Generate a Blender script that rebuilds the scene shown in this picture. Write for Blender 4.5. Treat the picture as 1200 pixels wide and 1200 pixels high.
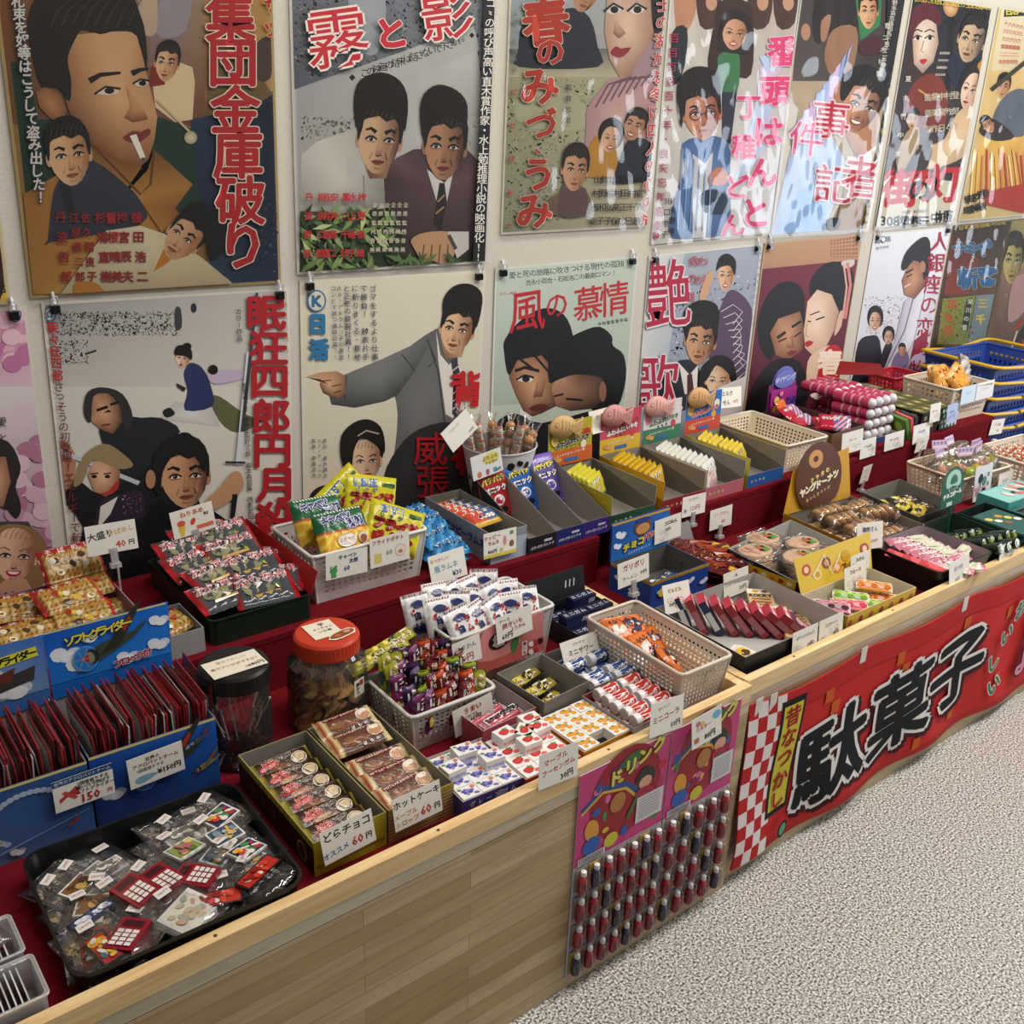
import bpy, math, random
from math import sin, cos, pi, radians as rad
from mathutils import Vector, Matrix, Euler
for _o in list(bpy.data.objects): bpy.data.objects.remove(_o)
SC = bpy.context.scene
COL = SC.collection
# ------------------------------------------------------------------ camera
CAM = Vector((-0.8092, -2.0734, 1.6))
YAW, PIT, ROL, FPX = rad(39.1868), rad(22.2766), rad(2.245), 1197.9
_f = Vector((sin(YAW)*cos(PIT), cos(YAW)*cos(PIT), -sin(PIT)))
_r = Vector((cos(YAW), -sin(YAW), 0)); _u = _r.cross(_f)
_r2 = _r*cos(ROL)+_u*sin(ROL); _u2 = -_r*sin(ROL)+_u*cos(ROL)
cd = bpy.data.cameras.new('camera'); cam = bpy.data.objects.new('camera', cd); COL.objects.link(cam)
cd.sensor_width = 36; cd.lens = 36*FPX/1200; cd.clip_start = .05
cam.matrix_world = Matrix(((_r2.x,_u2.x,-_f.x,CAM.x),(_r2.y,_u2.y,-_f.y,CAM.y),(_r2.z,_u2.z,-_f.z,CAM.z),(0,0,0,1)))
SC.camera = cam
# ------------------------------------------------------------------ world, lamps, exposure
SC.view_settings.view_transform = 'Standard'; SC.view_settings.look = 'None'
SC.view_settings.gamma = 1; SC.view_settings.exposure = 0.55
SC.cycles.transparent_max_bounces = 24; SC.cycles.max_bounces = 8; SC.cycles.sample_clamp_indirect = 3
W = bpy.data.worlds.new('world'); SC.world = W; W.use_nodes = True
W.node_tree.nodes['Background'].inputs[0].default_value = (1, .96, .92, 1)
W.node_tree.nodes['Background'].inputs[1].default_value = .12
def area(name, loc, target, sx, sy, power, col):
    l = bpy.data.lights.new(name, 'AREA'); l.shape = 'RECTANGLE'; l.size = sx; l.size_y = sy
    l.energy = power; l.color = col
    o = bpy.data.objects.new(name, l); COL.objects.link(o); o.location = loc
    o.rotation_euler = (Vector(target)-Vector(loc)).to_track_quat('-Z', 'Y').to_euler()
    o['kind'] = 'helper'
    return o
area('ceiling_lamp', (2.8, -1.7, 2.9), (2.7, -1.2, 0), 2.4, .35, 64, (1, .95, .88))  # assumed ceiling lamp, out of view over the right counter
area('ceiling_lamp', (.3, -1.15, 2.9), (.3, -1.0, 0), 1.6, .35, 24, (1, .93, .85))  # weaker ceiling lamp over the left counter, also unseen and assumed
area('shop_window', (5.7, -2.8, 1.0), (2.0, -.3, .9), 1.9, 1.1, 40, (.8, .89, 1))  # assumed unseen light, not a known window; added for sleeve reflections and right-side brightness
# ------------------------------------------------------------------ helpers
RN = random.Random(11)
def lin(h):
    if not isinstance(h, str): return tuple(h)
    return tuple((c/12.92 if c <= .04045 else ((c+.055)/1.055)**2.4) for c in (int(h[i:i+2], 16)/255 for i in (0, 2, 4)))
def mixc(a, b, t):
    a, b = lin(a), lin(b); return tuple(a[i]+(b[i]-a[i])*t for i in range(3))
def ray(px, py):
    return _f + _r2*((px-600)/FPX) + _u2*((600-py)/FPX)
def aty(px, py, y):
    d = ray(px, py); return CAM + d*((y-CAM.y)/d.y)
def atz(px, py, z):
    d = ray(px, py); return CAM + d*((z-CAM.z)/d.z)
class MB:
    "collects faces with colours and links them as one mesh"
    def __init__(s): s.v = []; s.f = []; s.c = []; s.sm = []; s.M = Matrix()
    def add(s, vs, fs, col='ffffff', sm=False, vc=None):
        b = len(s.v); s.v += [tuple(s.M @ Vector(p)) for p in vs]
        cl = lin(col) if vc is None else None
        for f in fs:
            s.f.append([b+i for i in f]); s.sm.append(sm)
            s.c.append(cl if vc is None else [vc[i] for i in f])
    def box(s, x0, x1, y0, y1, z0, z1, col='ffffff', top=None, front=None, right=None, left=None):
        v = [(x0,y0,z0),(x1,y0,z0),(x1,y1,z0),(x0,y1,z0),(x0,y0,z1),(x1,y0,z1),(x1,y1,z1),(x0,y1,z1)]
        for f, c in (((3,2,1,0),col),((4,5,6,7),top or col),((0,1,5,4),front or col),((1,2,6,5),right or col),((2,3,7,6),col),((3,0,4,7),left or col)):
            s.add(v, [f], c)
    def quad(s, a, b, c, d, col): s.add([a,b,c,d], [(0,1,2,3)], col)
    def slab(s, a, b, c, d, t, col, back=None):
        "thin panel: corners a b c d counter-clockwise seen from its front, thickness t backwards"
        a,b,c,d = map(Vector,(a,b,c,d)); n = (b-a).cross(d-a).normalized()*(-t)
        v = [a,b,c,d,a+n,b+n,c+n,d+n]
        s.add(v, [(0,1,2,3)], col); s.add(v, [(7,6,5,4),(0,4,5,1),(1,5,6,2),(2,6,7,3),(3,7,4,0)], back or col)
    def prism(s, pts, z0, z1, col, top=None, sm=False):
        n = len(pts); v = [(p[0],p[1],z0) for p in pts]+[(p[0],p[1],z1) for p in pts]
        s.add(v, [tuple(range(n-1,-1,-1))], col); s.add(v, [tuple(range(n,2*n))], top or col)
        s.add(v, [(i,(i+1)%n,n+(i+1)%n,n+i) for i in range(n)], col, sm)
    def lathe(s, prof, n=24, cols=None, col='ffffff', cap=True, sm=True):
        v = [(r*cos(2*pi*k/n), r*sin(2*pi*k/n), z) for r, z in prof for k in range(n)]
        for i in range(len(prof)-1):
            s.add(v[i*n:(i+2)*n], [(k,(k+1)%n,n+(k+1)%n,n+k) for k in range(n)], cols[i] if cols else col, sm)
        if cap:
            s.add(v[:n], [tuple(range(n-1,-1,-1))], cols[0] if cols else col)
            s.add(v[-n:], [tuple(range(n))], cols[-1] if cols else col)
    def tube(s, pts, r, col, n=6, closed=False):
        pts = [Vector(p) for p in pts]; m = len(pts); rings = []
        for i, p in enumerate(pts):
            a = pts[(i-1) % m] if closed or i else p; b = pts[(i+1) % m] if closed or i < m-1 else p
            t = (b-a).normalized(); q = t.cross(Vector((0,0,1)))
            if q.length < 1e-3: q = t.cross(Vector((0,1,0)))
            q.normalize(); w = q.cross(t)
            rings += [p+q*(r*cos(2*pi*k/n))+w*(r*sin(2*pi*k/n)) for k in range(n)]
        fs = [(i*n+k, i*n+(k+1)%n, ((i+1)%m)*n+(k+1)%n, ((i+1)%m)*n+k) for i in range(m if closed else m-1) for k in range(n)]
        s.add(rings, fs, col, True)
        if not closed: s.add(rings[:n], [tuple(range(n))], col); s.add(rings[-n:], [tuple(range(n-1,-1,-1))], col)
    def sphere(s, c, r, col, nu=10, nv=7, sz=1):
        v = []; fs = []
        for j in range(nv+1):
            for i in range(nu):
                a, b = 2*pi*i/nu, pi*j/nv-pi/2; v.append((c[0]+r*cos(a)*cos(b), c[1]+r*sin(a)*cos(b), c[2]+r*sz*sin(b)))
        for j in range(nv):
            for i in range(nu): fs.append((j*nu+i, j*nu+(i+1)%nu, (j+1)*nu+(i+1)%nu, (j+1)*nu+i))
        s.add(v, fs, col, True)
    def mesh(s, name, m):
        me = bpy.data.meshes.new(name); me.from_pydata(s.v, [], s.f)
        at = me.color_attributes.new('Col', 'FLOAT_COLOR', 'CORNER'); buf = []
        for f, c in zip(s.f, s.c):
            if isinstance(c, list):
                for q in c: buf += [q[0],q[1],q[2],1]
            else: buf += [c[0],c[1],c[2],1]*len(f)
        at.data.foreach_set('color', buf); me.polygons.foreach_set('use_smooth', s.sm)
        me.materials.append(m); me.update(); return me
    def build(s, name, m, parent=None, loc=(0,0,0), rot=(0,0,0)):
        return put(name, s.mesh(name, m), parent, loc, rot)
def put(name, me, parent=None, loc=(0,0,0), rot=(0,0,0), scale=1):
    o = bpy.data.objects.new(name, me); COL.objects.link(o); o.parent = parent
    o.location = loc; o.rotation_euler = rot
    if scale != 1: o.scale = (scale,)*3
    return o
def tag(o, label, cat, group=None, kind=None):
    o['label'] = label; o['category'] = cat
    if group: o['group'] = group
    if kind: o['kind'] = kind
    return o
def thing(name, label, cat, loc=(0,0,0), rot=(0,0,0), group=None):
    return tag(put(name, None, None, loc, rot), label, cat, group)
def dup(root, loc, rot=(0,0,0), label=None, group=None):
    r = root.copy(); COL.objects.link(r); r.location = loc; r.rotation_euler = rot
    if label: r['label'] = label
    if group: r['group'] = group
    for ch in KIDS.get(root.name, ()):
        c = ch.copy(); COL.objects.link(c); c.parent = r
        for g in KIDS.get(ch.name, ()):
            d = g.copy(); COL.objects.link(d); d.parent = c
    return r
KIDS = {}
def kid(o):
    KIDS.setdefault(o.parent.name, []).append(o); return o
ORD = ['first','second','third','fourth','fifth','sixth','seventh','eighth','ninth','tenth','eleventh','twelfth','thirteenth','fourteenth','fifteenth','sixteenth','seventeenth','eighteenth','nineteenth','twentieth']
ORD += ['twenty-'+w for w in ORD[:9]]+['thirtieth']+['thirty-'+w for w in ORD[:9]]+['fortieth']
# ------------------------------------------------------------------ materials
def nodes(name):
    m = bpy.data.materials.new(name); m.use_nodes = True; t = m.node_tree
    return m, t, t.nodes, t.links, t.nodes['Principled BSDF']
def pmat(name, rough=.5, spec=.5, bump=0, bscale=300, coat=0, bstretch=(1,1,1), mottle=.06, metal=0):
    m, t, N, L, p = nodes(name)
    a = N.new('ShaderNodeVertexColor'); a.layer_name = 'Col'
    tc = N.new('ShaderNodeTexCoord'); mp = N.new('ShaderNodeMapping'); mp.inputs['Scale'].default_value = bstretch
    L.new(tc.outputs['Object'], mp.inputs[0])
    nz = N.new('ShaderNodeTexNoise'); nz.inputs['Scale'].default_value = bscale; nz.inputs['Detail'].default_value = 3; L.new(mp.outputs[0], nz.inputs[0])
    mx = N.new('ShaderNodeMix'); mx.data_type = 'RGBA'; mx.blend_type = 'MULTIPLY'; mx.inputs[0].default_value = mottle
    L.new(a.outputs[0], mx.inputs[6]); L.new(nz.outputs[0], mx.inputs[7]); L.new(mx.outputs[2], p.inputs['Base Color'])
    p.inputs['Roughness'].default_value = rough; p.inputs['Specular IOR Level'].default_value = spec
    p.inputs['Coat Weight'].default_value = coat; p.inputs['Coat Roughness'].default_value = .12; p.inputs['Metallic'].default_value = metal
    if bump:
        b = N.new('ShaderNodeBump'); b.inputs['Strength'].default_value = bump; b.inputs['Distance'].default_value = .004
        L.new(nz.outputs[0], b.inputs['Height']); L.new(b.outputs[0], p.inputs['Normal'])
    return m
PAPER = pmat('printed_paper', .55, .35, .25, 14, 0, (1,1,.45))
CARD = pmat('card_stock', .5, .35)
FOIL = pmat('printed_foil', .26, .5, .35, 90)
PLAST = pmat('moulded_plastic', .38, .4)
GLOSS = pmat('gloss_plastic', .15, .5)
FELT = pmat('red_felt', .95, .1, .3, 900, mottle=.35)
CLOTH = pmat('printed_cloth', .8, .2, .35, 9, 0, (1,1,.25))
WIRE = pmat('metal_clip', .25, .5, metal=.9)
FOOD = pmat('baked_sweet', .55, .4, .4, 160, mottle=.3)
def clear(name, base=.07, rough=.08, bump=.5, scale=60, tint=(1,1,1), milky=0, frs=1):
    m, t, N, L, p = nodes(name); N.remove(p)
    tr = N.new('ShaderNodeBsdfTransparent'); tr.inputs[0].default_value = (*tint, 1)
    gl = N.new('ShaderNodeBsdfGlossy'); gl.inputs['Roughness'].default_value = rough
    fr = N.new('ShaderNodeFresnel'); fr.inputs[0].default_value = 1.45
    ad = N.new('ShaderNodeMath'); ad.operation = 'ADD'; ad.inputs[1].default_value = base; ad.use_clamp = True
    mx = N.new('ShaderNodeMixShader'); out = N['Material Output']
    tc = N.new('ShaderNodeTexCoord'); nz = N.new('ShaderNodeTexNoise'); nz.inputs['Scale'].default_value = scale
    b = N.new('ShaderNodeBump'); b.inputs['Strength'].default_value = bump; b.inputs['Distance'].default_value = .006
    L.new(tc.outputs['Object'], nz.inputs[0]); L.new(nz.outputs[0], b.inputs['Height'])
    L.new(b.outputs[0], gl.inputs['Normal']); L.new(b.outputs[0], fr.inputs['Normal'])
    mu = N.new('ShaderNodeMath'); mu.operation = 'MULTIPLY'; mu.inputs[1].default_value = frs; L.new(fr.outputs[0], mu.inputs[0]); L.new(mu.outputs[0], ad.inputs[0]); L.new(ad.outputs[0], mx.inputs[0])
    L.new(tr.outputs[0], mx.inputs[1]); L.new(gl.outputs[0], mx.inputs[2])
    if milky:
        df = N.new('ShaderNodeBsdfDiffuse'); df.inputs[0].default_value = (.85,.85,.87,1); m2 = N.new('ShaderNodeMixShader'); m2.inputs[0].default_value = milky
        L.new(mx.outputs[0], m2.inputs[1]); L.new(df.outputs[0], m2.inputs[2]); L.new(m2.outputs[0], out.inputs[0])
    else: L.new(mx.outputs[0], out.inputs[0])
    return m
FILM = clear('clear_film', .035, .07, 1, 40, milky=.012, frs=.8)
JAR = clear('clear_jar', .04, .05, .15, 20, (.97,.97,.97), .02)
SLEEVE = clear('poster_sleeve', .025, .06, .3, 9, milky=.003, frs=.4)
WRAP = clear('clear_wrap_film', .03, .16, .35, 30, milky=.02, frs=.7)
BLIST = clear('blister_film', .01, .05, 0, 9, frs=.5)
# ------------------------------------------------------------------ lettering
_TC = {}
def glyphs(s, bold=0.0, res=2):
    k = (s, round(bold,3), res)
    if k not in _TC:
        c = bpy.data.curves.new('t', 'FONT'); c.body = s; c.size = 1; c.offset = bold; c.resolution_u = res; c.align_x = 'CENTER'
        o = bpy.data.objects.new('t', c); me = bpy.data.meshes.new_from_object(o)
        vs = [(v.co.x, v.co.y) for v in me.vertices]; fs = [tuple(p.vertices) for p in me.polygons]
        bpy.data.objects.remove(o); bpy.data.meshes.remove(me); bpy.data.curves.remove(c)
        if len(s) == 1 and vs:
            x0 = min(v[0] for v in vs); x1 = max(v[0] for v in vs); y0 = min(v[1] for v in vs); y1 = max(v[1] for v in vs)
            big = max(x1-x0, y1-y0)
            q = 1 if ord(s) < 256 or s in 'ー・。、一二小っゃょッャョ' else 1
            vs = [(v[0]-(x0+x1)/2, v[1]-(y0+y1)/2) for v in vs]
        elif vs:
            y0 = min(v[1] for v in vs); y1 = max(v[1] for v in vs); x0 = min(v[0] for v in vs); x1 = max(v[0] for v in vs)
            vs = [(v[0]-(x0+x1)/2, v[1]-(y0+y1)/2) for v in vs]
        _TC[k] = (vs, fs)
    return _TC[k]
class Art:
    "flat print in layers; P maps art coordinates (x right, y down) and a layer height to 3-D"
    def __init__(s, mb, P, dz=.00012): s.mb = mb; s.P = P; s.k = 1; s.dz = dz
    def up(s): s.k += 1; return s.k*s.dz
    def poly(s, pts, col, vc=None, flat=False):
        h = s.up(); v = [s.P(x, y, h) for x, y in pts]
        s.mb.add(v, [tuple(range(len(v)))], col, False, vc)
    def fan(s, pts, ccol, vcs, c=None):
        h = s.up(); n = len(pts)
        if c is None: c = (sum(p[0] for p in pts)/n, sum(p[1] for p in pts)/n)
        v = [s.P(c[0], c[1], h)]+[s.P(x, y, h) for x, y in pts]
        s.mb.add(v, [(0, 1+i, 1+(i+1) % n) for i in range(n)], vc=[lin(ccol)]+[lin(q) for q in vcs])
    def quad(s, pts, cols):
        "four corners, a colour each, in an 8 x 8 blend"
        h = s.up(); cs = [lin(c) for c in cols]; n = 8; v = []; vc = []; fs = []
        for j in range(n+1):
            for i in range(n+1):
                a, b = i/n, j/n; w = ((1-a)*(1-b), a*(1-b), a*b, (1-a)*b)
                v.append(s.P(sum(w[q]*pts[q][0] for q in range(4)), sum(w[q]*pts[q][1] for q in range(4)), h))
                vc.append(tuple(sum(w[q]*cs[q][c] for q in range(4)) for c in range(3)))
        for j in range(n):
            for i in range(n): fs.append((j*(n+1)+i, j*(n+1)+i+1, (j+1)*(n+1)+i+1, (j+1)*(n+1)+i))
        s.mb.add(v, fs, vc=vc)
    def rect(s, x0, y0, x1, y1, col): s.poly([(x0,y0),(x1,y0),(x1,y1),(x0,y1)], col)
    def ell(s, cx, cy, rx, ry, col, ang=0, n=18, edge=None):
        a = rad(ang); pts = [(cx+rx*cos(t)*cos(a)-ry*sin(t)*sin(a), cy+rx*cos(t)*sin(a)+ry*sin(t)*cos(a)) for t in (2*pi*i/n for i in range(n))]
        if edge: s.fan(pts, col, [edge]*n)
        else: s.poly(pts, col)
    def line(s, pts, w, col, w2=None):
        L, R_ = [], []; n = len(pts)
        for i, p in enumerate(pts):
            a, b = pts[max(0,i-1)], pts[min(n-1,i+1)]; dx, dy = b[0]-a[0], b[1]-a[1]; l = math.hypot(dx,dy) or 1
            ww = (w if w2 is None else w+(w2-w)*i/(n-1))/2
            L.append((p[0]-dy/l*ww, p[1]+dx/l*ww)); R_.append((p[0]+dy/l*ww, p[1]-dx/l*ww))
        s.poly(L+R_[::-1], col)
    def blob(s, pts, col, vc=None, sub=3, ccol=None):
        "smooth closed outline through pts"
        n = len(pts); out = []
        for i in range(n):
            p0, p1, p2, p3 = pts[i-1], pts[i], pts[(i+1)%n], pts[(i+2)%n]
            for k in range(sub):
                t = k/sub; out.append(tuple(.5*(2*p1[q]+(p2[q]-p0[q])*t+(2*p0[q]-5*p1[q]+4*p2[q]-p3[q])*t*t+(3*p1[q]-p0[q]-3*p2[q]+p3[q])*t**3) for q in (0,1)))
        if ccol: s.fan(out, ccol, [col]*len(out))
        else: s.poly(out, col)
    def one(s, ch, x, y, sx, sy, col, bold=0, rot=0, res=2, h=None, shear=0):
        if ch in ' 　': return
        if h is None: h = s.up()
        st = [(0,0)] if bold <= .014 else [(bold*cos(q*pi/4), bold*sin(q*pi/4)) for q in range(0, 8, 1 if bold > .035 else 2)]
        vs, fs = glyphs(ch, min(bold, .006), res); c, d = cos(rad(rot)), sin(rad(rot))
        for k, (ox, oy) in enumerate(st):
            v = []
            for a, b in vs:
                a += shear*b; a, b = a*c-b*d+ox, a*d+b*c+oy
                v.append(s.P(x+a*sx, y-b*sy, h+k*3e-6))
            if s.maxe:
                V2 = [(x+(a*c-b*d+shear*b*c+ox)*sx, y-(a*d+b*c+oy)*sy) for a, b in vs]; st_ = [tuple(V2[i] for i in f) for f in fs]; out = []
                while st_:
                    t = st_.pop(); l = [(math.dist(t[i], t[(i+1) % 3]), i) for i in range(3)]; m, i = max(l)
                    if m <= s.maxe: out.append(t); continue
                    p, q, r_ = t[i], t[(i+1) % 3], t[(i+2) % 3]; e = ((p[0]+q[0])/2, (p[1]+q[1])/2); st_ += [(p, e, r_), (e, q, r_)]
                s.mb.add([s.P(p[0], p[1], h+k*3e-6) for t in out for p in t], [(3*i,3*i+1,3*i+2) for i in range(len(out))], col, True)
            else: s.mb.add(v, fs, col)
    maxe = 0
    def vt(s, t, x0, y0, x1, y1, size, col, bold=.012, oc=None, ow=.04, res=2, sx=None, sh=0):
        "characters one by one along a line, each upright"
        n = len(t); sx = sx or size
        for c, b in ((oc, bold+ow), (col, bold)):
            if c is None: continue
            h = s.up()
            for i, ch in enumerate(t):
                f = i/max(1,n-1); r = -90 if ch in 'ー～' and abs(y1-y0) > abs(x1-x0) else 0
                s.one(ch, x0+(x1-x0)*f, y0+(y1-y0)*f, sx, size, c, b, r, res, h, sh)
    def t(s, txt, x, y, size, col, bold=.01, rot=0, oc=None, ow=.04, res=2, sx=None, sh=0):
        for c, b in ((oc, bold+ow), (col, bold)):
            if c is not None: s.one(txt, x, y, sx or size, size, c, b, rot, res, None, sh)
def plane(o, ux, vy):
    "art mapping onto a plane: origin o, one art unit right = ux, one art unit down = vy"
    o, ux, vy = Vector(o), Vector(ux), Vector(vy); n = vy.cross(ux).normalized()
    return lambda x, y, h: o+ux*x+vy*y+n*h
# ------------------------------------------------------------------ setting
def struct(name, mb, m): o = mb.build(name, m); o['kind'] = 'structure'; return o
def wallmat():
    m, t, N, L, p = nodes('wall_fabric')
    tc = N.new('ShaderNodeTexCoord'); w1 = N.new('ShaderNodeTexNoise'); w1.inputs['Scale'].default_value = 120; w1.inputs['Detail'].default_value = 4
    mp = N.new('ShaderNodeMapping'); mp.inputs['Scale'].default_value = (1,1,3); L.new(tc.outputs['Object'], mp.inputs[0]); L.new(mp.outputs[0], w1.inputs[0])
    cr = N.new('ShaderNodeValToRGB'); cr.color_ramp.elements[0].color = (*lin('b5afa4'),1); cr.color_ramp.elements[1].color = (*lin('d3cec3'),1)
    L.new(w1.outputs[0], cr.inputs[0]); L.new(cr.outputs[0], p.inputs['Base Color']); p.inputs['Roughness'].default_value = .85
    b = N.new('ShaderNodeBump'); b.inputs['Strength'].default_value = .25; b.inputs['Distance'].default_value = .002; L.new(w1.outputs[0], b.inputs['Height']); L.new(b.outputs[0], p.inputs['Normal'])
    return m
def floormat():
    m, t, N, L, p = nodes('speckled_vinyl')
    tc = N.new('ShaderNodeTexCoord')
    v = N.new('ShaderNodeTexNoise'); v.inputs['Scale'].default_value = 210; v.inputs['Detail'].default_value = 1.5; L.new(tc.outputs['Object'], v.inputs[0])
    cr = N.new('ShaderNodeValToRGB'); e = cr.color_ramp.elements; e[0].position = .36; e[0].color = (*lin('3d3c3a'),1); e[1].position = .64; e[1].color = (*lin('e8e6e0'),1)
    k = e.new(.46); k.color = (*lin('a09e99'),1); k = e.new(.55); k.color = (*lin('bcbab4'),1)
    L.new(v.outputs[0], cr.inputs[0]); L.new(cr.outputs[0], p.inputs['Base Color']); p.inputs['Roughness'].default_value = .32
    return m
def woodmat(name, c1, c2, c3, ply=False):
    m, t, N, L, p = nodes(name)
    tc = N.new('ShaderNodeTexCoord'); mp = N.new('ShaderNodeMapping'); mp.inputs['Scale'].default_value = (1.2, 14, 14); L.new(tc.outputs['Object'], mp.inputs[0])
    nz = N.new('ShaderNodeTexNoise'); nz.inputs['Scale'].default_value = 4; nz.inputs['Detail'].default_value = 5; nz.inputs['Distortion'].default_value = .6; L.new(mp.outputs[0], nz.inputs[0])
    cr = N.new('ShaderNodeValToRGB'); e = cr.color_ramp.elements; e[0].position = .3; e[0].color = (*lin(c1),1); e[1].position = .7; e[1].color = (*lin(c2),1)
    L.new(nz.outputs[0], cr.inputs[0]); src = cr.outputs[0]
    if ply:  # glued strips of different tone
        br = N.new('ShaderNodeTexBrick'); br.inputs['Scale'].default_value = 1; br.inputs['Brick Width'].default_value = .55; br.inputs['Row Height'].default_value = .034
        br.inputs['Mortar Size'].default_value = .0007; br.inputs['Color1'].default_value = (1,1,1,1); br.inputs['Color2'].default_value = (*lin(c3),1); br.inputs['Mortar'].default_value = (.5,.45,.38,1); br.offset = .37
        cb = N.new('ShaderNodeSeparateXYZ'); cc = N.new('ShaderNodeCombineXYZ'); L.new(tc.outputs['Object'], cb.inputs[0]); L.new(cb.outputs[0], cc.inputs[0]); L.new(cb.outputs[2], cc.inputs[1]); L.new(cc.outputs[0], br.inputs[0])
        mx = N.new('ShaderNodeMix'); mx.data_type = 'RGBA'; mx.blend_type = 'MULTIPLY'; mx.inputs[0].default_value = 1; L.new(src, mx.inputs[6]); L.new(br.outputs[0], mx.inputs[7]); src = mx.outputs[2]
    L.new(src, p.inputs['Base Color']); p.inputs['Roughness'].default_value = .5
    b = N.new('ShaderNodeBump'); b.inputs['Strength'].default_value = .08; L.new(nz.outputs[0], b.inputs['Height']); L.new(b.outputs[0], p.inputs['Normal'])
    return m
PALE = woodmat('pale_strip', 'b5a68c', 'cdc0a8', 'ffffff'); PINE = woodmat('pine_rail', 'd6ae74', 'ecd3a2', 'ffffff'); PLY = woodmat('laminated_board', 'b09a76', 'c6b28c', 'd9ccb4', True)
b = MB(); b.box(-3, 7, -.0, .1, 0, 2.95); struct('wall_back', b, wallmat())
b = MB(); b.box(-3, 7, -4.5, .1, -.05, 0); struct('floor', b, floormat())
DK, ST, RZ = .478, .60, .517   # deck, step and rail heights
F1, F2 = -1.010, -.996          # front faces of the two counters
def counter(x0, x1, yf, lab):
    c = thing('display_counter', lab, 'counter')
    b = MB(); b.box(x0, x1, yf, yf+.018, .0, .4505); b.build('front_panel', PLY, c)
    b = MB(); b.box(x0, x1, yf, yf+.018, .4525, .478); b.build('edge_strip', PALE, c)
    b = MB(); b.box(x0, x1, yf+.018, -.02, .44, .470); b.build('deck_board', PLY, c)
    b = MB(); b.box(x0, x1, yf-.001, yf+.019, .479, RZ); b.build('front_rail', PINE, c)
    for xe in (x0, x1-.02):
        b = MB(); b.box(xe, xe+.02, yf+.0195, -.43, .471, RZ-.002); b.build('end_rail', PINE, c)
        b = MB(); b.box(xe, xe+.018, yf+.0185, -.02, 0, .439); b.build('end_panel', PLY, c)
    b = MB()
    for k in range(5):
        b.M = Matrix.Translation((x0+.06+(x1-x0-.12)*k/4, yf-.0012, .5))
        b.lathe([(.0025,0),(.0025,.0004)], 8, col='4a3524')
    b.M = Matrix()
    for k in range(6):
        b = MB(); b.prism([(x0+.16+.37*k+.003*cos(a*pi/4), yf+.009+.003*sin(a*pi/4)) for a in range(8)], RZ, RZ+.0004, '5a4028')
        b.build('screw_head', PLAST, c)
counter(-1.7, .697, F1, 'pale laminated wood counter at the left with black keychain tray on it')
counter(.703, 2.75, F2, 'pale laminated wood counter at the right hung with the red banner')
RED = '74131f'
def felt(x0, x1, yf, lab):
    b = MB(); b.box(x0, x1, yf, -.021, .4705, DK, RED); tag(b.build('felt_cloth', FELT), lab, 'cloth')
felt(-1.679, .676, F1+.02, 'dark red felt lining the left counter top'); felt(.724, 2.729, F2+.02, 'dark red felt lining the right counter top')
def riser(x0, x1, lab):
    b = MB(); b.box(x0, x1, -.425, -.02, DK+.001, ST-.0005, RED)
    b.box(x0-.0008, x1+.0008, -.4262, -.02, ST-.012, ST, RED); tag(b.build('display_riser', FELT), lab, 'riser')
riser(-1.4, .815, 'red felt covered step at the left carrying the white snack basket')
riser(.9, 2.725, 'red felt covered step at the right ending beside the blue shopping baskets')
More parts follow.
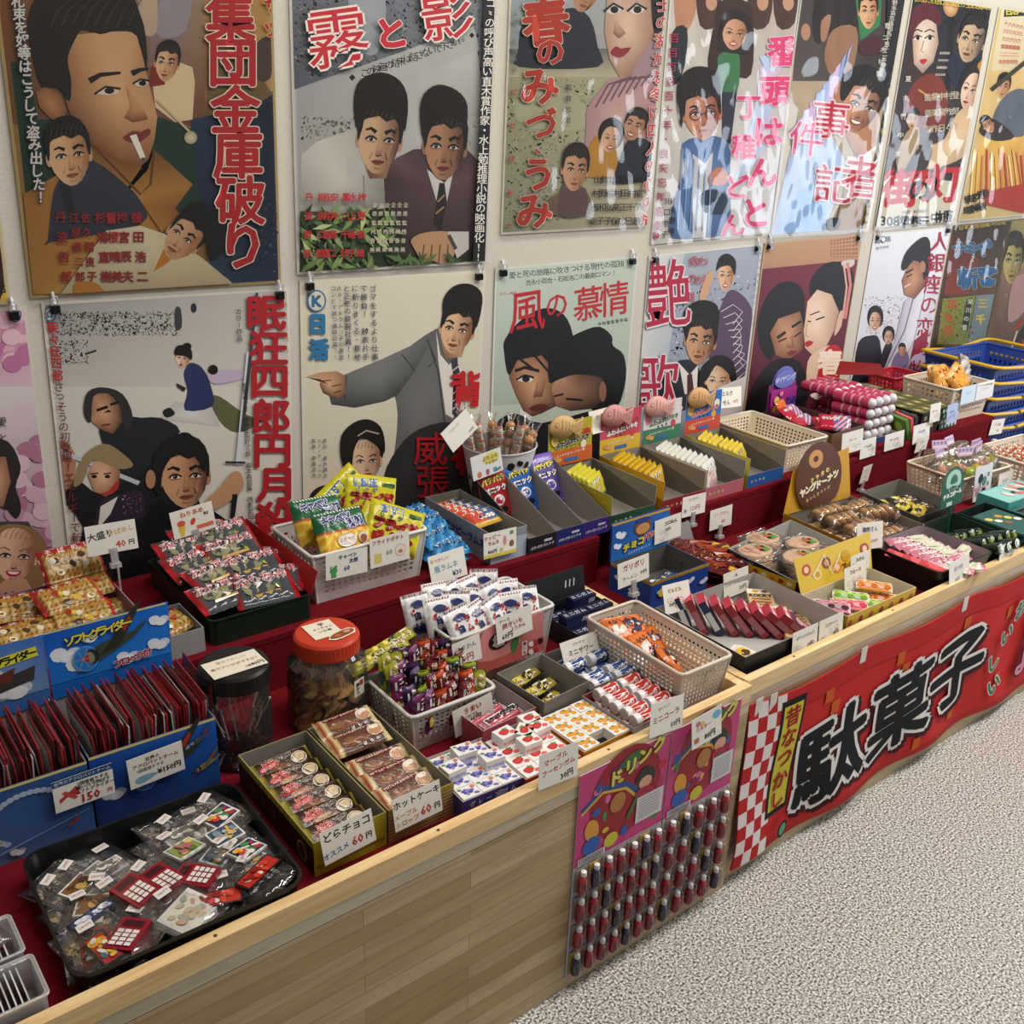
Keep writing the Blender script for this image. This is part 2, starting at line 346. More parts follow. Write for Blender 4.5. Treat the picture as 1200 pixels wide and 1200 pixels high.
# ------------------------------------------------------------------ posters on the wall
PH, PW = .728, .515
def rot2(x, y, a): return x*cos(a)-y*sin(a), x*sin(a)+y*cos(a)
class Poster:
    def __init__(s, label, x, z, crop, top=True, roll=0, w=PW, bg='d8cdb4', edge='d9d3c4', name='film_poster', h=PH, m=.006, d=.0):
        "x: left edge, z: top edge (top=True) or bottom edge; crop: ox, oy, scale of art coordinates"
        s.mb = MB(); s.x = x; s.z1 = z if top else z+h; s.w = w; s.h = h; s.a = rad(roll); s.crop = crop; s.m = m; s.label = label; s.name = name; s.d = d
        s.top = top; N = 12
        s.mb.add([s.W(u, v, .0) for u, v in ((0,0),(w,0),(w,h),(0,h))], [(3,2,1,0)], edge)
        s.mb.add([s.W(u, v, -.0012) for u, v in ((0,0),(w,0),(w,h),(0,h))], [(0,1,2,3)], edge)
        q = [s.W(u, v, t) for t in (0,-.0012) for u, v in ((0,0),(w,0),(w,h),(0,h))]
        s.mb.add(q, [(0,1,5,4),(1,2,6,5),(2,3,7,6),(3,0,4,7)], edge)
        s.art = Art(s.mb, s.P, .00004); s.art.mbw = s
        s.art.k = 1
        u0, v0, u1, v1 = m, m, w-m, h-m
        s.mb.add([s.W(u, v, .00002) for u, v in ((u0,v0),(u1,v0),(u1,v1),(u0,v1))], [(3,2,1,0)], bg)
    def W(s, u, v, h):  # u right, v down from the top left corner
        dx, dz = rot2(u, -v, s.a); return Vector((s.x+dx, -.0035-s.d-h, s.z1+dz))
    def P(s, X, Y, h):
        p = aty(X/s.crop[2]+s.crop[0], Y/s.crop[2]+s.crop[1], 0)
        u, v = rot2(p.x-s.x, p.z-s.z1, -s.a); v = -v
        u = min(max(u, s.m), s.w-s.m); v = min(max(v, s.m), s.h-s.m)
        return s.W(u, v, h)
    def done(s, sleeve=False, clips=False):
        o = s.mb.build(s.name, PAPER); tag(o, s.label, 'poster', 'film posters on the wall')
        if sleeve:
            b = MB(); n, k = 40, 56; v = []; rr = random.Random(int(s.x*100)+5); ph = [rr.uniform(0,6) for _ in range(6)]
            for j in range(k+1):
                for i in range(n+1):
                    u, t = i/n*(s.w+.004)-.002, j/k*(s.h+.006)-.002
                    wv = .0028*sin(u*34+t*21+ph[0]+1.5*sin(t*17+ph[1]))+.002*sin(u*-51+t*40+ph[2]+2*sin(u*19+ph[3]))+.0012*sin(u*90+t*13+ph[4])
                    e = min(1, 12*min(u+.012, s.w+.012-u, t+.012, s.h+.018-t)/s.w)
                    v.append(s.W(u, t, .008+wv*(.75 if 1.2 < s.x < 2.2 and s.z1 > 1.3 else .4)*(.2+.8*max(e,0))))
            fs = [(j*(n+1)+i, (j+1)*(n+1)+i, (j+1)*(n+1)+i+1, j*(n+1)+i+1) for j in range(k) for i in range(n)]
            b.add(v, fs, 'ffffff', True); c = b.build('plastic_sleeve', SLEEVE, o); c['label'] = 'wrinkled clear plastic sleeve'
        if clips:
            for u in (.022, s.w-.025):
                b = MB(); c = s.W(u, .004, .003)
                b.M = Matrix.Translation(c)
                b.box(-.009,.009,-.007,.004,-.018,-.002,'17171a'); b.box(-.007,.007,-.011,-.007,-.016,-.006,'0c0c0e')
                for q in (-1,1): b.tube([(q*.005,-.006,-.002),(q*.006,-.010,.010),(q*.003,-.011,.016)], .0011, 'c9ccd0', 5)
                b.tube([(-.003,-.011,.016),(.003,-.011,.016)], .0011, 'c9ccd0', 5)
                b.tube([(0,-.006,.0),(0,.003,.022)], .0035, 'e4e6ea', 8)
                t = b.build('binder_clip', GLOSS); tag(t, 'black binder clip at the top %s corner of the %s' % ('left' if u < .1 else 'right', clips), 'clip', 'binder clips holding the lower posters')
        return o
def face(A, cx, cy, w, h, ang=0, turn=0, sk='d8ae88', sh='a06c48', side=1, hair='17110f', hs='m', f=False, smile=0, feat=1, ear=True, glasses=None, dark='1a1210'):
    c, d = cos(rad(ang)), sin(rad(ang))
    def L(a, b): a, b = a*w/2, b*h/2; return (cx+a*c-b*d, cy+a*d+b*c)
    T = lambda pts: [L(a, b) for a, b in pts]
    if hs == 'f': A.blob(T([(-1.25,.2),(-1.4,-.4),(-1.15,-1.05),(-.4,-1.45),(.5,-1.42),(1.2,-1.0),(1.4,-.3),(1.2,.3),(.8,.6),(-.8,.6)]), hair)
    if hs == 'l': A.blob(T([(-1.25,1.1),(-1.4,-.2),(-1.1,-1.0),(-.4,-1.4),(.5,-1.35),(1.2,-.9),(1.4,-.1),(1.3,1.1),(.8,1.2),(-.8,1.2)]), hair)
    if ear and hs in 'ms':
        for q in (-1, 1):
            if q*turn < .55: A.ell(*L(q*1.0, .08), .14*w/2, .24*h/2, mixc(sk, sh, .35), ang)
    pr = [(-1,.1),(-.95,.4),(-.8,.7),(-.5,.94),(-.1,1),(.2,.96),(.48,.84),(.7,.64),(.88,.42),(1,.15)]
    pts = [(q, b) for b, q in pr]+[(-q, b) for b, q in reversed(pr)]
    vc = [mixc(sk, sh, min(1, max(0, .25+.75*a*side))) if side else mixc(sk, sh, .3) for a, b in pts]
    A.fan(T(pts), sk, vc, L(-.25*side, .1))
    tx = turn*.28
    if side: A.fan(T([(side*.98,-.5),(side*.55+tx,-.25),(side*.6+tx,.1),(side*.35+tx,.45),(side*.45+tx,.75),(side*.4,.92),(side*.85,.48),(side*1.0,0)]), mixc(sk, sh, .75), [sh]*2+[mixc(sk, sh, .3)]*4+[sh]*2)
    if feat:
        k = 1-abs(turn)*.15
        for q in (-1, 1):
            ex, ey = q*.44*k+tx, .03; wd = .24*k*(1-.25*(q*turn > 0)*abs(turn))
            A.blob(T([(ex-wd*1.3,ey-.02),(ex,ey-.15),(ex+wd*1.3,ey-.03),(ex+wd,ey+.07),(ex-wd,ey+.08)]), mixc(sk, sh, .45 if q == side else .25), sub=2)
            A.blob(T([(ex-wd,ey+.03),(ex-wd*.3,ey-.055),(ex+wd*.5,ey-.05),(ex+wd,ey+.02),(ex+wd*.2,ey+.06)]), 'd8cec2', sub=2)
            A.ell(*L(ex+turn*.06, ey-.002), .10*w/2, .066*h/2, dark, ang, 10); A.ell(*L(ex+turn*.06-.03, ey-.02), .02*w/2, .014*h/2, 'e8e4e0', ang, 6)
            A.line(T([(ex-wd*1.1,ey+.025),(ex-wd*.4,ey-.07),(ex+wd*.4,ey-.07),(ex+wd*1.2,ey+.0)]), .055*h/2, dark); A.line(T([(ex-wd*.8,ey+.085),(ex+wd*.8,ey+.075)]), .02*h/2, mixc(sk, sh, .7))
            bi, bo = (ex-q*.22, -.17), (ex+q*.3, -.21)
            A.line(T([bi, (ex+q*.05, -.27), bo]), (.06 if f else .12)*h/2, hair, (.03 if f else .05)*h/2)
        A.fan(T([(tx*1.2+.02,-.05),(tx*1.5+.16*(1 if side >= 0 else -1),.4),(tx*1.3,.47),(tx*1.1-.12,.42)]), mixc(sk, sh, .3), [mixc(sk, sh, .15), mixc(sk, sh, .6), mixc(sk, sh, .7), mixc(sk, sh, .4)])
        A.line(T([(tx-.15,.47),(tx-.02,.5),(tx+.14,.46)]), .03*h/2, mixc(sh, '1a0c06', .3)); A.line(T([(tx-.16,.83),(tx+.02,.85),(tx+.18,.82)]), .035*h/2, mixc(sk, sh, .55))
        if not f: A.line(T([(tx-.3,.40),(tx-.4,.60)]), .025*h/2, mixc(sk, sh, .5)); A.line(T([(tx+.34,.40),(tx+.44,.60)]), .03*h/2, mixc(sk, sh, .9))
        lip = 'b3202c' if f else mixc('9a4a3c', sh, .4)
        if smile:
            A.blob(T([(tx-.36,.58),(tx,.56),(tx+.36,.56),(tx+.2,.74),(tx-.2,.75)]), lip, sub=2)
            A.blob(T([(tx-.28,.6),(tx,.6),(tx+.28,.59),(tx+.14,.68),(tx-.14,.69)]), 'efe8dc', sub=2)
        else:
            A.blob(T([(tx-.3,.66),(tx-.08,.6),(tx,.62),(tx+.1,.6),(tx+.3,.65),(tx+.08,.74),(tx-.1,.74)]), lip, sub=2)
            A.line(T([(tx-.3,.66),(tx,.665),(tx+.3,.65)]), .03*h/2, mixc(lip, '1a0a08', .7))
        if glasses:
            for q in (-1, 1):
                e = [L(q*.44*k+tx+.3*cos(t), .06+.2*sin(t)) for t in (2*pi*i/16 for i in range(17))]
                A.line(e, .05*h/2, glasses)
            A.line([L(-.14+tx,.04), L(.14+tx,.04)], .04*h/2, glasses)
    if hs == 'm': A.blob(T([(-1.03,.12),(-1.1,-.4),(-1.0,-.85),(-.55,-1.16),(.1,-1.26),(.75,-1.08),(1.1,-.55),(1.04,.1),(.93,-.08),(.88,-.42),(.62,-.6),(.25,-.5),(-.1,-.64),(-.45,-.58),(-.82,-.48),(-.92,-.08)]), hair, sub=2)
    if hs in 'ms' and w > 60:
        g = mixc(hair, '8a7a70', .35)
        for i in range(7): a0 = -.75+.24*i; A.line(T([(a0,-.66+.04*(i % 3)),(a0+.1,-.86),(a0+.28,-1.02)]), .022*h/2, g, .006*h/2)
    elif hs == 's': A.blob(T([(-1.0,.1),(-1.1,-.4),(-.95,-.9),(-.4,-1.2),(.3,-1.2),(.9,-.95),(1.1,-.4),(1.0,.1),(.9,-.5),(.6,-.78),(0,-.84),(-.6,-.76),(-.9,-.45)]), hair, sub=2)
    elif hs in 'fl': A.blob(T([(-1.06,.3),(-1.2,-.4),(-1.0,-.95),(-.4,-1.3),(.4,-1.3),(1.05,-.9),(1.2,-.3),(1.05,.3),(.95,-.3),(.6,-.72),(-.1,-.86),(-.65,-.66),(-.95,-.2)]), hair, sub=2)
def neck(A, pts, sk, sh): A.fan(pts, mixc(sk, sh, .4), [mixc(sk, sh, .3+.5*(i % 2)) for i in range(len(pts))])
def foliage(A, x0, y0, x1, y1, n, cols, s, rr):
    for _ in range(n):
        x, y, a = rr.uniform(x0, x1), rr.uniform(y0, y1), rr.uniform(0, pi)
        A.poly([(x-s*cos(a),y-s*sin(a)),(x+s*.25*sin(a),y-s*.25*cos(a)),(x+s*cos(a),y+s*sin(a)),(x-s*.25*sin(a),y+s*.25*cos(a))], rr.choice(cols))
def speck(A, x0, y0, x1, y1, n, cols, s, rr):
    h = A.up(); s *= .5
    for _ in range(int(n*2.4)):
        x, y, q = rr.uniform(x0, x1), rr.uniform(y0, y1), rr.uniform(.4, 1)*s
        A.mb.add([A.P(x+q*rr.uniform(-1,1), y+q*rr.uniform(-1,1), h) for _ in range(4)], [(0,1,2),(0,2,3)], rr.choice(cols))
# --- upper row, first: safe-breaker film
p = Poster('large upper poster with a smoking man in a gold coat', -.296, 1.209, (0,0,3.4286), False, -1.2, bg='8a6a3c', edge='a8905e'); A = p.art
A.quad([(0,-80),(600,-80),(600,500),(0,500)], ['7a4a22','9a7a5a','5c4a34','6a4522'])
A.quad([(600,-80),(840,-80),(840,520),(600,480)], ['8d8088','a08d6c','6b3c24','7a4a30'])
A.quad([(820,-80),(1180,-80),(1160,400),(820,440)], ['b08d58','b8924a','b09058','8a5a34'])
A.poly([(40,250),(110,240),(150,480),(640,470),(830,540),(860,800),(700,860),(100,780),(70,500)], '17382b')
A.fan([(760,480),(1010,430),(1150,370),(1165,1140),(930,1140),(840,1060),(800,800)], '1c2a42', ['22344e','182238','121a2c','1d2c44','22344e','2c3c50','1a2840'])
A.poly([(830,230),(1000,240),(1130,380),(1000,440),(830,420)], '6d5a3a'); A.blob([(1030,170),(1100,150),(1125,250),(1060,330),(1010,280)], '4a3830')
A.blob([(700,-80),(770,-80),(745,120),(640,150),(620,60)], '93898f'); A.blob([(560,-40),(620,-60),(625,130),(560,120)], 'b5a08a')
A.poly([(610,330),(620,250),(690,240),(770,270),(780,330),(770,480),(700,490),(620,430)], 'd9c49c'); A.poly([(600,270),(650,240),(660,340),(600,350)], '7a2820')
face(A, 668, 252, 92, 150, 8, -.3, hair='1c1413'); A.line([(625,400),(770,540)], 9, 'c9b58a'); A.ell(762, 552, 26, 26, 'd8cfae', edge='a89c78')
A.fan([(90,780),(230,700),(370,570),(480,640),(590,680),(615,600),(770,740),(700,835),(735,880),(640,935),(420,920),(240,1180),(130,1180)], 'b5813c', ['96662a','a5733a','6a4420','7a5028','8a5c2c','6a4420','a5773a','8a5c2c','8d5f2c','a5773a','b5813c','b58a44','a5773a'])
A.line([(360,575),(560,780),(600,740),(615,600)], 10, '5f3c1c'); A.line([(545,790),(640,930)], 8, '5f3c1c')
A.fan([(255,250),(300,140),(400,128),(540,125),(578,260),(597,350),(628,470),(617,560),(592,640),(560,668),(480,645),(360,572),(290,490),(265,420)], 'd6aa7c', ['9a6a44','b58a60','caa074','c49a70','b08058','c09468','c09468','a87850','8c5c3a','7d5032','8a5a38','7a4c2e','6e4228','84563a'], (470,400))
A.fan([(140,370),(180,345),(240,385),(262,440),(250,500),(200,475),(155,430)], 'b58258', ['8a5a38']*7)
A.blob([(110,70),(190,-40),(480,-60),(560,60),(585,180),(583,290),(550,150),(470,122),(400,138),(330,118),(300,155),(268,235),(282,320),(275,408),(228,350),(165,345),(128,230)], '1b1613')
[A.line([(200+44*i,110-6*(i%3)),(230+44*i,40),(290+40*i,-10)], 7, '3f352e', 2) for i in range(8)]; A.line([(355,325),(400,300),(480,292)], 26, '1b1411', 10); A.line([(525,295),(560,280),(592,275)], 24, '1b1411', 8)
A.blob([(385,375),(420,350),(470,362),(465,378),(420,382)], 'd8c8b4', sub=2); A.ell(435,364,20,13,'1a100d'); A.line([(375,378),(420,348),(480,356)], 8, '1a100d')
A.blob([(535,335),(560,320),(592,330),(575,346),(548,348)], 'd8c8b4', sub=2); A.ell(568,334,15,11,'1a100d'); A.line([(530,335),(560,318),(596,324)], 8, '1a100d')
A.fan([(505,350),(520,430),(495,470),(530,490),(590,478),(575,440)], 'b98a60', ['c09468','b08058','8c5c3a','70442a','7d5032','c09468'])
A.blob([(490,552),(530,525),(560,530),(592,515),(600,535),(560,568),(520,570)], '7a3428', sub=2); A.poly([(517,545),(543,538),(580,632),(560,640)], 'ece6d8'); A.ell(570,638,9,7,'55504a')
A.blob([(190,960),(215,760),(270,690),(360,640),(500,740),(560,810),(560,900),(200,970)], '2f3642'); A.poly([(270,700),(300,860),(260,860),(235,740)], '20242c')
face(A, 272, 620, 165, 250, -8, .15, hair='14100f', sk='d8ae84')
A.fan([(240,1190),(420,925),(560,905),(660,940),(800,1030),(930,1140)], 'cfc4a4', ['b5a584','c8bc9c','d8ceb0','cfc4a4','c8bc9c','b5a584'])
A.poly([(610,1090),(650,1000),(720,1010),(660,1060)], 'b8762a'); face(A, 735, 950, 135, 210, 38, -.5, hair='120f10', sk='caa07a')
A.blob([(740,850),(790,805),(850,840),(900,930),(880,1020),(830,1030),(815,940)], '110e10')
A.blob([(300,1130),(380,1135),(410,1180),(300,1185)], 'b5762c')
speck(A, 1030, 800, 1140, 1090, 26, ['3d5a78','55708a','2a3c58','8fa0ac'], 26, RN)
A.vt('集団金庫破り', 918, 70, 968, 985, 205, 'b3202a', .022, 'e8dcc4', .02); 
A.vt('ザツ', 1085, 20, 1085, 120, 70, 'b3202a', .03, 'e0c47a', .03)
A.vt('札束を奴等はこうして盗み出した！', 66, 5, 158, 790, 55, 'd4d0c4', .02, '1d2a4a', .05)
for i, (t, x) in enumerate((('鶴田浩二',548),('梅宮辰夫',490),('曽根晴美',446),('杉浦直樹',402),('佐久間良子',345),('江原真二郎',298),('丹波哲郎',242))):
    A.vt(t, x-6, 872, x+18, 1108, 48 if len(t) < 5 else 42, '8e2226', .02)
p.done(True)
# --- upper left edge: wrestler film, only its right strip in view
p = Poster('yellow upper poster cut by the left edge of the view with red vertical lettering', -.842, 1.215, (0,0,3.4286), False, -1.5, bg='d8b430', edge='c9bb90'); A = p.art
A.quad([(-300,0),(60,0),(100,420),(-300,420)], ['cfc2a0','c8b070','cfae48','b99a30']); A.rect(-300,420,200,1190,'dcb92c'); A.blob([(-120,820),(-10,860),(14,1000),(0,1200),(-150,1200)], '3a1c18')
A.vt('々等レスラー', -70, 460, -60, 1100, 50, '9a1c20', .02)
A.vt('ンど留の王様にプロレスラー等々', 8, 455, 52, 1170, 54, '9c2222', .02); A.vt('日本', -30, 1020, 5, 1160, 50, '1a1a1a', .02)
p.done(True)
# --- upper second: two men on the grass
p = Poster('upper poster showing two men crouching together in grass under a red title', .2545, 1.213, (330,0,3.636), False, -.9, bg='b9bcc0', edge='d5d0c4'); A = p.art
A.quad([(40,-80),(930,-80),(930,330),(40,380)], ['70747c','8a9098','8a8f94','5a5f68']); rr = random.Random(3)
speck(A, 50, -60, 900, 330, 500, ['565b64','3d4450','7d848c','2f3540','9aa0a4'], 26, rr)
A.blob([(300,-60),(420,-60),(440,80),(400,230),(310,200),(280,80)], 'a5aab0')
A.fan([(60,378),(815,112),(845,330),(842,560),(800,1100),(75,1160)], 'c5c4bf', ['aaacac','c9c9c6','bcbcba','a8a8a2','a09c90','b5b0a0'])
A.poly([(290,330),(815,115),(840,210),(560,330)], 'bfc0be'); A.poly([(795,150),(806,138),(818,150),(806,163)], '111111'); A.poly([(283,330),(297,316),(311,330),(297,344)], '111111')
A.vt('この映画の結末は話さないで下さい。', 350, 312, 768, 172, 40, '1e1c1c', .012)
speck(A, 80, 500, 330, 600, 60, ['6f7a58','8a9070','555f48'], 26, rr); speck(A, 760, 470, 860, 640, 30, ['e0ddd0','9a9a8c','5a6050'], 16, rr)
A.fan([(70,1160),(75,900),(300,900),(520,880),(820,980),(870,1110)], '3c4a30', ['2f3c28','4a5a38','3a4a30','28341f','2f3a26','1f281c'])
A.fan([(78,800),(80,660),(150,600),(330,540),(420,700),(440,870),(350,900),(260,935),(130,870)], 'd8d6cc', ['b5b3aa','c9c8c0','d5d3ca','bab8ae','a5a39a','8d8b84','96948c','a8a69c','bab8ae']); A.poly([(275,660),(345,700),(352,745),(275,745)], 'c5c3ba'); A.line([(345,745),(350,880)], 5, '8a887e')
A.fan([(430,740),(470,680),(560,635),(780,630),(880,720),(890,800),(850,1080),(540,1085),(440,900)], '5d454a', ['4a3538','6a5055','54404a','3c2c30','6a5055','5a4448','3a2a2e','3d2c30','48343a'])
A.poly([(615,720),(690,780),(730,720),(700,860),(660,870)], 'dcd9d2'); A.poly([(668,778),(690,780),(700,860),(672,990),(640,950)], '2b2224'); A.line([(660,860),(690,830)], 8, 'a58a50'); A.line([(652,910),(688,880)], 8, 'a58a50')
neck(A, [(330,640),(480,640),(440,760),(370,760)], 'b58a68', '4a2c20')
face(A, 412, 590, 178, 300, 6, .12, side=1, hair='181211', sk='d6b08c', sh='5d3826'); A.blob([(302,420),(330,340),(420,308),(500,345),(533,430),(520,560),(500,500),(440,480),(360,470),(335,560),(310,530)], '18120f')
face(A, 690, 620, 170, 290, 4, -.05, side=1, hair='181211', sk='b98a68', sh='3d2418'); A.blob([(582,480),(600,400),(660,360),(740,385),(785,450),(775,580),(760,520),(700,500),(640,530),(600,600)], '18120f')
A.blob([(545,1020),(600,990),(700,985),(740,1020),(730,1080),(690,1130),(640,1110),(600,1125),(560,1060)], 'c9a078'); 
for k in range(4): A.line([(600+34*k,1040),(590+36*k,1120)], 6, '7a5238')
A.poly([(700,985),(790,985),(790,1060),(740,1100),(720,1040)], 'd5d3cc'); A.line([(705,1000),(735,1060)], 16, '4a4a4c')
foliage(A, 80, 900, 480, 1160, 130, ['6f8a4a','4f6a38','8aa05c','38502c','a5b47c','2c3c22'], 46, rr); foliage(A, 480, 1090, 800, 1130, 24, ['4f6a38','38502c'], 34, rr)
A.poly([(848,-80),(905,-80),(872,1115),(800,1110),(832,500)], '131316'); A.quad([(905,-80),(935,-80),(890,1110),(876,1110)], ['4a5468','5a6478','3a3440','4a3a44'])
A.vt('コ〟の呼び声高い直木賞作家・水上勉推理小説の映画化!!', 876, 15, 824, 1092, 45, 'dedbd2', .012)
A.t('霧', 225, 165, 275, 'b3222f', .013, 8, 'dccfc4', .02); A.t('と', 455, 140, 145, 'b3222f', .04, 8, 'dccfc4', .025); A.t('影', 690, 62, 235, 'b3222f', .013, 8, 'dccfc4', .02)
for i, (t, x) in enumerate((('丹波哲郎',104),('柳永二郎',158),('永井智雄',184),('安井昌二',212),('鳳八千代',262),('水上竜子',290),('梅野泰靖',330))): A.vt(t, x, 838, x-8, 1075, 38, 'a8282c', .02)
for i in range(6): A.vt('企原監撮音美', 385+26*i, 870, 372+26*i, 1060, 22, 'c5bca8', .01)
p.done(True)
# --- upper third: lake film
p = Poster('upper poster of a woman in a headscarf above a small couple', .812, 1.271, (570,0,3.333), False, -.4, bg='c9c2ac', edge='d0c9b8'); A = p.art
A.quad([(70,-80),(720,-80),(700,190),(70,190)], ['9aa5a8','a5adb0','b0aaa0','8f9a98']); A.quad([(70,190),(690,190),(690,310),(70,310)], ['4a5460','76706c','c2b89c','bdb694'])
A.quad([(70,300),(690,300),(660,900),(60,910)], ['9a9a78','b0a98c','c8b9a0','8a8f78'])
speck(A, 70, 310, 420, 540, 160, ['8a9078','a8ab8c','6f7a68','b5b59a','5f6c60'], 24, rr); speck(A, 70, 540, 390, 860, 200, ['76826c','9aa088','55604e','b0b49c','404a3c'], 20, rr); A.blob([(110,400),(260,330),(390,420),(420,500),(160,500)], 'aaa88a')
A.blob([(120,200),(140,90),(240,60),(330,30),(400,70),(430,180),(430,262),(125,262)], '20242e'); face(A, 385, -30, 100, 160, 20, .6, hair='171311', sk='b58a6a'); 
A.blob([(385,500),(390,420),(450,340),(480,310),(600,290),(700,330),(690,480),(640,560),(520,560),(420,640),(380,600)], 'b0888a', ccol='c9a8a0')
A.fan([(455,120),(470,-60),(640,-80),(660,120),(640,220),(590,290),(520,310),(475,230)], 'dcc0a8', ['b08a74','c0a08c','a88068','a07862','9a7460','8f6a58','a8826c','b8927c'], (540,120))
A.blob([(640,-80),(720,-80),(700,160),(650,140)], '241d20'); A.blob([(600,220),(690,120),(690,330),(610,290),(560,310)], 'a58a90'); 
for k in range(7): A.line([(420+30*k,420-14*k),(470+26*k,330-6*k),(560+20*k,300)], 7, '6a4f5c')
for ex in (490, 580): A.blob([(ex-30,40),(ex,18),(ex+34,34),(ex,58)], 'dcd4cc', sub=2); A.ell(ex+4,38,16,14,'15100f'); A.line([(ex-36,44),(ex,14),(ex+40,36)], 9, '15100f')
A.fan([(500,80),(490,130),(512,150),(540,130)], 'b8927c', ['c9a890','8a6450','6d4838','a8826c']); A.blob([(478,205),(500,180),(520,190),(560,185),(530,220),(500,222)], '8e2a34', sub=2)
A.blob([(380,640),(400,560),(430,530),(490,560),(500,680),(390,690)], 'b5842c'); A.blob([(490,700),(520,600),(560,540),(640,560),(655,690),(500,720)], '20222c'); face(A, 478, 540, 72, 110, 10, .3, f=True, hs='f', smile=1, hair='1d1719'); face(A, 572, 490, 80, 120, 20, -.4, smile=1, hair='1d1719', sk='c09474')
A.blob([(215,830),(230,780),(290,740),(300,690),(380,740),(395,840)], '6f5e48'); A.blob([(300,700),(340,740),(380,735),(380,835),(270,835)], '5f4a48'); face(A, 338, 660, 98, 170, 6, .25, hair='171311', sk='c89c78')
for i, t in enumerate(('山村道聡','鈴野和子','北橋弘子','石村高保','野田正広','田村千巳','近喜了泉')): A.vt(t, 425+28*i, 700, 408+28*i, 862, 34, '1c1a18', .012)
for i, (c, x, y, s) in enumerate((('春',222,85,190),('の',238,205,120),('み',196,340,160),('づ',206,480,130),('、',190,590,70),('う',192,680,140),('み',176,825,150))): A.t(c, x, y, s, 'b03020', .03, 6, 'd8cfb8', .012)
A.vt('上護・松竹作品', 102, 50, 98, 270, 22, '6a6a64', .006); A.vt('士の湖かな冬に四人の心の放', 682, 20, 618, 860, 58, 'c04a48', .02, 'e4d8cc', .03); A.vt('監督岩間', 312, 340, 306, 470, 26, '3a3a34', .01)
A.vt('松竹映画大', 96, 360, 78, 880, 26, 'b03020', .01)
p.done(True)
# --- upper fourth: comedian with spectacles
p = Poster('upper poster of a spectacled man in a blue suit with pink title characters', 1.338, 1.2175, (570,0,3.333), False, .6, w=.534, bg='d9d8d4', edge='d5d4cc'); A = p.art
A.quad([(715,-80),(1230,-80),(1140,930),(640,950)], ['cfc8bc','b5a898','e0e0e6','d2cfc8'])
A.blob([(735,-80),(820,-80),(810,60),(770,130),(735,100)], 'c08a6c'); A.blob([(720,130),(780,110),(770,260),(725,330)], '20262e')
for x in (850, 1050, 1150): A.blob([(x-30,-80),(x+60,-80),(x+50,90),(x-20,100)], '4a3028'); A.ell(x+25,10,22,32,'c89a7c')
A.blob([(860,290),(890,70),(920,0),(1020,10),(1040,110),(1030,290),(960,300)], '3a241e'); A.blob([(900,260),(905,215),(960,190),(985,230),(975,360),(915,360)], '3f7a50'); A.poly([(915,360),(975,360),(950,560),(915,570)], '2a2c3c')
face(A, 965, 130, 95, 130, 8, 0, f=True, hs='l', smile=1, hair='241a18', sk='d8a888')
for k in range(8): A.poly([(960+18*k,700-60*k),(1000+18*k,690-60*k),(1100+8*k,560-50*k),(1060,500-40*k)], ['c8d4ee','e2e0f0','d8c8e4','bccfee'][k % 4])  # pale blue and lilac facets: wrinkled sleeve reflection painted into the print
A.blob([(720,930),(735,760),(770,660),(760,560),(860,530),(940,560),(945,700),(930,930)], '4a6a9c', ccol='6a8abc'); A.poly([(800,600),(850,640),(880,590),(850,930),(800,930)], 'd8d8dc'); A.blob([(830,770),(860,740),(930,760),(930,830),(850,830)], '2c4258')
face(A, 835, 440, 140, 210, -4, .2, hair='17120f', sk='c89070', sh='8d4a38', glasses='6a2a2c'); A.blob([(738,400),(745,310),(800,262),(870,268),(905,320),(905,430),(880,370),(800,350),(765,420),(755,500)], '19130f')
A.blob([(860,690),(900,650),(935,680),(925,720),(870,720)], 'c8826a')
for k in range(6): A.line([(760+22*k,580+20*k),(740+24*k,900)], 5, '8aa8d4')
A.vt('番頭はんと', 1150, 200, 1045, 830, 125, 'e0447c', .03, 'f2dce8', .02); A.vt('丁稚どん', 1018, 420, 955, 880, 100, 'e0447c', .03, 'f2dce8', .02)
A.vt('百百百百百十年・良夫忘年喜劇', 726, 150, 664, 880, 40, 'b02a50', .012); A.ell(652,918,15,15,'b02a50'); A.vt('川口京子', 702, 785, 688, 915, 30, '20201f', .01); A.vt('大矢野岐', 726, 780, 716, 900, 28, '20201f', .01)
p.done(True)
# --- upper fifth: reporter
p = Poster('upper poster of a grinning young reporter with a black strip of yellow lettering', 1.878, 1.2145, (900,0,4), False, -.6, w=.525, bg='b5a58c', edge='cfcabc'); A = p.art
A.quad([(150,-100),(640,-100),(640,380),(110,380)], ['3a3438','4a4040','1c1a1e','5a504c']); A.blob([(240,-60),(400,-100),(420,130),(360,180),(300,140),(230,210),(200,120)], '241d1e'); A.blob([(300,140),(410,130),(400,300),(330,400),(260,280)], '9a7258'); A.blob([(245,100),(290,70),(270,180),(245,190)], 'a87c60'); A.ell(172,150,22,40,'b5866a')
A.poly([(400,-60),(535,-60),(520,120),(430,190),(415,80)], '2f7a48'); face(A, 465, 50, 85, 170, 0, .1, hair='1a1514', sk='dcae84'); A.blob([(420,230),(440,190),(510,170),(530,240),(450,260)], '4a1c24')
for k in range(9): A.poly([(130+30*k,560-40*k),(180+26*k,540-42*k),(240+10*k,640-20*k),(150+20*k,700-20*k)], ['a8b8e4','c9c4ec','d8b8e0','8fb0e8'][k % 4])  # bluish sleeve reflection painted into the print as diagonal facets
A.poly([(10,1110),(100,700),(250,560),(360,760),(260,1090)], 'b4c8ec'); A.poly([(60,1100),(130,900),(300,800),(250,1090)], '9cc0ee')  # larger pale blue panes of the same painted reflection
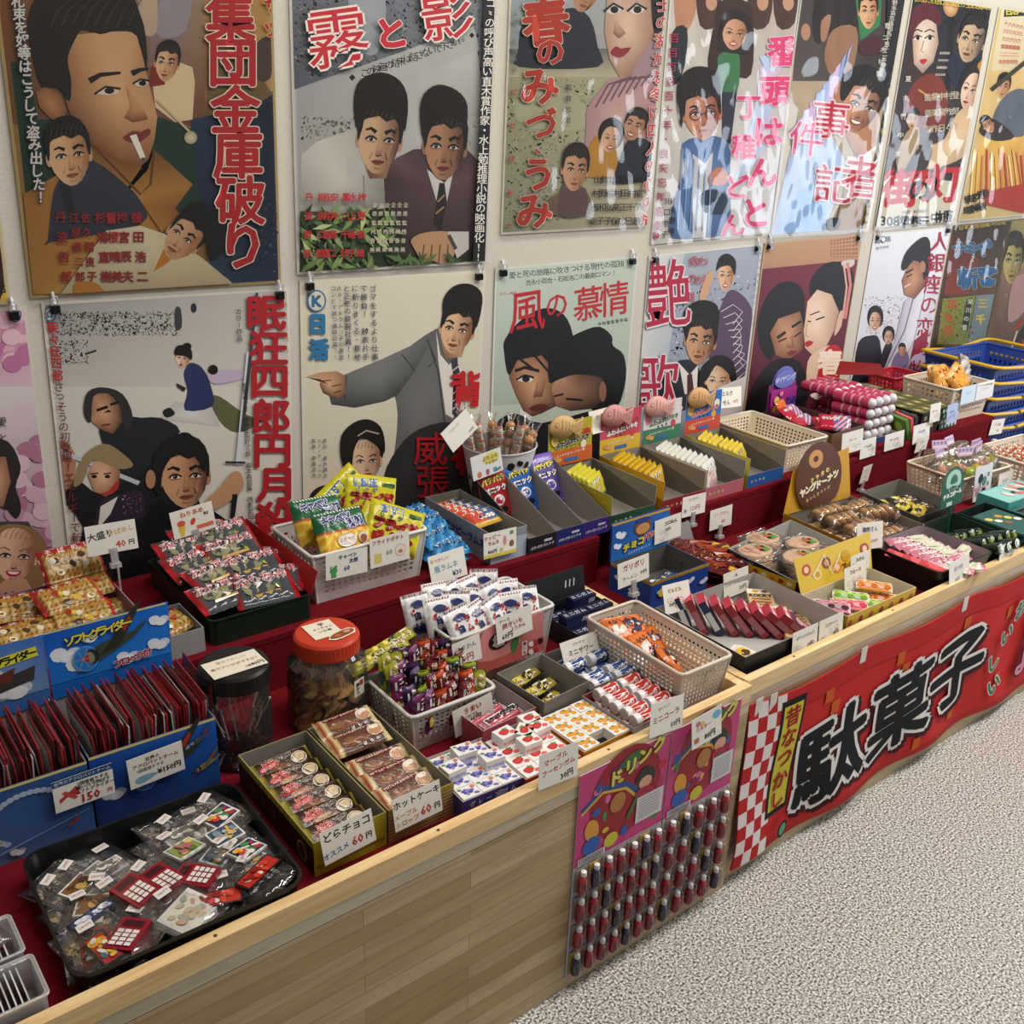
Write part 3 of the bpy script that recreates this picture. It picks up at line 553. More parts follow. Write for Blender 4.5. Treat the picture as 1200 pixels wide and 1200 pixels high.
A.blob([(340,580),(300,450),(330,380),(420,350),(500,370),(520,480),(500,600),(490,690),(420,740),(360,640)], 'a87454', ccol='c08c68'); face(A, 430, 490, 170, 270, 22, .2, hair='17120f', sk='c89270', sh='5a3020', smile=1); A.blob([(330,440),(350,350),(440,300),(510,340),(530,470),(500,430),(480,380),(420,370),(350,470)], '17120f')
A.poly([(490,690),(540,660),(500,1080),(300,1080),(360,850),(440,760)], '9a7a58'); A.poly([(360,730),(420,740),(500,680),(470,800),(380,800)], 'e0dcd2'); A.blob([(265,1030),(330,1020),(320,1070),(280,1080)], '15151a')
A.poly([(560,-100),(690,-100),(600,420),(470,1080),(425,1075),(540,500)], '17161a'); A.vt('男のペン先に男の生涯を賭ける記者魂！ＮＨＫテレビの人気番組', 648, 20, 452, 1060, 34, 'e0c03c', .014)
A.vt('戸野本英忠雄相馬千恵子二本柳寛夫', 590, -10, 520, 350, 26, 'd8d4c8', .008); A.vt('豊二木村貫', 550, 120, 510, 345, 28, 'd8d4c8', .008)
for c, x, y, s in (('事',285,560,190),('件',170,650,170),('記',300,860,190),('者',430,830,210)): A.t(c, x, y, s, 'c0203a' if x > 200 else 'd84888', .014, -6, 'ecd8dc', .022)
p.done(True)
# --- upper sixth
p = Poster('dark upper poster of a woman in a maroon hat beside a street lamp', 2.441, 1.2105, (900,0,4), False, -.2, w=.5, bg='2a2630', edge='d2ccbc'); A = p.art
A.quad([(660,-80),(1100,-80),(890,960),(520,960)], ['1a2030','141820','3a2a28','4a3a3a'])
A.poly([(800,-20),(850,0),(870,100),(850,420),(820,420),(840,100)], '0e0f14'); A.ell(852,25,36,55,'e8c890',edge='b08050'); A.rect(825,95,885,115,'15151a')
A.fan([(670,170),(700,100),(780,80),(795,200),(770,290),(720,345),(680,300)], 'ecdac6', ['b89a8a','d8c4b4','c8b0a0','a88c7c','b09484','a08474','c0a494'])
A.blob([(655,150),(680,40),(740,10),(800,50),(800,120),(740,90),(690,130),(670,190)], '5a1c28'); A.blob([(650,260),(672,180),(680,320),(720,350),(700,400),(640,380)], '3a2420')
for ex in (695, 752): A.ell(ex,178,18,11,'e8e0d8'); A.ell(ex+2,178,9,10,'120d0d'); A.line([(ex-22,180),(ex,164),(ex+22,174)], 6, '120d0d'); A.line([(ex-24,150),(ex,138),(ex+24,148)], 6, '2a1a16')
A.blob([(705,285),(722,276),(742,280),(722,302)], 'b82436', sub=2); A.line([(725,190),(712,240),(725,246)], 4, 'a88470')
A.blob([(660,420),(730,350),(800,360),(840,470),(800,620),(640,560)], '7a2e22'); A.line([(700,420),(760,460),(830,440)], 8, 'c8a050')
A.blob([(830,300),(900,230),(1000,240),(1030,320),(960,430),(880,420)], '1a2438'); face(A, 950, 185, 120, 220, 16, -.4, hair='100e10', sk='c8ac8c', sh='4a3a34')
A.blob([(860,560),(920,500),(1000,520),(1010,640),(930,720),(840,770),(720,790),(730,700),(820,650)], 'cfb08a', ccol='dcc09a'); face(A, 945, 420, 90, 190, 18, -.6, f=True, hs='f', hair='201816', sk='e0c4ac'); A.blob([(975,300),(1030,260),(1035,330),(990,340)], 'b8842c')
A.blob([(590,760),(640,620),(700,600),(690,740),(640,830)], 'a8906c'); face(A, 670, 560, 55, 90, 10, 0, hair='201a18', sk='c0a080', feat=1); A.blob([(620,830),(690,700),(760,690),(720,810)], '3a3430')
for i, t in enumerate(('監督中村登','音楽黛敏郎','製作日々子')): A.vt(t, 740, 455+75*i, 870, 445+75*i, 38, 'c8c0a8', .01)
for i in range(4): A.vt('原作脚本', 800+12*i, 250, 780+12*i, 350, 14, 'd8d0c0', .004)
A.vt('夏木竹中本', 648, 370, 600, 720, 30, 'e0dcd0', .01)
A.poly([(540,820),(900,850),(880,1060),(490,1075)], 'd6cfba'); A.vt('街の灯', 610, 880, 820, 860, 185, 'c02026', .03, sh=.1); A.t('の', 700, 890, 110, '17171a', .03)
A.vt('308海財奉行', 530, 1035, 715, 1040, 62, '17171a', .02); A.vt('中村座', 780, 1020, 840, 1010, 62, '17171a', .02); A.vt('中井富・他の東宝子', 625, 995, 730, 988, 17, '3a3a3a', .004)
A.vt('あなたも信じた星空か生む優美な物語', 690, -5, 1075, 38, 34, 'd8bc4c', .014); A.ell(1060,96,17,24,'d8d4cc'); A.ell(1060,96,13,19,'1a1a1e')
p.done(True)
# --- upper right: two more, cut by the frame
p = Poster('far right upper poster of a man in grey above a golden haze', 2.985, 1.212, (900,0,4), False, .3, w=.5, bg='d0b478', edge='cfc8b4'); A = p.art
A.quad([(1100,0),(1300,0),(1300,330),(1040,330)], ['d8d0b4','d8ccb0','c8b890','d0c4a4']); A.poly([(1105,40),(1290,20),(1280,70),(1100,80)], '2a2a26'); A.vt('日活スコープ', 1125, 55, 1260, 38, 36, 'e0d040', .02)
for i in range(5): A.vt('大日方薫二恵', 1112+18*i, 110+4*i, 1085+18*i, 290, 22, 'b03a30', .008)
A.quad([(1010,600),(1300,560),(1300,920),(930,920)], ['e0b854','e8c468','c05a30','d8a858']); A.blob([(1040,600),(1080,480),(1150,420),(1210,440),(1210,620),(1120,640)], '5a6270'); face(A, 1098, 405, 60, 110, 10, -.2, hair='15110f', sk='c89c78'); A.blob([(985,620),(1010,570),(1060,560),(1150,640),(1060,660)], '2f241e'); face(A, 1025, 585, 50, 80, -30, -.2, hair='15110f', sk='c89c78')
for k in range(14): A.line([(960+20*k,700+14*(k%3)),(940+26*k,960)], 9, ['f0d890','e8b850','d88a50','c04a34'][k % 4])  # golden ground and streaks: warm sleeve reflection put into the print colours
A.poly([(1000,900),(1300,850),(1300,990),(1020,960)], 'b03428'); A.vt('幸福の売春', 930, 935, 1010, 905, 42, '20201c', .015); A.vt('東宝映画版', 925, 985, 1000, 965, 38, '20201c', .015)
A.line([(1040,420),(1200,290)], 20, '3a3022')
p.done(True)
p = Poster('brown upper poster at the extreme right edge of the view', 3.53, 1.212, (900,0,4), False, 0, w=.5, bg='8a5a3a', edge='b8a888'); A = p.art
A.quad([(1150,-50),(1400,-50),(1400,1000),(1050,1000)], ['6a4a34','a8804a','c89a50','4a3024'])
A.blob([(1180,500),(1260,420),(1330,520),(1300,700),(1190,680)], 'b58a64'); A.vt('男の街', 1200, 760, 1180, 980, 60, 'b02a24', .03)
p.done(True)
# --- lower row
p = Poster('lower poster of sword fighters with red vertical title beside the upper pool poster column', -.293, 1.2005, (0,330,3.4286), True, -1.5, bg='cfcabd', edge='d6d1c4'); A = p.art
A.quad([(165,80),(1150,30),(1190,560),(220,560)], ['8d8d8b','b5b3ad','d3cfc4','c0bdb4']); A.quad([(200,420),(1190,420),(1220,1200),(280,1200)], ['c2bfb6','d3cfc4','cdc8bc','cfc9bd'])
speck(A, 230, 120, 720, 215, 420, ['55565a','3a3a3e','74757a','2a2a2c','8e8e8e'], 17, rr); speck(A, 230, 230, 350, 330, 70, ['4a4a4e','2f2f33','77777a'], 17, rr); A.ell(775,105,12,20,'2b2b2d'); A.blob([(700,110),(722,105),(728,180),(702,190)], '3a3a3c'); A.line([(340,290),(385,275)], 8, '2b2b2d')
A.fan([(640,545),(700,480),(860,500),(880,580),(700,560)], 'd2d0ca', ['b8b5ae']*5); A.blob([(650,520),(680,505),(700,530),(665,545)], '1d1d22'); A.blob([(840,470),(880,460),(980,530),(1050,560),(950,605),(880,560)], '5c5d40'); A.blob([(735,370),(760,325),(810,345),(845,420),(850,500),(740,515),(750,440)], '26325a'); face(A, 732, 305, 56, 84, 10, -.4, f=True, hs='s', hair='15110f', sk='dcc0a4'); A.blob([(698,290),(710,255),(760,262),(768,310),(740,296)], '15110f'); A.ell(748,258,18,14,'15110f')
A.blob([(830,370),(870,355),(975,355),(980,385),(860,410)], 'b8a8c0'); A.ell(852,352,20,20,'17120f'); A.poly([(705,405),(745,425),(735,440),(708,420)], '2a2420')
A.blob([(395,560),(480,470),(530,540),(640,545),(720,600),(640,700),(560,900),(430,900),(420,700)], '1d2026'); A.fan([(355,500),(375,450),(430,445),(480,500),(490,560),(450,610),(400,590),(365,560)], 'c89c78', ['8a5c40','a5785a','8a5c40','5d3a28','4a2c1e','6a4430','7d5238','a5785a']); A.blob([(332,500),(350,440),(410,422),(490,450),(530,540),(500,600),(478,500),(430,448),(372,460),(362,560),(340,545)], '2c2a2c')
A.line([(385,515),(430,500)], 12, '1a1210'); A.line([(440,492),(475,480)], 10, '1a1210'); A.blob([(412,525),(432,512),(445,520)], '1a1210', sub=1); A.line([(405,575),(440,570)], 7, '6a2a22')
A.blob([(240,860),(300,790),(420,850),(640,700),(700,650),(850,1000),(1010,1200),(350,1200),(330,980)], '15161c'); A.blob([(225,660),(260,640),(300,700),(290,800),(250,830)], 'a8785a'); A.poly([(240,670),(560,800),(550,815),(235,690)], 'b8bcc0')
A.fan([(350,770),(370,720),(440,710),(480,760),(470,830),(420,860),(375,840)], 'd8ae90', ['a87c60','c09478','b58a6c','8a5c44','7a4c38','8a5c44','a87c60']); A.blob([(290,815),(330,700),(410,648),(480,680),(532,735),(470,750),(370,715),(330,800)], '8d7b58'); A.blob([(392,848),(430,840),(472,790),(470,830),(430,856)], 'a8302c', sub=2)
for ex in (375, 428): A.ell(ex,780,11,7,'1a1210'); A.line([(ex-16,770),(ex+16,766)], 5, '1a1210')
A.blob([(370,1000),(400,880),(480,850),(560,840),(575,940),(480,970),(400,1060)], '2a2230'); speck(A, 490, 850, 570, 930, 40, ['b82a50','d8d0d4','7a1c3c'], 9, rr); A.poly([(400,900),(470,860),(440,930),(390,990)], 'd5d0c8')
A.blob([(480,1180),(580,980),(620,880),(760,900),(900,950),(1010,1180)], '101014')
face(A, 735, 775, 190, 260, -4, .15, hair='141112', sk='c0906c', sh='4a2a1c'); A.blob([(610,760),(620,680),(700,632),(800,640),(828,690),(815,760),(780,700),(700,690),(650,760),(640,850),(615,830)], '131113'); A.blob([(700,640),(720,605),(760,608),(775,650)], '0f0e10'); A.ell(600,790,20,38,'a8785a')
A.blob([(800,900),(880,820),(930,760),(965,770),(970,830),(900,890),(830,920)], 'b88a68'); A.poly([(918,960),(928,850),(950,850),(935,965)], '17171c'); A.poly([(940,730),(985,280),(1002,280),(962,730)], 'c9ccd2'); A.line([(900,722),(980,724)], 9, '2b2b30'); A.poly([(960,600),(1020,40),(1032,40),(975,600)], '3a3c42'); A.blob([(890,990),(930,965),(965,980),(970,1030),(910,1030)], 'b88a68')
A.vt('眠狂四郎円月殺法', 1066, 125, 1105, 1090, 150, 'a81c24', .024, None, 0, 2, 165); A.vt('カラー作品', 952, 118, 957, 225, 26, '33313a', .012); A.vt('監督森一生　原作柴田錬三郎　脚本高岩肇　撮影武田千吉', 978, 415, 1005, 985, 24, '1e1e22', .01)
A.vt('ねむりきょうしろうえんげつさっぽう', 1145, 90, 1180, 820, 20, 'a84a40', .004)
A.vt('柴々狂四郎', 205, 180, 225, 375, 50, 'a82a28', .02); A.vt('さっそうの初登場！エネルギーで斬りまくる', 232, 420, 322, 1185, 44, '6a2a26', .01); A.ell(195,128,26,30,'3a6a9a'); A.ell(195,128,19,23,'d0ccc4'); A.t('Ω',195,128,36,'3a6a9a',.03); A.blob([(300,1060),(420,1130),(450,1200),(320,1200)], '2a2026')
p.done(False, 'sword fighters poster')
p = Poster('pink lower poster at the left edge of a laughing woman with fair hair', -.835, 1.206, (0,330,3.4286), True, -1.2, bg='c9b0ba', edge='cfc8bc'); A = p.art
A.quad([(-300,90),(100,90),(150,560),(-300,560)], ['b87a9a','c07a9c','d8c8cc','c8b0bc']); A.quad([(-300,420),(140,420),(250,1200),(-300,1200)], ['d8d2d0','d2c8cc','9a5a7a','8a5a78'])
for _ in range(30):
    x, y = RN.uniform(-60,110), RN.uniform(100,330); A.ell(x, y, 40, 34, RN.choice(['c890ac','d8a8bc','b8709a','dcb8c4']))
for _ in range(30):
    x, y = RN.uniform(30,220), RN.uniform(640,1100); A.ell(x, y, 40, 34, RN.choice(['c9a4b4','b88aa4','d0b4c0','a8708c']))
A.vt('愛と友情の', 5, 560, 22, 820, 40, '2a2a30', .01); A.blob([(-120,760),(-60,640),(30,640),(80,740),(60,820),(82,900),(60,950),(0,900),(-100,960)], '2a2224'); A.fan([(-60,700),(20,700),(40,800),(10,900),(-60,900)], 'c89c80', ['8a5c44']*5); A.quad([(-120,960),(110,960),(260,1200),(-120,1200)], ['3c3a40','4a4046','2a2428','3a3036'])
A.blob([(-120,1080),(-30,990),(60,970),(150,1000),(195,1090),(190,1170),(130,1240),(-60,1240)], '8a6a48'); face(A, 55, 1095, 170, 220, 4, 0, f=True, hs='s', smile=1, hair='8d6c46', sk='dcb498', sh='8d5c48', side=1)
A.poly([(20,1190),(100,1190),(130,1240),(240,1260),(240,1340),(-100,1340),(-40,1240)], 'c09478'); speck(A, -60, 1240, 200, 1330, 120, ['55505c','8a8488','a8a0a4','3a3640'], 20, rr); A.ell(57,130,25,30,'3a4a78'); A.ell(57,130,19,24,'d4ccd0'); A.t('K',57,131,34,'3a4a78',.05)
p.done(False, 'pink laughing woman poster')
p = Poster('lower poster of a man in a grey suit pointing left on cream paper', .2485, 1.201, (340,310,4), True, -1.6, bg='d2cbb8', edge='d6cfbd'); A = p.art
A.blob([(430,1010),(480,900),(500,700),(480,560),(520,420),(680,300),(720,330),(780,420),(790,700),(830,1100),(420,1100)], '5e5f5e', ccol='6d6e6c'); A.blob([(430,1010),(500,860),(600,770),(760,740),(830,860),(850,1250),(430,1250)], '2a2a2c', ccol='3a3b3b')
A.fan([(680,318),(560,380),(430,440),(250,515),(175,600),(190,655),(300,670),(440,640),(500,610),(580,500)], '747573', ['5a5b5a','6a6b6a','767774','6d6e6c','55565a','404143','3a3b3c','4a4b4b','3a3b3c','505150'])
A.line([(520,420),(560,470),(580,500)], 6, '3a3b3c'); A.line([(260,520),(250,640)], 6, '3a3b3c'); A.line([(640,350),(690,500),(720,740)], 7, '3c3d3d'); A.line([(640,350),(680,450),(640,480)], 5, '404143')
A.fan([(70,525),(130,505),(215,498),(255,520),(258,600),(225,628),(195,622),(150,600),(135,560),(140,538)], 'cfa684', ['c49a78','b88c6a','a87c5c','8a5f44','7a5038','6a4430','5a3826','4a2c1e','7a5038','a87c5c']); A.line([(135,545),(190,540)], 6, '6a4430'); A.line([(190,570),(235,560)], 6, '6a4430'); A.line([(200,600),(235,590)], 6, '5a3826')
A.poly([(680,310),(700,420),(740,470),(770,430),(800,500),(760,720),(725,700),(690,450)], 'd8d4ca'); A.poly([(748,450),(775,430),(795,520),(790,720),(755,700),(760,520)], '34343c'); 
for k in range(6): A.line([(752,500+36*k),(792,470+36*k)], 6, 'c0bcb4')
neck(A, [(690,290),(830,340),(800,430),(720,440)], 'cfa684', '5a3826')
face(A, 778, 300, 150, 235, 12, -.25, hair='14110f', sk='d6ae8a', sh='74482e'); A.blob([(710,250),(712,160),(760,100),(830,88),(885,120),(895,180),(870,290),(850,270),(848,230),(790,225),(735,240),(715,280)], '15120f')
A.blob([(232,900),(235,800),(290,740),(360,722),(420,760),(438,840),(420,920),(400,850),(330,800),(290,870),(280,960),(250,940)], '17120f'); A.blob([(110,1050),(200,1020),(300,990),(420,1040),(430,1120),(110,1120)], '2a1c1e'); face(A, 350, 915, 135, 195, -4, .1, f=True, hs='s', hair='17120f', sk='d8b898', sh='8a6048'); A.blob([(240,930),(232,820),(300,740),(390,740),(432,800),(436,880),(410,850),(330,810),(292,870),(278,980)], '17120f'); A.line([(310,800),(350,775),(410,790)], 7, 'a8988a')
A.ell(117,168,45,52,'2a6a94'); A.ell(117,168,38,45,'d2cbb8'); A.t('K',118,170,72,'2a6a94',.05); A.vt('日活', 122, 278, 128, 395, 100, '2a72a0', .06, None, 0, 2, 92)
for i, t in enumerate(('ゴマをするより仕事','で勝負！　辞表片手','に斬りまくる、意地','と正義の鉄腕社員!!','久々！アキラルリ子の黄金','コンビで放つ痛快巨篇!!')):
    x = (385,342,302,262,228,200)[i]; A.vt(t, x-4, 110, x+6, 430, 34 if i < 4 else 25, '33404f' if i > 3 else '2a3448', .012)
for i, t in enumerate(('原作・源氏鶏太','同系人物・小川英','監督・斎藤武市')): A.vt(t, 155-26*i, 822, 158-26*i, 985, 20 if i != 1 else 13, '2a3040', .008)
A.vt('背', 825, 580, 826, 582, 170, 'b81c22', .03); A.vt('威張るな', 650, 860, 690, 1330, 165, 'b01c22', .014); A.vt('ー', 800, 920, 800, 990, 150, 'b01c22', .03); A.vt('社員', 815, 890, 830, 1150, 140, 'b01c22', .03)
p.done(False, 'grey suit poster')
p = Poster('pale green lower poster of two dark-haired heads close together', .793, 1.191, (560,280,3.529), True, -.1, w=.505, bg='b9c4b4', edge='cdd0c4'); A = p.art
A.quad([(70,120),(650,70),(640,650),(50,690)], ['bcc8bc','b8c2b4','a8b4a4','a5b0a4'])
A.vt('愛と死の旅路に吹きつける現代の孤独！', 140, 150, 615, 98, 30, '262a38', .014); A.vt('吉永小百合・石坂浩二の最高ロマン！', 205, 180, 560, 140, 25, '262a38', .01); A.vt('カラー作品', 92, 228, 150, 224, 17, 'b02a34', .01)
A.blob([(390,560),(380,420),(430,380),(500,362),(550,400),(555,440),(600,480),(608,580),(570,700),(480,720)], '101012'); A.blob([(105,470),(110,410),(180,330),(270,285),(350,310),(390,400),(400,560),(330,640),(220,520),(130,570)], '141214')
A.fan([(125,570),(160,500),(260,480),(330,560),(320,690),(260,720),(200,740),(150,640)], 'c89a76', ['7a4c34','9a6c4e','8a5c40','5a3826','4a2c1e','4a2c1e','5a3826','7a4c34'])
A.ell(190,578,34,12,'d8cfc4',4); A.ell(195,578,16,13,'15100f'); A.line([(155,580),(190,562),(228,572)], 9, '15100f'); A.line([(150,545),(190,530),(250,545)], 13, '15100f'); A.fan([(245,570),(280,580),(262,650),(225,655)], 'a8785a', ['b58a68','8a5c40','5a3826','6a4430']); A.blob([(205,700),(250,680),(290,690),(250,712)], '5a2a22', sub=2)
A.fan([(300,620),(320,560),(420,540),(520,570),(520,660),(470,700),(380,710),(320,690)], '8a6650', ['a87c62','b58a6c','5a3c2e','3a2620','3a2620','2f1f1a','4a3228','8a6048']); A.blob([(290,590),(300,470),(420,400),(540,430),(560,560),(530,600),(500,570),(400,560),(330,580)], '0f0f11'); A.line([(310,650),(350,640)], 8, '1a1210'); A.line([(360,660),(430,665)], 9, '1a1210'); A.ell(512,630,15,42,'8a5c48')
A.poly([(170,700),(230,740),(210,800),(160,790)], 'd8d8d4'); A.blob([(60,790),(150,720),(260,760),(520,700),(590,770),(620,1100),(40,1100)], '17171c')
A.line([(150,480),(230,540)], 10, '141214'); A.line([(230,480),(300,560)], 8, '141214')
for c, x, y, s in (('風',200,300,185),('の',322,275,120),('慕',452,265,150),('情',560,245,150)): A.t(c, x, y, s, 'b8242e', .012, 8, None, 0, 2, s*.85, .15)
A.vt('中村登監督作品', 500, 350, 608, 332, 15, '2a2a34', .008)
p.done(False, 'pale green two heads poster')
p = Poster('lower poster of a man in a dark suit below a woman in a kimono', 1.342, 1.188, (560,280,3.529), True, .7, w=.5, bg='8f98a6', edge='cfd0cc'); A = p.art
A.quad([(700,80),(1170,30),(1100,700),(650,650)], ['a0a8b2','9aa2b4','8a90a4','8a95a8']); speck(A, 720, 150, 1150, 600, 240, ['b4bcc8','707c94','8894a8','c0c6ce','5c6880'], 26, rr)
A.quad([(700,60),(850,50),(760,640),(650,640)], ['d0d0ce','b8bec4','a8b0ba','c8cacb'])
A.blob([(1000,280),(1040,210),(1100,240),(1140,320),(1150,440),(1100,560),(1060,640),(940,460)], '54405a'); face(A, 1022, 150, 62, 130, 4, -.1, f=True, hs='s', smile=1, hair='17120f', sk='d8b08e'); A.blob([(980,130),(995,75),(1030,60),(1062,90),(1058,150),(1040,110),(1000,115)], '17120f'); A.blob([(910,240),(940,150),(970,130),(960,180),(930,260)], 'c89c78')
for k in range(9): A.line([(1000+10*k,300+26*k),(1050+8*k,270+34*k),(1090-2*k,300+34*k),(1050,350+30*k)], 3, 'd8d4dc')
A.blob([(650,680),(740,580),(830,500),(900,520),(920,600),(900,700),(650,700)], '20202a'); A.poly([(825,510),(870,560),(905,520),(900,640),(850,640)], 'd8d4ce'); A.poly([(860,560),(880,555),(890,640),(860,640)], '4a1c24'); face(A, 915, 420, 120, 195, 8, -.1, hair='15110f', sk='c49470', sh='5a3424'); A.blob([(845,360),(850,290),(910,252),(975,265),(992,320),(975,400),(950,340),(880,330),(858,400)], '15110f')
A.blob([(905,600),(920,530),(980,480),(1040,500),(1065,600),(1020,640),(940,640)], '17120f'); face(A, 985, 585, 95, 130, 4, -.1, f=True, hs='s', hair='17120f', sk='d8b898'); A.blob([(905,600),(925,520),(990,478),(1050,510),(1062,610),(1035,560),(980,520),(940,580)], '17120f'); A.quad([(900,650),(1110,560),(1090,800),(880,800)], ['b8b4b8','d8d4d4','c0b8b8','b0a8ac'])
A.t('艶', 775, 220, 300, 'a81c3c', .014, 4, 'd8ccd0', .012, 2, 200); A.t('歌', 735, 600, 260, 'a81c3c', .014, 4, 'd8ccd0', .012, 2, 200)
A.vt('わが', 925, 90, 912, 165, 44, 'b0344c', .01); A.vt('命の唄', 888, 90, 868, 240, 48, 'b0344c', .01); A.vt('野村孝監督作品ダイニチ', 1165, 60, 1130, 350, 15, '7a4a50', .006)
p.done(False, 'kimono woman poster')
p = Poster('maroon lower poster of a man and a white-faced woman in a tall wig', 1.854, 1.1965, (860,240,3.529), True, .2, w=.525, bg='5a1a2c', edge='b59a84'); A = p.art
A.quad([(120,160),(530,120),(520,225),(110,270)], ['b08a6a','b58e70','b08668','a88064']); speck(A, 140, 170, 400, 250, 30, ['d8c0a8','c8a88c'], 7, rr)
for i in range(9): A.vt('春琴抄物語文', 400+13*i, 150-2*i, 398+13*i, 215, 10, '8a4a38', .004)
A.quad([(110,265),(520,225),(480,760),(30,880)], ['6a2034','742438','4a1626','4a1a2a'])
A.blob([(95,540),(100,450),(150,350),(220,315),(280,350),(290,450),(280,600),(200,560),(150,640),(110,600)], '17151a'); A.fan([(145,530),(180,470),(270,440),(290,520),(280,600),(220,640),(170,620)], 'c49474', ['8a5c44','a87c60','8a5c44','5a3826','6a4430','7a5038','8a5c44']); A.line([(175,550),(210,525)], 12, '17120f'); A.line([(235,505),(275,480)], 10, '17120f'); A.line([(180,565),(215,550)], 6, '17120f'); A.line([(245,545),(275,525)], 6, '17120f'); A.blob([(215,612),(240,600),(255,608),(230,622)], '7a2a24', sub=2); A.fan([(215,545),(240,540),(245,590),(215,590)], 'b5866a', ['c09474','8a5c44','6a4430','8a5c44'])
A.blob([(320,390),(310,320),(360,250),(430,235),(490,280),(480,400),(440,480),(410,430),(360,350)], '111013'); A.fan([(290,480),(300,400),(340,350),(400,370),(430,440),(410,520),(380,580),(320,620),(290,590),(285,520)], 'e6cdb8', ['d8b8a0','e0c4ae','d8bca6','c8a890','b08c78','b8947e','c8a890','c8a48e','d0ac96','dcc0aa']); A.blob([(430,450),(445,440),(440,500),(410,540)], 'd0ac96')
A.line([(310,455),(350,440)], 5, '3a2a24'); A.line([(300,480),(315,482)], 5, '2a1c18'); A.line([(335,475),(370,462)], 6, '2a1c18'); A.line([(298,490),(292,540),(305,545)], 4, 'b08c78'); A.blob([(288,572),(305,560),(325,568),(300,588)], 'b01c2c', sub=2); A.blob([(440,235),(490,225),(490,250),(455,262)], 'c8bcb4'); A.line([(465,240),(478,330),(455,470)], 12, 'c87a74'); A.line([(450,250),(462,340),(445,470)], 8, 'd89a90')
A.blob([(90,720),(170,640),(270,650),(300,780),(260,860),(40,880)], '17161a'); A.blob([(300,650),(340,600),(400,580),(420,620),(350,700),(300,760)], 'd8bca4')
A.blob([(330,800),(350,660),(380,590),(420,580),(448,620),(440,720),(400,800)], 'b81c28'); A.vt('春琴抄', 395, 650, 335, 900, 110, 'ecd8c8', .03)
p.done(False, 'maroon couple poster')
p = Poster('white lower poster of a smiling man in a white robe above city roofs', 2.447, 1.1945, (860,240,3.529), True, .3, w=.5, bg='d4d7de', edge='d4d4d0'); A = p.art
A.quad([(575,130),(890,90),(820,700),(490,700)], ['d8dbe2','dcdee4','d0d0d8','c8c8d4']); speck(A, 540, 380, 720, 560, 200, ['8d88a0','b4b0c0','6a6480','a09cb0','c8c8d4'], 13, rr)
A.blob([(490,700),(510,570),(560,540),(600,560),(600,720),(490,730)], '1c1a28'); face(A, 580, 478, 48, 85, 4, 0, f=True, hs='f', smile=1, hair='15121a', sk='d0a890'); A.blob([(590,690),(620,580),(650,570),(640,680),(600,720)], '2c2430'); face(A, 635, 545, 36, 62, 4, 0, f=True, hs='f', hair='15121a', sk='c89c84')
A.fan([(700,400),(790,310),(830,350),(830,640),(700,730),(600,720),(660,560)], 'dcdce4', ['b8b4c4','d8d8e0','c8c8d4','c8c4d0','a8a4b8','b8b4c4','a8a4b8']); A.line([(740,370),(700,520),(610,700)], 6, '7a7488'); A.line([(790,340),(740,560),(700,640)], 4, '9a96a8')
A.fan([(690,310),(720,240),(790,220),(800,320),(740,390),(700,370)], 'c08c6c', ['8a5c48','a87458','6a4030','5a3428','7a4c3a','a87458']); A.blob([(688,250),(710,190),(770,135),(805,150),(805,270),(780,310),(770,250),(740,230),(700,270)], '18151a'); A.line([(705,282),(735,265)], 7, '17120f'); A.line([(708,298),(732,286)], 5, '17120f'); A.line([(700,340),(725,325)], 5, 'd8c8c0'); A.ell(775,255,12,24,'a87458')
A.poly([(740,560),(800,510),(815,640),(700,740)], '8a3448'); A.blob([(640,700),(660,620),(700,600),(720,640),(690,720)], '7a6a90'); face(A, 690, 600, 28, 50, 0, 0, hair='15121a', sk='b88a74', feat=0); A.poly([(690,690),(740,620),(800,600),(790,700),(700,740)], 'b8a8c8')
A.vt('日活', 590, 148, 632, 140, 24, '2a2a34', .01); A.ell(612,142,11,14,'2a2a34'); A.ell(612,142,8,11,'d8dbe2'); A.vt('総天然色', 588, 178, 630, 172, 12, '5a5a64', .004)
A.vt('人銀座の恋の物', 848, 150, 758, 680, 84, 'a81c3a', .012); A.t('語', 752, 720, 80, 'a81c3a', .02)
p.done(False, 'white robe poster')
p = Poster('dark lower poster with blue characters over smaller yellow panels near the far baskets', 2.965, 1.2, (1040,230,7.5), True, .3, w=.43, bg='4a3226', edge='6a5a3c'); A = p.art
A.quad([(600,230),(1100,180),(1050,860),(490,880)], ['2a241e','2c2a20','5a4a34','7a3424']); A.quad([(560,290),(800,560),(700,860),(490,860)], ['3a1c1a','7a3a2a','8a3424','9a3a2a']); A.poly([(600,250),(1060,190),(1040,260),(600,300)], '2a261c'); A.vt('日本天然色総天然色', 640, 275, 1010, 225, 46, 'c0a430', .02)
A.quad([(480,900),(770,870),(690,1300),(430,1300)], ['9a9a34','7c9434','6a7a3c','8a8a3a']); A.quad([(775,870),(1060,850),(1000,1300),(700,1300)], ['7a8a90','8a9aa0','55604e','6a7a84']); speck(A, 450, 900, 740, 1300, 130, ['a84a24','c06a2c','55702c','b8a040'], 30, rr)
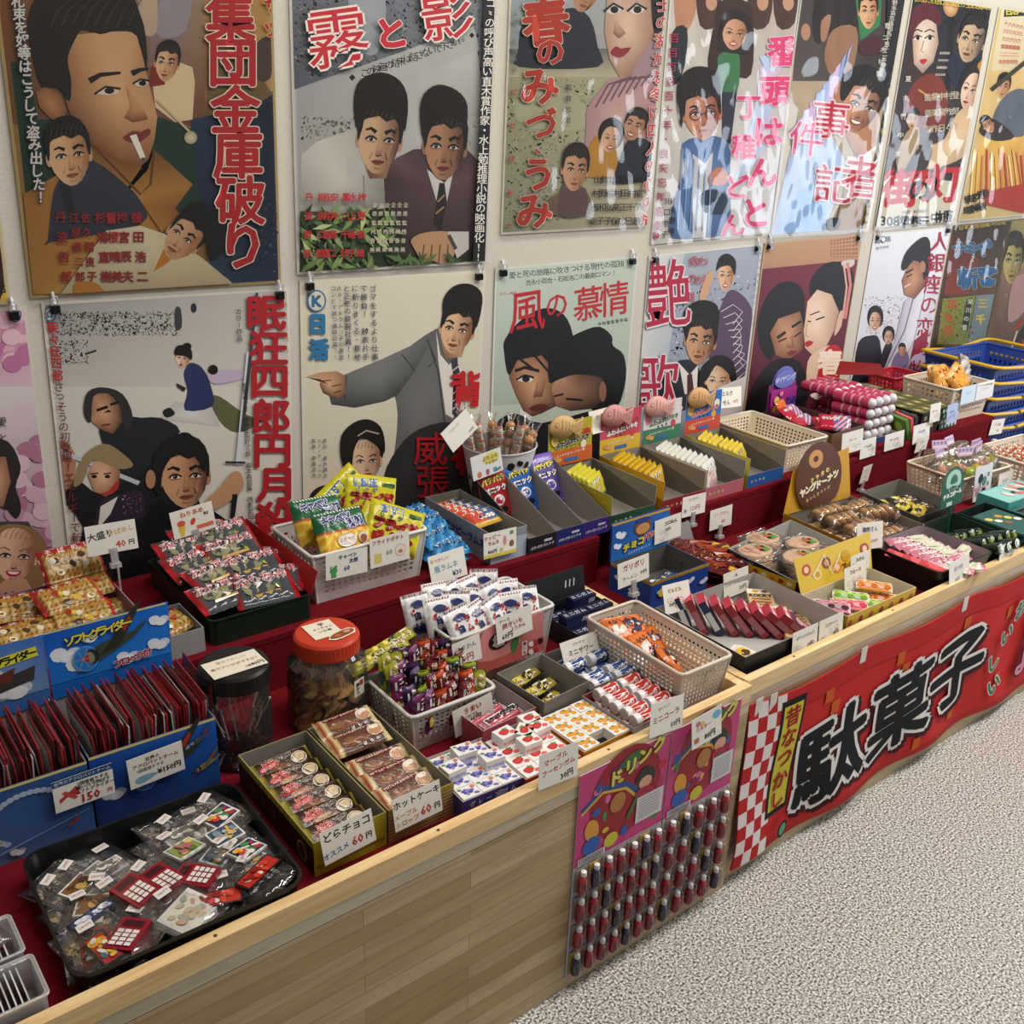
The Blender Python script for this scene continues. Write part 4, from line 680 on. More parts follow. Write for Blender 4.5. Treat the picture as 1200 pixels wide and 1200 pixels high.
A.blob([(870,1140),(940,1030),(1000,1020),(1000,1240),(880,1240)], '1d1a18'); A.ell(945,1135,26,40,'c8a850'); A.poly([(690,900),(740,890),(700,1170),(640,1170)], '17171a'); A.vt('深川の音', 718, 925, 668, 1150, 50, 'd8d4c4', .02); A.vt('花札男', 560, 950, 520, 1180, 95, 'c05a24', .03); A.vt('三千', 830, 940, 810, 1080, 90, 'd8b830', .03); A.poly([(930,870),(1050,860),(1020,1000),(910,990)], '9a2a20'); A.vt('生肉', 955, 915, 1010, 915, 60, 'd8ccb4', .02); A.vt('店酒', 950, 965, 1000, 965, 45, 'd8ccb4', .02)
for c, x, y, s in (('ナ',630,470,150),('ミ',715,450,130),('イ',820,450,170),('の',880,425,80),('斬',700,720,190),('客',870,700,180)): A.t(c, x, y, s, '2c6494', .05, 0, 'b8bcae', .02)
p.done(True, False)
p = Poster('brown lower poster of a frowning man at the far right end of the wall', 3.40, 1.203, (1040,230,7.5), True, .3, w=.5, bg='6a5034', edge='6a5a44'); A = p.art
A.quad([(1060,150),(1300,100),(1300,700),(980,700)], ['8d8458','b5a86c','8a7a50','6a5a3a']); A.quad([(1000,650),(1300,620),(1300,1500),(900,1500)], ['8a6a58','9a7a68','3a2c20','3a2c22']); face(A, 1095, 560, 170, 420, 6, 0, hair='2f2a1e', sk='b8a868', sh='6a5a34')
A.blob([(1090,750),(1200,680),(1260,760),(1200,1000),(1050,1100)], 'b08a84'); A.line([(1100,1170),(1180,1080),(1250,1160)], 24, 'b02a24'); A.blob([(1100,1300),(1200,1130),(1300,1200),(1300,1500),(1000,1500)], '2a201a'); A.line([(1060,1400),(1130,1180)], 16, 'c8b8a0'); A.vt('剣風録', 1230, 1150, 1180, 1450, 90, '9a2a24', .03)
p.done(True, False)
# ------------------------------------------------------------------ builders for the goods
def obox(mb, w, d, h, out, inn, hb=None, t=.002, side=None):
    "open carton, origin at the middle of its base; hb: height of the back wall"
    hb = hb or h; side = side or out; x, y, i, j = w/2, d/2, w/2-t, d/2-t
    mb.add([(-x,-y,0),(x,-y,0),(x,-y,h),(-x,-y,h)], [(0,1,2,3)], out); mb.add([(x,y,0),(-x,y,0),(-x,y,hb),(x,y,hb)], [(0,1,2,3)], out)
    mb.add([(x,-y,0),(x,y,0),(x,y,hb),(x,-y,h)], [(0,1,2,3)], side); mb.add([(-x,y,0),(-x,-y,0),(-x,-y,h),(-x,y,hb)], [(0,1,2,3)], side)
    mb.add([(-x,-y,0),(x,-y,0),(x,y,0),(-x,y,0)], [(3,2,1,0)], out); mb.add([(-i,-j,t),(i,-j,t),(i,j,t),(-i,j,t)], [(0,1,2,3)], inn)
    mb.add([(-i,-j,t),(i,-j,t),(i,-j,h),(-i,-j,h)], [(3,2,1,0)], inn); mb.add([(-i,j,t),(i,j,t),(i,j,hb),(-i,j,hb)], [(0,1,2,3)], inn)
    mb.add([(i,-j,t),(i,j,t),(i,j,hb),(i,-j,h)], [(3,2,1,0)], inn); mb.add([(-i,-j,t),(-i,j,t),(-i,j,hb),(-i,-j,h)], [(0,1,2,3)], inn)
    o = [(-x,-y,h),(x,-y,h),(x,y,hb),(-x,y,hb)]; n = [(-i,-j,h),(i,-j,h),(i,j,hb),(-i,j,hb)]
    mb.add(o+n, [(0,1,5,4),(1,2,6,5),(2,3,7,6),(3,0,4,7)], mixc(out, inn, .5))
def faces(mb, w, d, h, dz=.00008):
    "art on front, right, left and top of a block standing on its base; units are metres"
    return (Art(mb, plane((-w/2,-d/2,h),(1,0,0),(0,0,-1)), dz), Art(mb, plane((w/2,-d/2,h),(0,1,0),(0,0,-1)), dz),
            Art(mb, plane((-w/2,d/2,h),(0,-1,0),(0,0,-1)), dz), Art(mb, plane((-w/2,d/2,h),(1,0,0),(0,-1,0)), dz))
def rrect(w, d, r, n=4):
    return [(sx*(w/2-r)+r*cos(a), sy*(d/2-r)+r*sin(a)) for sx, sy, a0 in ((1,1,0),(-1,1,pi/2),(-1,-1,pi),(1,-1,1.5*pi)) for a in (a0+pi/2*k/n for k in range(n+1))]
def tray(mb, w, d, h, col, r=.015, taper=.008, t=.003, inn=None, lip=.004):
    "moulded tray with round corners"
    rings = [(rrect(w-2*taper, d-2*taper, r), 0), (rrect(w-lip, d-lip, r), h-.004), (rrect(w, d, r), h-.003), (rrect(w, d, r), h), (rrect(w-2*lip, d-2*lip, r), h), (rrect(w-2*taper-2*t, d-2*taper-2*t, r), t)]
    n = len(rings[0][0]); v = [(p[0],p[1],z) for q, z in rings for p in q]
    for k in range(len(rings)-1): mb.add(v[k*n:(k+2)*n], [(i,(i+1)%n,n+(i+1)%n,n+i) for i in range(n)], (inn or col) if k > 3 else col, False)
    mb.add(v[:n], [tuple(range(n-1,-1,-1))], col); mb.add(v[-n:], [tuple(range(n))], inn or col)
def basket(mb, w, d, h, col, nx=14, ny=8, nz=6, taper=.012, solid=.16, t=.0018, rim=.004, slot=False):
    "perforated basket: four pierced walls, plain foot, rounded rim"
    def wall(a0, b0, a1, b1, n, m):
        a0, b0, a1, b1 = map(Vector, (a0, b0, a1, b1)); nr = (b0-a0).cross(a1-a0).normalized()*-t
        us = [0, .07]+[.07+.86*(k+f)/n for k in range(n) for f in (.22,.78)]+[.93, 1]
        vs = [0, solid]+[solid+(.86-solid)*(k+f)/m for k in range(m) for f in (.2,.8)]+[.88, 1]
        P = lambda u, v: (a0+(b0-a0)*u)*(1-v)+(a1+(b1-a1)*u)*v
        pts = [P(u, v) for v in vs for u in us]; q = len(us); N = len(pts); pts += [p+nr for p in pts]; fs = []
        for j in range(len(vs)-1):
            for i in range(len(us)-1):
                hole = 2 <= i < 2+2*n-1 and i % 2 == 0 and 2 <= j < 2+2*m-1 and j % 2 == 0
                a, b, c, e = j*q+i, j*q+i+1, (j+1)*q+i+1, (j+1)*q+i
                if hole: fs += [(a,b,N+b,N+a),(b,c,N+c,N+b),(c,e,N+e,N+c),(e,a,N+a,N+e)]
                else: fs += [(a,b,c,e),(N+e,N+c,N+b,N+a)]
        mb.add(pts, fs, col)
    x, y, X, Y = w/2-taper, d/2-taper, w/2, d/2
    wall((-x,-y,0),(x,-y,0),(-X,-Y,h),(X,-Y,h), nx, nz); wall((x,-y,0),(x,y,0),(X,-Y,h),(X,Y,h), ny, nz)
    wall((x,y,0),(-x,y,0),(X,Y,h),(-X,Y,h), nx, nz); wall((-x,y,0),(-x,-y,0),(-X,Y,h),(-X,-Y,h), ny, nz)
    mb.add([(-x,-y,0),(x,-y,0),(x,y,0),(-x,y,0)], [(3,2,1,0)], col); mb.add([(-x+t,-y+t,t),(x-t,-y+t,t),(x-t,y-t,t),(-x+t,y-t,t)], [(0,1,2,3)], col)
    mb.tube([(p[0],p[1],h-rim*.4) for p in rrect(w+.002, d+.002, .012)], rim, col, 7, True)
    for sx in (-1,1):
        for sy in (-1,1): mb.tube([(sx*(x-.001),sy*(y-.001),0),(sx*(X-.001),sy*(Y-.001),h)], .003, col, 6)
class Pack:
    "flat flow pack: sealed ends at +-w/2, print on the bulging top"
    def __init__(s, w, l, t, fn, seed=1, cr=.07, nx=16, ny=8, wr=.12, back=None, vert=False):
        s.w, s.l, s.t, s.cr, s.wr = w, l, t, cr, wr; s.mb = MB(); rr = random.Random(seed); s.ph = [rr.uniform(0,6) for _ in range(4)]
        v = []; vc = []
        for sg in (1, -1):
            for j in range(ny+1):
                for i in range(nx+1):
                    u, q = i/nx, j/ny; x, y = (u-.5)*w, (.5-q)*l
                    v.append((x, y, s.H(x, y) if sg > 0 else t*.5-(s.H(x, y)-t*.5)*.8)); vc.append(lin(fn(u, q)) if sg > 0 or not back else lin(back))
        n = nx+1; N = n*(ny+1); fs = []
        for j in range(ny):
            for i in range(nx):
                a = j*n+i; fs += [(a+n,a+n+1,a+1,a),(N+a,N+a+1,N+a+n+1,N+a+n)]
        ed = [j*n for j in range(ny+1)], [j*n+nx for j in range(ny+1)], list(range(n)), [ny*n+i for i in range(n)]
        for k, e in enumerate(ed):
            for a, b in zip(e, e[1:]): fs.append((a,b,N+b,N+a) if k in (0,3) else (b,a,N+a,N+b))
        s.mb.add(v, fs, sm=True, vc=vc)
        s.art = Art(s.mb, lambda x, y, h: Vector((x-w/2, l/2-y, s.H(x-w/2, l/2-y)+h+.0004)), .00012)
    def H(s, x, y):
        a, b = abs(2*x/s.w), abs(2*y/s.l); e = min(1, max(0, (1-a)/s.cr-1)/2.2)
        f = max(0, 1-b**3.5)**.6*(e*(2-e))
        return s.t*.5+s.t*.5*f*(1+s.wr*sin(60*x/s.w*.6+s.ph[0]+9*y/s.l)*sin(14*y/s.l+s.ph[1]))+.0006*sin(70*y/s.l+s.ph[2])*(1-f)
    def mesh(s, name, m=None): return s.mb.mesh(name, m or FOIL)
def bands(*st):
    "colour function across the pack: (limit, colour) steps along u"
    def f(u, v):
        for lim, c in st:
            if u <= lim: return c
        return st[-1][1]
    return f
def yen(A, w, h, rows, bg=None):
    if bg: A.rect(0, 0, w, h, bg)
    for t, fx, fy, sz, c, *r in rows: A.t(t, fx*w, fy*h, sz, c, .02, r[0] if r else 0, res=1)
CARDS = []
def price(x, y, z, rows, label, lean=18, roll=0, yaw=0, w=.091, h=.057, bg='e9e6dc', stand=False, art=None, hang=False):
    "small hand-written price card; x, y, z is the middle of its lower edge"
    mb = MB(); t = .0006
    mb.box(-w/2, w/2, 0, t, 0, h, bg)
    A = Art(mb, plane((-w/2,0,h),(1,0,0),(0,0,-1)), .00006)
    if art: art(A, w, h)
    yen(A, w, h, rows)
    o = mb.build('price_card', CARD, None, (x, y, z)); o.rotation_mode = 'XYZ'
    o.matrix_world = Matrix.Translation((x,y,z)) @ Matrix.Rotation(rad(yaw), 4, 'Z') @ Matrix.Rotation(rad(-lean), 4, 'X') @ Matrix.Rotation(rad(roll), 4, 'Y')
    if stand:
        b = MB(); b.box(-.007,.007,-.002,.003,-.022,.010,'e8ecef'); b.box(-.010,.010,-.008,.010,-.030,-.022,'e8ecef'); b.tube([(-.006,.004,-.004),(0,.006,.004),(.006,.004,-.004)], .0012, 'f4f6f8', 5)
        c = b.build('card_stand', FILMC, o); c['label'] = 'clear plastic clip foot'
    tag(o, label, 'price card', 'hand-written price cards'); CARDS.append(o); return o
FILMC = clear('clear_acrylic', .12, .06, .1, 60, milky=.3)
def scatter(me, name, spots, labels, cat, group, m=None):
    for k, (loc, rot) in enumerate(spots):
        o = put(name, me[k % len(me)] if isinstance(me, list) else me, None, loc, rot); tag(o, labels(k) if callable(labels) else labels, cat, group)
def rr_(a, b): return RN.uniform(a, b)
# ------------------------------------------------------------------ left counter, lower level
E_ = Matrix.Identity(4)
def T3(x, y, z, rz=0, rx=0, ry=0): return Matrix.Translation((x,y,z)) @ Euler((rx,ry,rz)).to_matrix().to_4x4()
# black tray of keychains
mb = MB(); tray(mb, .33, .285, .052, '0a0a0c', .03, .01); tag(mb.build('serving_tray', PLAST, None, (-.443,-.846,DK), (0,0,rad(-1.5))), 'black round-cornered tray heaped with keychains in clear bags', 'tray')
def film_bag(w, l, t, seed):
    p = Pack(w, l, t, lambda u, v: 'ffffff', seed, .05, 12, 12, .5); return p.mb
BAGS = [film_bag(.062, .085, .012, k).mesh('clear_bag', FILM) for k in range(3)]
def phone_mesh():
    b = MB(); b.box(-.015,.015,-.022,.022,0,.014,'7c1420',top='8a1826'); A = Art(b, plane((-.015,.022,.014),(1,0,0),(0,-1,0)))
    A.rect(.004,.003,.026,.013,'5a0c16'); A.rect(.006,.004,.024,.011,'3c1218')
    for r in range(4):
        for c in range(3): A.rect(.004+.0078*c,.017+.0062*r,.0102+.0078*c,.0215+.0062*r,'e4dcd8')
    return b.mesh('toy_telephone', GLOSS)
def cardp(cols, white=True, w=.036, h=.028, t=.003, seed=1):
    b = MB(); b.box(-w/2,w/2,-h/2,h/2,0,t,'e8e6e0' if white else '1d1a18'); A = Art(b, plane((-w/2,h/2,t),(1,0,0),(0,-1,0))); r = random.Random(seed)
    A.rect(.002,.002,w-.002,h-.002,cols[0])
    for _ in range(16): A.ell(r.uniform(.006,w-.006), r.uniform(.006,h-.006), r.uniform(.002,.006), r.uniform(.002,.005), r.choice(cols[1:]), r.uniform(0,90), 8)
    return b.mesh('picture_tag', GLOSS)
KINDS_ = {'p': (phone_mesh(), 'dark red toy payphone'), 'b': (cardp(['8a5a30','a87840','d8b060','5a3418'], seed=2), 'brown picture card'), 'g': (cardp(['8a9a50','b86a70','d8c870','5a7a3a'], seed=3), 'green picture card'),
  'c': (cardp(['2a3c64','c83a34','e0b040','e8e0d0','4a8a50'], seed=4), 'multicoloured picture card'), 'k': (cardp(['3c5468','d8b060','7a8a9a','b0b0a8'], seed=5), 'dark picture card'), 'w': (cardp(['e4e0d4','c8b8a0','d0a890','a8b0a0'], w=.048, h=.042, t=.006, seed=6), 'white square cartridge'),
  'r': (cardp(['b82c20','e8e0dc','d04030','8a1a14'], False, .05, .022, .008, 7), 'orange-red slim box'), 'u': (cardp(['243c7c','e0e4ec','2c4890'], False, .05, .016, .003, 8), 'blue header strip'), 'm': (cardp(['a81c24','e0a838','3c6a8a','d8d4c4'], False, .022, .044, .010, 9), 'red patterned charm'), 's': (cardp(['a8a49c','e0dcd4','7a766e'], seed=10), 'grey picture card')}
spots = [('b',280,455,35,.3),('b',365,505,-30,.3),('s',395,375,15,.2),('s',330,392,30,.2),('p',497,468,22,.8),('p',600,425,20,.8),('p',722,420,38,.7),('g',683,312,20,.8),('c',842,140,22,.9),('k',838,247,10,.8),('c',968,292,22,.7),
  ('w',715,565,28,.9),('r',1000,450,22,.8),('r',850,525,-20,.3),('u',335,560,20,.5),('p',500,632,-45,.6),('m',372,690,12,.8),('p',300,700,-10,.1),('k',930,360,30,.3),('s',720,240,-15,.5),('s',640,215,12,.5),('k',800,335,40,.4)]
for k, (q, x, y, a, zz) in enumerate(spots):
    px, py = x/3.243, 900+y/3.243; z = DK+.009+.022*zz; p = atz(px, py, z+.01); me, nm = KINDS_[q]; p.x = min(max(p.x, -.560), -.328); p.y = min(max(p.y, -.925), -.765)
    o = thing('keychain', f'clear bagged keychain with {nm}, '+['near the tray back','mid tray','near the tray front'][0 if y < 340 else 1 if y < 500 else 2]+(' at left' if x < 430 else ' at right' if x > 780 else ' at centre')+(', tilted' if a > 30 else ''), 'keychain', (p.x, p.y, z), (rr_(-.12,.12), rr_(-.12,.12), rad(a)), 'bagged keychains in the black tray'); o.scale = (1.38,)*3
    put({'p':'toy_telephone'}.get(q, 'picture_tag'), me, o, (0,-.008,.001 if q in 'pwm' else .009)); bag = put('clear_bag', BAGS[k % 3], o, (0,.002,.0), (0,0,0))
    b = MB(); b.box(-.008,.008,-.005,.005,0,.0006,'e2ddd8'); A = Art(b, plane((-.008,.005,.0006),(1,0,0),(0,-1,0))); A.t('280円',.008,.005,.005,'a85a5a',0,0,res=1)
    b.build('price_sticker', CARD, bag, (rr_(-.012,.012),.024,.015), (0,0,rr_(-.3,.3)))
    b = MB(); b.tube([(.006*cos(t),.006*sin(t)+.022,.008) for t in (2*pi*i/10 for i in range(10))], .0008, 'b8b8b8', 5, True); b.build('split_ring', WIRE, o)
# clear boxes cut by the left edge
for n, (x0, x1, y0, y1, lab) in enumerate(((-.80,-.64,-.985,-.905,'open clear plastic box of white sleeves at the front left corner'),(-.80,-.645,-.895,-.815,'clear plastic box with a lid flap behind the box of white sleeves'))):
    t = thing('acrylic_box', lab, 'box', ((x0+x1)/2,(y0+y1)/2,DK)); w, d = x1-x0, y1-y0
    b = MB(); tray(b, w, d, .055, 'ffffff', .006, .003); b.build('clear_shell', FILMC, t)
    b = MB(); b.tube([(p[0],p[1],.055) for p in rrect(w, d, .006)], .0016, 'd8d4dc', 5, True); b.build('rim_edge', FILMC, t)
    for k in range(13 if n == 0 else 8):
        m_ = MB(); cw = .05; x = -w/2+.02+.0075*k+(.035 if n == 0 else .07)
        m_.box(-.0008,.0008,-d/2+.006,d/2-.006,0,.046,'e6e4e2' if k % 3 else 'c9c6cc')
        o = m_.build('paper_sleeve', CARD, None, ((x0+x1)/2+x,(y0+y1)/2,DK+.0035), (0,rad(-9),0)); tag(o, f'white paper sleeve, {ORD[k]} from the left in the '+('front' if n == 0 else 'rear')+' clear box', 'sleeve', 'sleeves in the clear boxes')
    if n == 0:
        m_ = cardp(['6a5438','8a6a3c','c9b48a','3a3024'], False, .05, .06, .002, 31); tag(put('picture_tag', m_, None, (-.772,-.945,DK+.035), (rad(25),rad(-20),0)), 'brown picture card leaning in the front clear box', 'card')
    else:
        p = Pack(.12,.075,.012,lambda u,v:'ffffff',9,.05,12,10,.6); tag(put('clear_bag', p.mesh('clear_bag', FILM), None, (-.72,-.85,DK+.05), (.1,-.15,.3)), 'crumpled clear bag lying on the rear clear box', 'bag')
# glider display boxes
def clouds(A, pts, c='b8c8dc'):
    for x, y, r in pts:
        for k in range(5): A.ell(x+r*.5*cos(k*1.3), y+r*.25*sin(k*2.1), r*.55, r*.4, mixc(c, 'ffffff', .3+.1*k), 0, 10)
def warplane(A, x, y, s, col, wing, nose, pr=True):
    A.poly([(x-.03*s,y+.05*s),(x+.16*s,y+.02*s),(x-.38*s,y+.34*s),(x-.46*s,y+.40*s)], wing)
    A.blob([(x-.2*s,y+.1*s),(x-.1*s,y-.04*s),(x+.2*s,y-.14*s),(x+.55*s,y-.16*s),(x+.5*s,y-.06*s),(x+.1*s,y+.13*s),(x-.1*s,y+.2*s)], col)
    A.poly([(x+.02*s,y+.08*s),(x+.5*s,y-.5*s),(x+.66*s,y-.66*s),(x+.68*s,y-.6*s),(x+.3*s,y+.03*s)], wing); A.poly([(x+.36*s,y-.28*s),(x+.5*s,y-.46*s),(x+.52*s,y-.38*s),(x+.4*s,y-.2*s)], 'a83428')
    A.poly([(x+.45*s,y-.1*s),(x+.72*s,y-.3*s),(x+.74*s,y-.27*s),(x+.52*s,y-.06*s)], col)
    if pr: A.ell(x-.22*s,y+.09*s,.19*s,.22*s,'5a9cd8',-10); A.ell(x-.22*s,y+.09*s,.17*s,.2*s,'2c78c4',-10)
    A.ell(x-.12*s,y+.08*s,.1*s,.13*s,'2a2c26',-10); A.ell(x-.16*s,y+.09*s,.07*s,.1*s,'8a8468',-10); A.poly([(x-.18*s,y+.02*s),(x-.34*s,y+.1*s),(x-.17*s,y+.16*s)], nose)
    if pr:
        for a in (0, 60, 120): A.line([(x-.26*s-.16*s*cos(rad(a)),y+.09*s-.2*s*sin(rad(a))),(x-.26*s+.16*s*cos(rad(a)),y+.09*s+.2*s*sin(rad(a)))], .008*s, '8ab4dc')
def glider_box(x, lab, kind):
    w, d, hf, hb = .206, .205, .134, .262
    b = MB(); obox(b, w, d, hf, '12449a' if kind else '24487c', '8d8a88', None, .002, '1c3c74')
    F, Rr, Lf, _ = faces(b, w, d, hf); F.rect(0,0,w,.004,'d8cc70')
    if kind:
        F.quad([(0,.004),(w,.004),(w,hf),(0,hf)], ['10489c','1a58b0','1c4a8c','173a70']); clouds(F, [(.03,.08,.02),(.14,.04,.018)], '6a8ab8'); warplane(F, .105, .06, .11, '2e3a34', '26302c', 'a03028'); warplane(F, .175, .085, .045, '9a8a50', '6a6a48', '5a5a4a', False); warplane(F, .17, .03, .04, '4a5a78', '3a4a68', '8a9ab0', False)
    else:
        F.quad([(0,.004),(w,.004),(w,hf),(0,hf)], ['2c4c88','24508c','3a64a0','5a7090']); 
        for a in range(14, 40): F.ell(.115+.06*cos(a*.16), .065+.045*sin(a*.16), .006, .005, 'a8bcd4', 0, 8)
        F.line([(.03,.12),(.2,.085)], .003, '8aa4c8', .001); clouds(F, [(.09,.118,.012)], '4a6080'); warplane(F, .02, .11, .07, 'b89a40', '8a7a30', '3a3a30', False); warplane(F, .17, .1, .02, 'b03a30', '8a2a24', '8a2a24', False)
    t = tag(b.build('display_box', CARD, None, (x,-.5375,DK), (0,0,rad(-1.5))), lab, 'display box')
    b = MB(); b.slab((-w/2,d/2-.004,hf),(w/2,d/2-.004,hf),(w/2+.004,d/2-.001,hb),(-w/2,d/2-.001,hb),.0015,'1a66c0' if kind else '3a68ac')
    H = Art(b, plane((-w/2,d/2-.0015,hb),(1,0,0),(0,-.0235,-.9997)), .00006); hh = .1
    if kind:
        H.quad([(0,0),(w,0),(w,hh),(0,hh)], ['0a50b4','1466c8','2a80d8','2074cc']); H.rect(0,0,w,.003,'d8cc70'); clouds(H, [(.03,.05,.026),(.05,.075,.024),(.13,.085,.02),(.19,.03,.018),(.185,.075,.02),(.07,.03,.014)])
        warplane(H, .085, .056, .112, '3c4630', '2c3026', 'b83028'); H.vt('ソフトグライダー', .038, .026, .135, .018, .02, 'e8d850', .03, '20203a', .06); H.vt('プロペラ付', .112, .092, .163, .086, .016, 'b02038', .04, 'e8e8f0', .05)
    else:
        H.quad([(0,0),(w,0),(w,hh),(0,hh)], ['5a8acc','3a6cb8','6a8ab8','c0c8d0']); clouds(H, [(.05,.07,.03),(.15,.085,.03),(.12,.05,.02)], 'a8b4c4'); H.poly([(.06,.028),(.195,.016),(.197,.034),(.06,.046)], 'e0d840'); H.vt('新型ソフトグライダー', .07, .038, .188, .026, .017, '181818', .04)
        H.poly([(.02,.08),(.09,.05),(.14,.06),(.19,.05),(.185,.075),(.1,.09)], '3c3838'); H.poly([(.1,.06),(.16,.045),(.15,.07)], '6a3028'); H.poly([(.08,.085),(.13,.1),(.12,.08)], '5a2a24'); H.rect(.1,.068,.13,.074,'d8d4cc')
    b.build('header_board', CARD, t)
    # envelopes standing in the box
    n = 42 if kind else 32
    for k in range(n):
        xx = x-w/2+.008+(w-.016)*(k+.5)/n if kind else x-w/2+.06+(w-.068)*(k+.5)/n
        o = put('glider_packet', ENV[(k*7) % 5], None, (xx, -.556+rr_(-.008,.008), DK+.003), (0, rad(rr_(-4,6)), rad(rr_(-1.5,1.5)))); tag(o, f'slim glider packet with red edge, {ORD[k] if k < len(ORD) else k} from the left in the {"propeller" if kind else "jet"} glider box', 'packet', 'glider packets in the blue boxes')
def env(c1, c2, seed):
    b = MB(); r = random.Random(seed); d, h = .135, .166; top = h+r.uniform(-.008,.012)
    v = [(-.0011,-d/2,0),(-.0011,d/2,0),(-.0008,d/2,top),(-.0016,-d/2,top-.004),(.0011,-d/2,0),(.0011,d/2,0),(.0012,d/2,top),(.0006,-d/2,top-.004)]
    b.add(v, [(0,1,2,3)], c1); b.add(v, [(5,4,7,6)], c2); e = ['8c1a22','a8242a','6a1018','b0a8a8','7a1c24'][seed]; b.add(v, [(0,3,7,4),(1,5,6,2)], e); b.add(v, [(3,2,6,7)], e)
    A = Art(b, plane((-.0012,d/2,h-.006),(0,-1,0),(0,0,-1))); A.rect(.01,.01,d-.01,.07,r.choice(['d8d4d0','3a5a80','8a8f9a'])); A = Art(b, plane((.0012,-d/2,h-.006),(0,1,0),(0,0,-1))); A.rect(.01,.01,d-.01,.09,r.choice(['b8b4b4','40608a','a89c8c']))
    return b.mesh('glider_packet', FOIL)
ENV = [env(a, c, i) for i, (a, c) in enumerate((('8d1420','b8b0b0'),('a81c28','3a4660'),('7a1018','8a8078'),('9a1822','5a5058'),('b02830','c0b8b4')))]
glider_box(-.3685, 'blue open box with a propeller plane header full of red edged packets', 1); glider_box(-.579, 'blue open box with a jet plane header at the left frame edge', 0)
def art150(A, w, h):
    A.rect(0,0,w,.011,'1c4a78'); A.vt('世界のアクロバットチーム', .006,.0055,w-.006,.0055,.0072,'d8e0e4',.01); A.poly([(.008,.034),(.03,.022),(.034,.018),(.036,.024),(.04,.036),(.02,.034),(.008,.042)], 'b83a34'); A.poly([(.012,.025),(.018,.022),(.036,.04),(.03,.042)], 'c04a40')
price(-.489, -.648, DK+.063, [('2回宙返りする',.66,.30,.0075,'222222'),('軽い力で飛ばす',.66,.43,.0075,'222222'),('ソフトグライダー',.68,.56,.0075,'222222'),('150',.6,.8,.021,'b8242c'),('円',.92,.82,.008,'b8242c')], 'printed card reading 150 yen with a red plane on the jet glider box', 0, 0, 0, art=art150)
def artr(A, w, h):
    A.blob([(.008,.044),(.02,.038),(.04,.04),(.046,.044),(.03,.05),(.016,.052)], '7aa8c0')
price(-.374, -.6485, DK+.058, [('世界の',.45,.18,.008,'222222'),('アクロバットチーム',.5,.32,.0085,'8a3a30'),('1回宙返りする',.4,.48,.007,'6a6a64'),('¥150円',.72,.72,.013,'222222')], 'cream card reading 150 yen with a sketched blue plane on the propeller glider box', 0, -2, 0, art=artr)
# jars
def jar(x, y, lidc, lab, r=.076):
    t = thing('candy_jar', lab, 'jar', (x, y, DK)); b = MB()
    b.lathe([(.0,.001),(r-.008,.001),(r-.001,.006),(r,.02),(r,.11),(r-.003,.135),(max(r-.015,.056),.148),(.056,.158),(.0555,.168)], 32, cap=False); b.build('jar_body', JAR, t)
    b = MB(); R2 = .0605; b.lathe([(R2,.158),(R2+.001,.160),(R2,.186),(R2-.004,.191),(R2-.008,.192),(.001,.1925)], 40, col=lidc)
    for k in range(48):
        a = 2*pi*k/48; b.box(R2*cos(a)-.0008,R2*cos(a)+.0008,R2*sin(a)-.0008,R2*sin(a)+.0008,.162,.184,mixc(lidc,'000000',.12))
    b.build('jar_lid', PLAST, t); return t
JX, JY, BX, BY = -.022, -.580, -.205, -.585
jar(JX, JY, 'c23a22', 'big clear jar with a red lid full of brown squid on sticks'); jar(BX, BY, '131315', 'big clear jar with a black lid holding a few thin sticks', .059)
b = MB(); r = random.Random(5); nx = 8; v = []
for j in range(5):
    for i in range(nx+1): v.append(((i/nx-.5)*.055, (j/4-.5)*.03*(1+.5*sin(i*.9)), .006*sin(i*1.3+j*.8)+.004*r.random()))
fs = [(j*(nx+1)+i, j*(nx+1)+i+1, (j+1)*(nx+1)+i+1, (j+1)*(nx+1)+i) for j in range(4) for i in range(nx)]; N = len(v)
b.add(v+[(p[0],p[1],p[2]-.004) for p in v], fs+[tuple(N+q for q in f[::-1]) for f in fs], 'dcae68', True); SQ = b.mesh('squid_piece', FOOD)
b = MB(); b.tube([(-.02,0,.002),(.075,0,.002)], .0013, 'e4dccb', 6); STK = b.mesh('skewer', CARD)
for k in range(30):
    a, rad_, z = k*2.4, .032+.022*((k*37 % 10)/10), .014+.106*k/30
    o = thing('squid_stick', 'brown dried squid piece on a white stick inside the red lidded jar', 'sweet', (JX+rad_*cos(a), JY+rad_*sin(a), DK+z), (rr_(-.6,.6), rr_(-1.5,-.7), a+pi+rr_(-.5,.5)), 'squid sticks in the red lidded jar'); put('squid_piece', SQ, o); put('skewer', STK, o, (0,0,0), (0, 0, 0), .55)
for k in range(9):
    a = k*.7; o = thing('squid_stick', 'dark red candied sweet on a thin stick inside the black lidded jar', 'sweet', (BX+.025*cos(a), BY+.025*sin(a), DK+.012+.004*k), (rr_(-.2,.2), rad(-65)+rr_(-.3,.3), a), 'sticks in the black lidded jar')
    b = MB(); b.sphere((0,0,0), .014, '5a1420', 8, 6); b.build('candied_fruit', FOOD, o); put('skewer', STK, o, (0,0,0), (0,0,0), 1.15)
def lidcard(x, y, z, rows, lab, w, h, rz, art=None):
    mb = MB(); mb.box(-w/2,w/2,-h/2,h/2,0,.0006,'e6dfcd'); A = Art(mb, plane((-w/2,h/2,.0006),(1,0,0),(0,-1,0)), .00006)
    if art: art(A, w, h)
    yen(A, w, h, rows); tag(mb.build('price_card', CARD, None, (x,y,z), (0,0,rad(rz))), lab, 'price card', 'hand-written price cards')
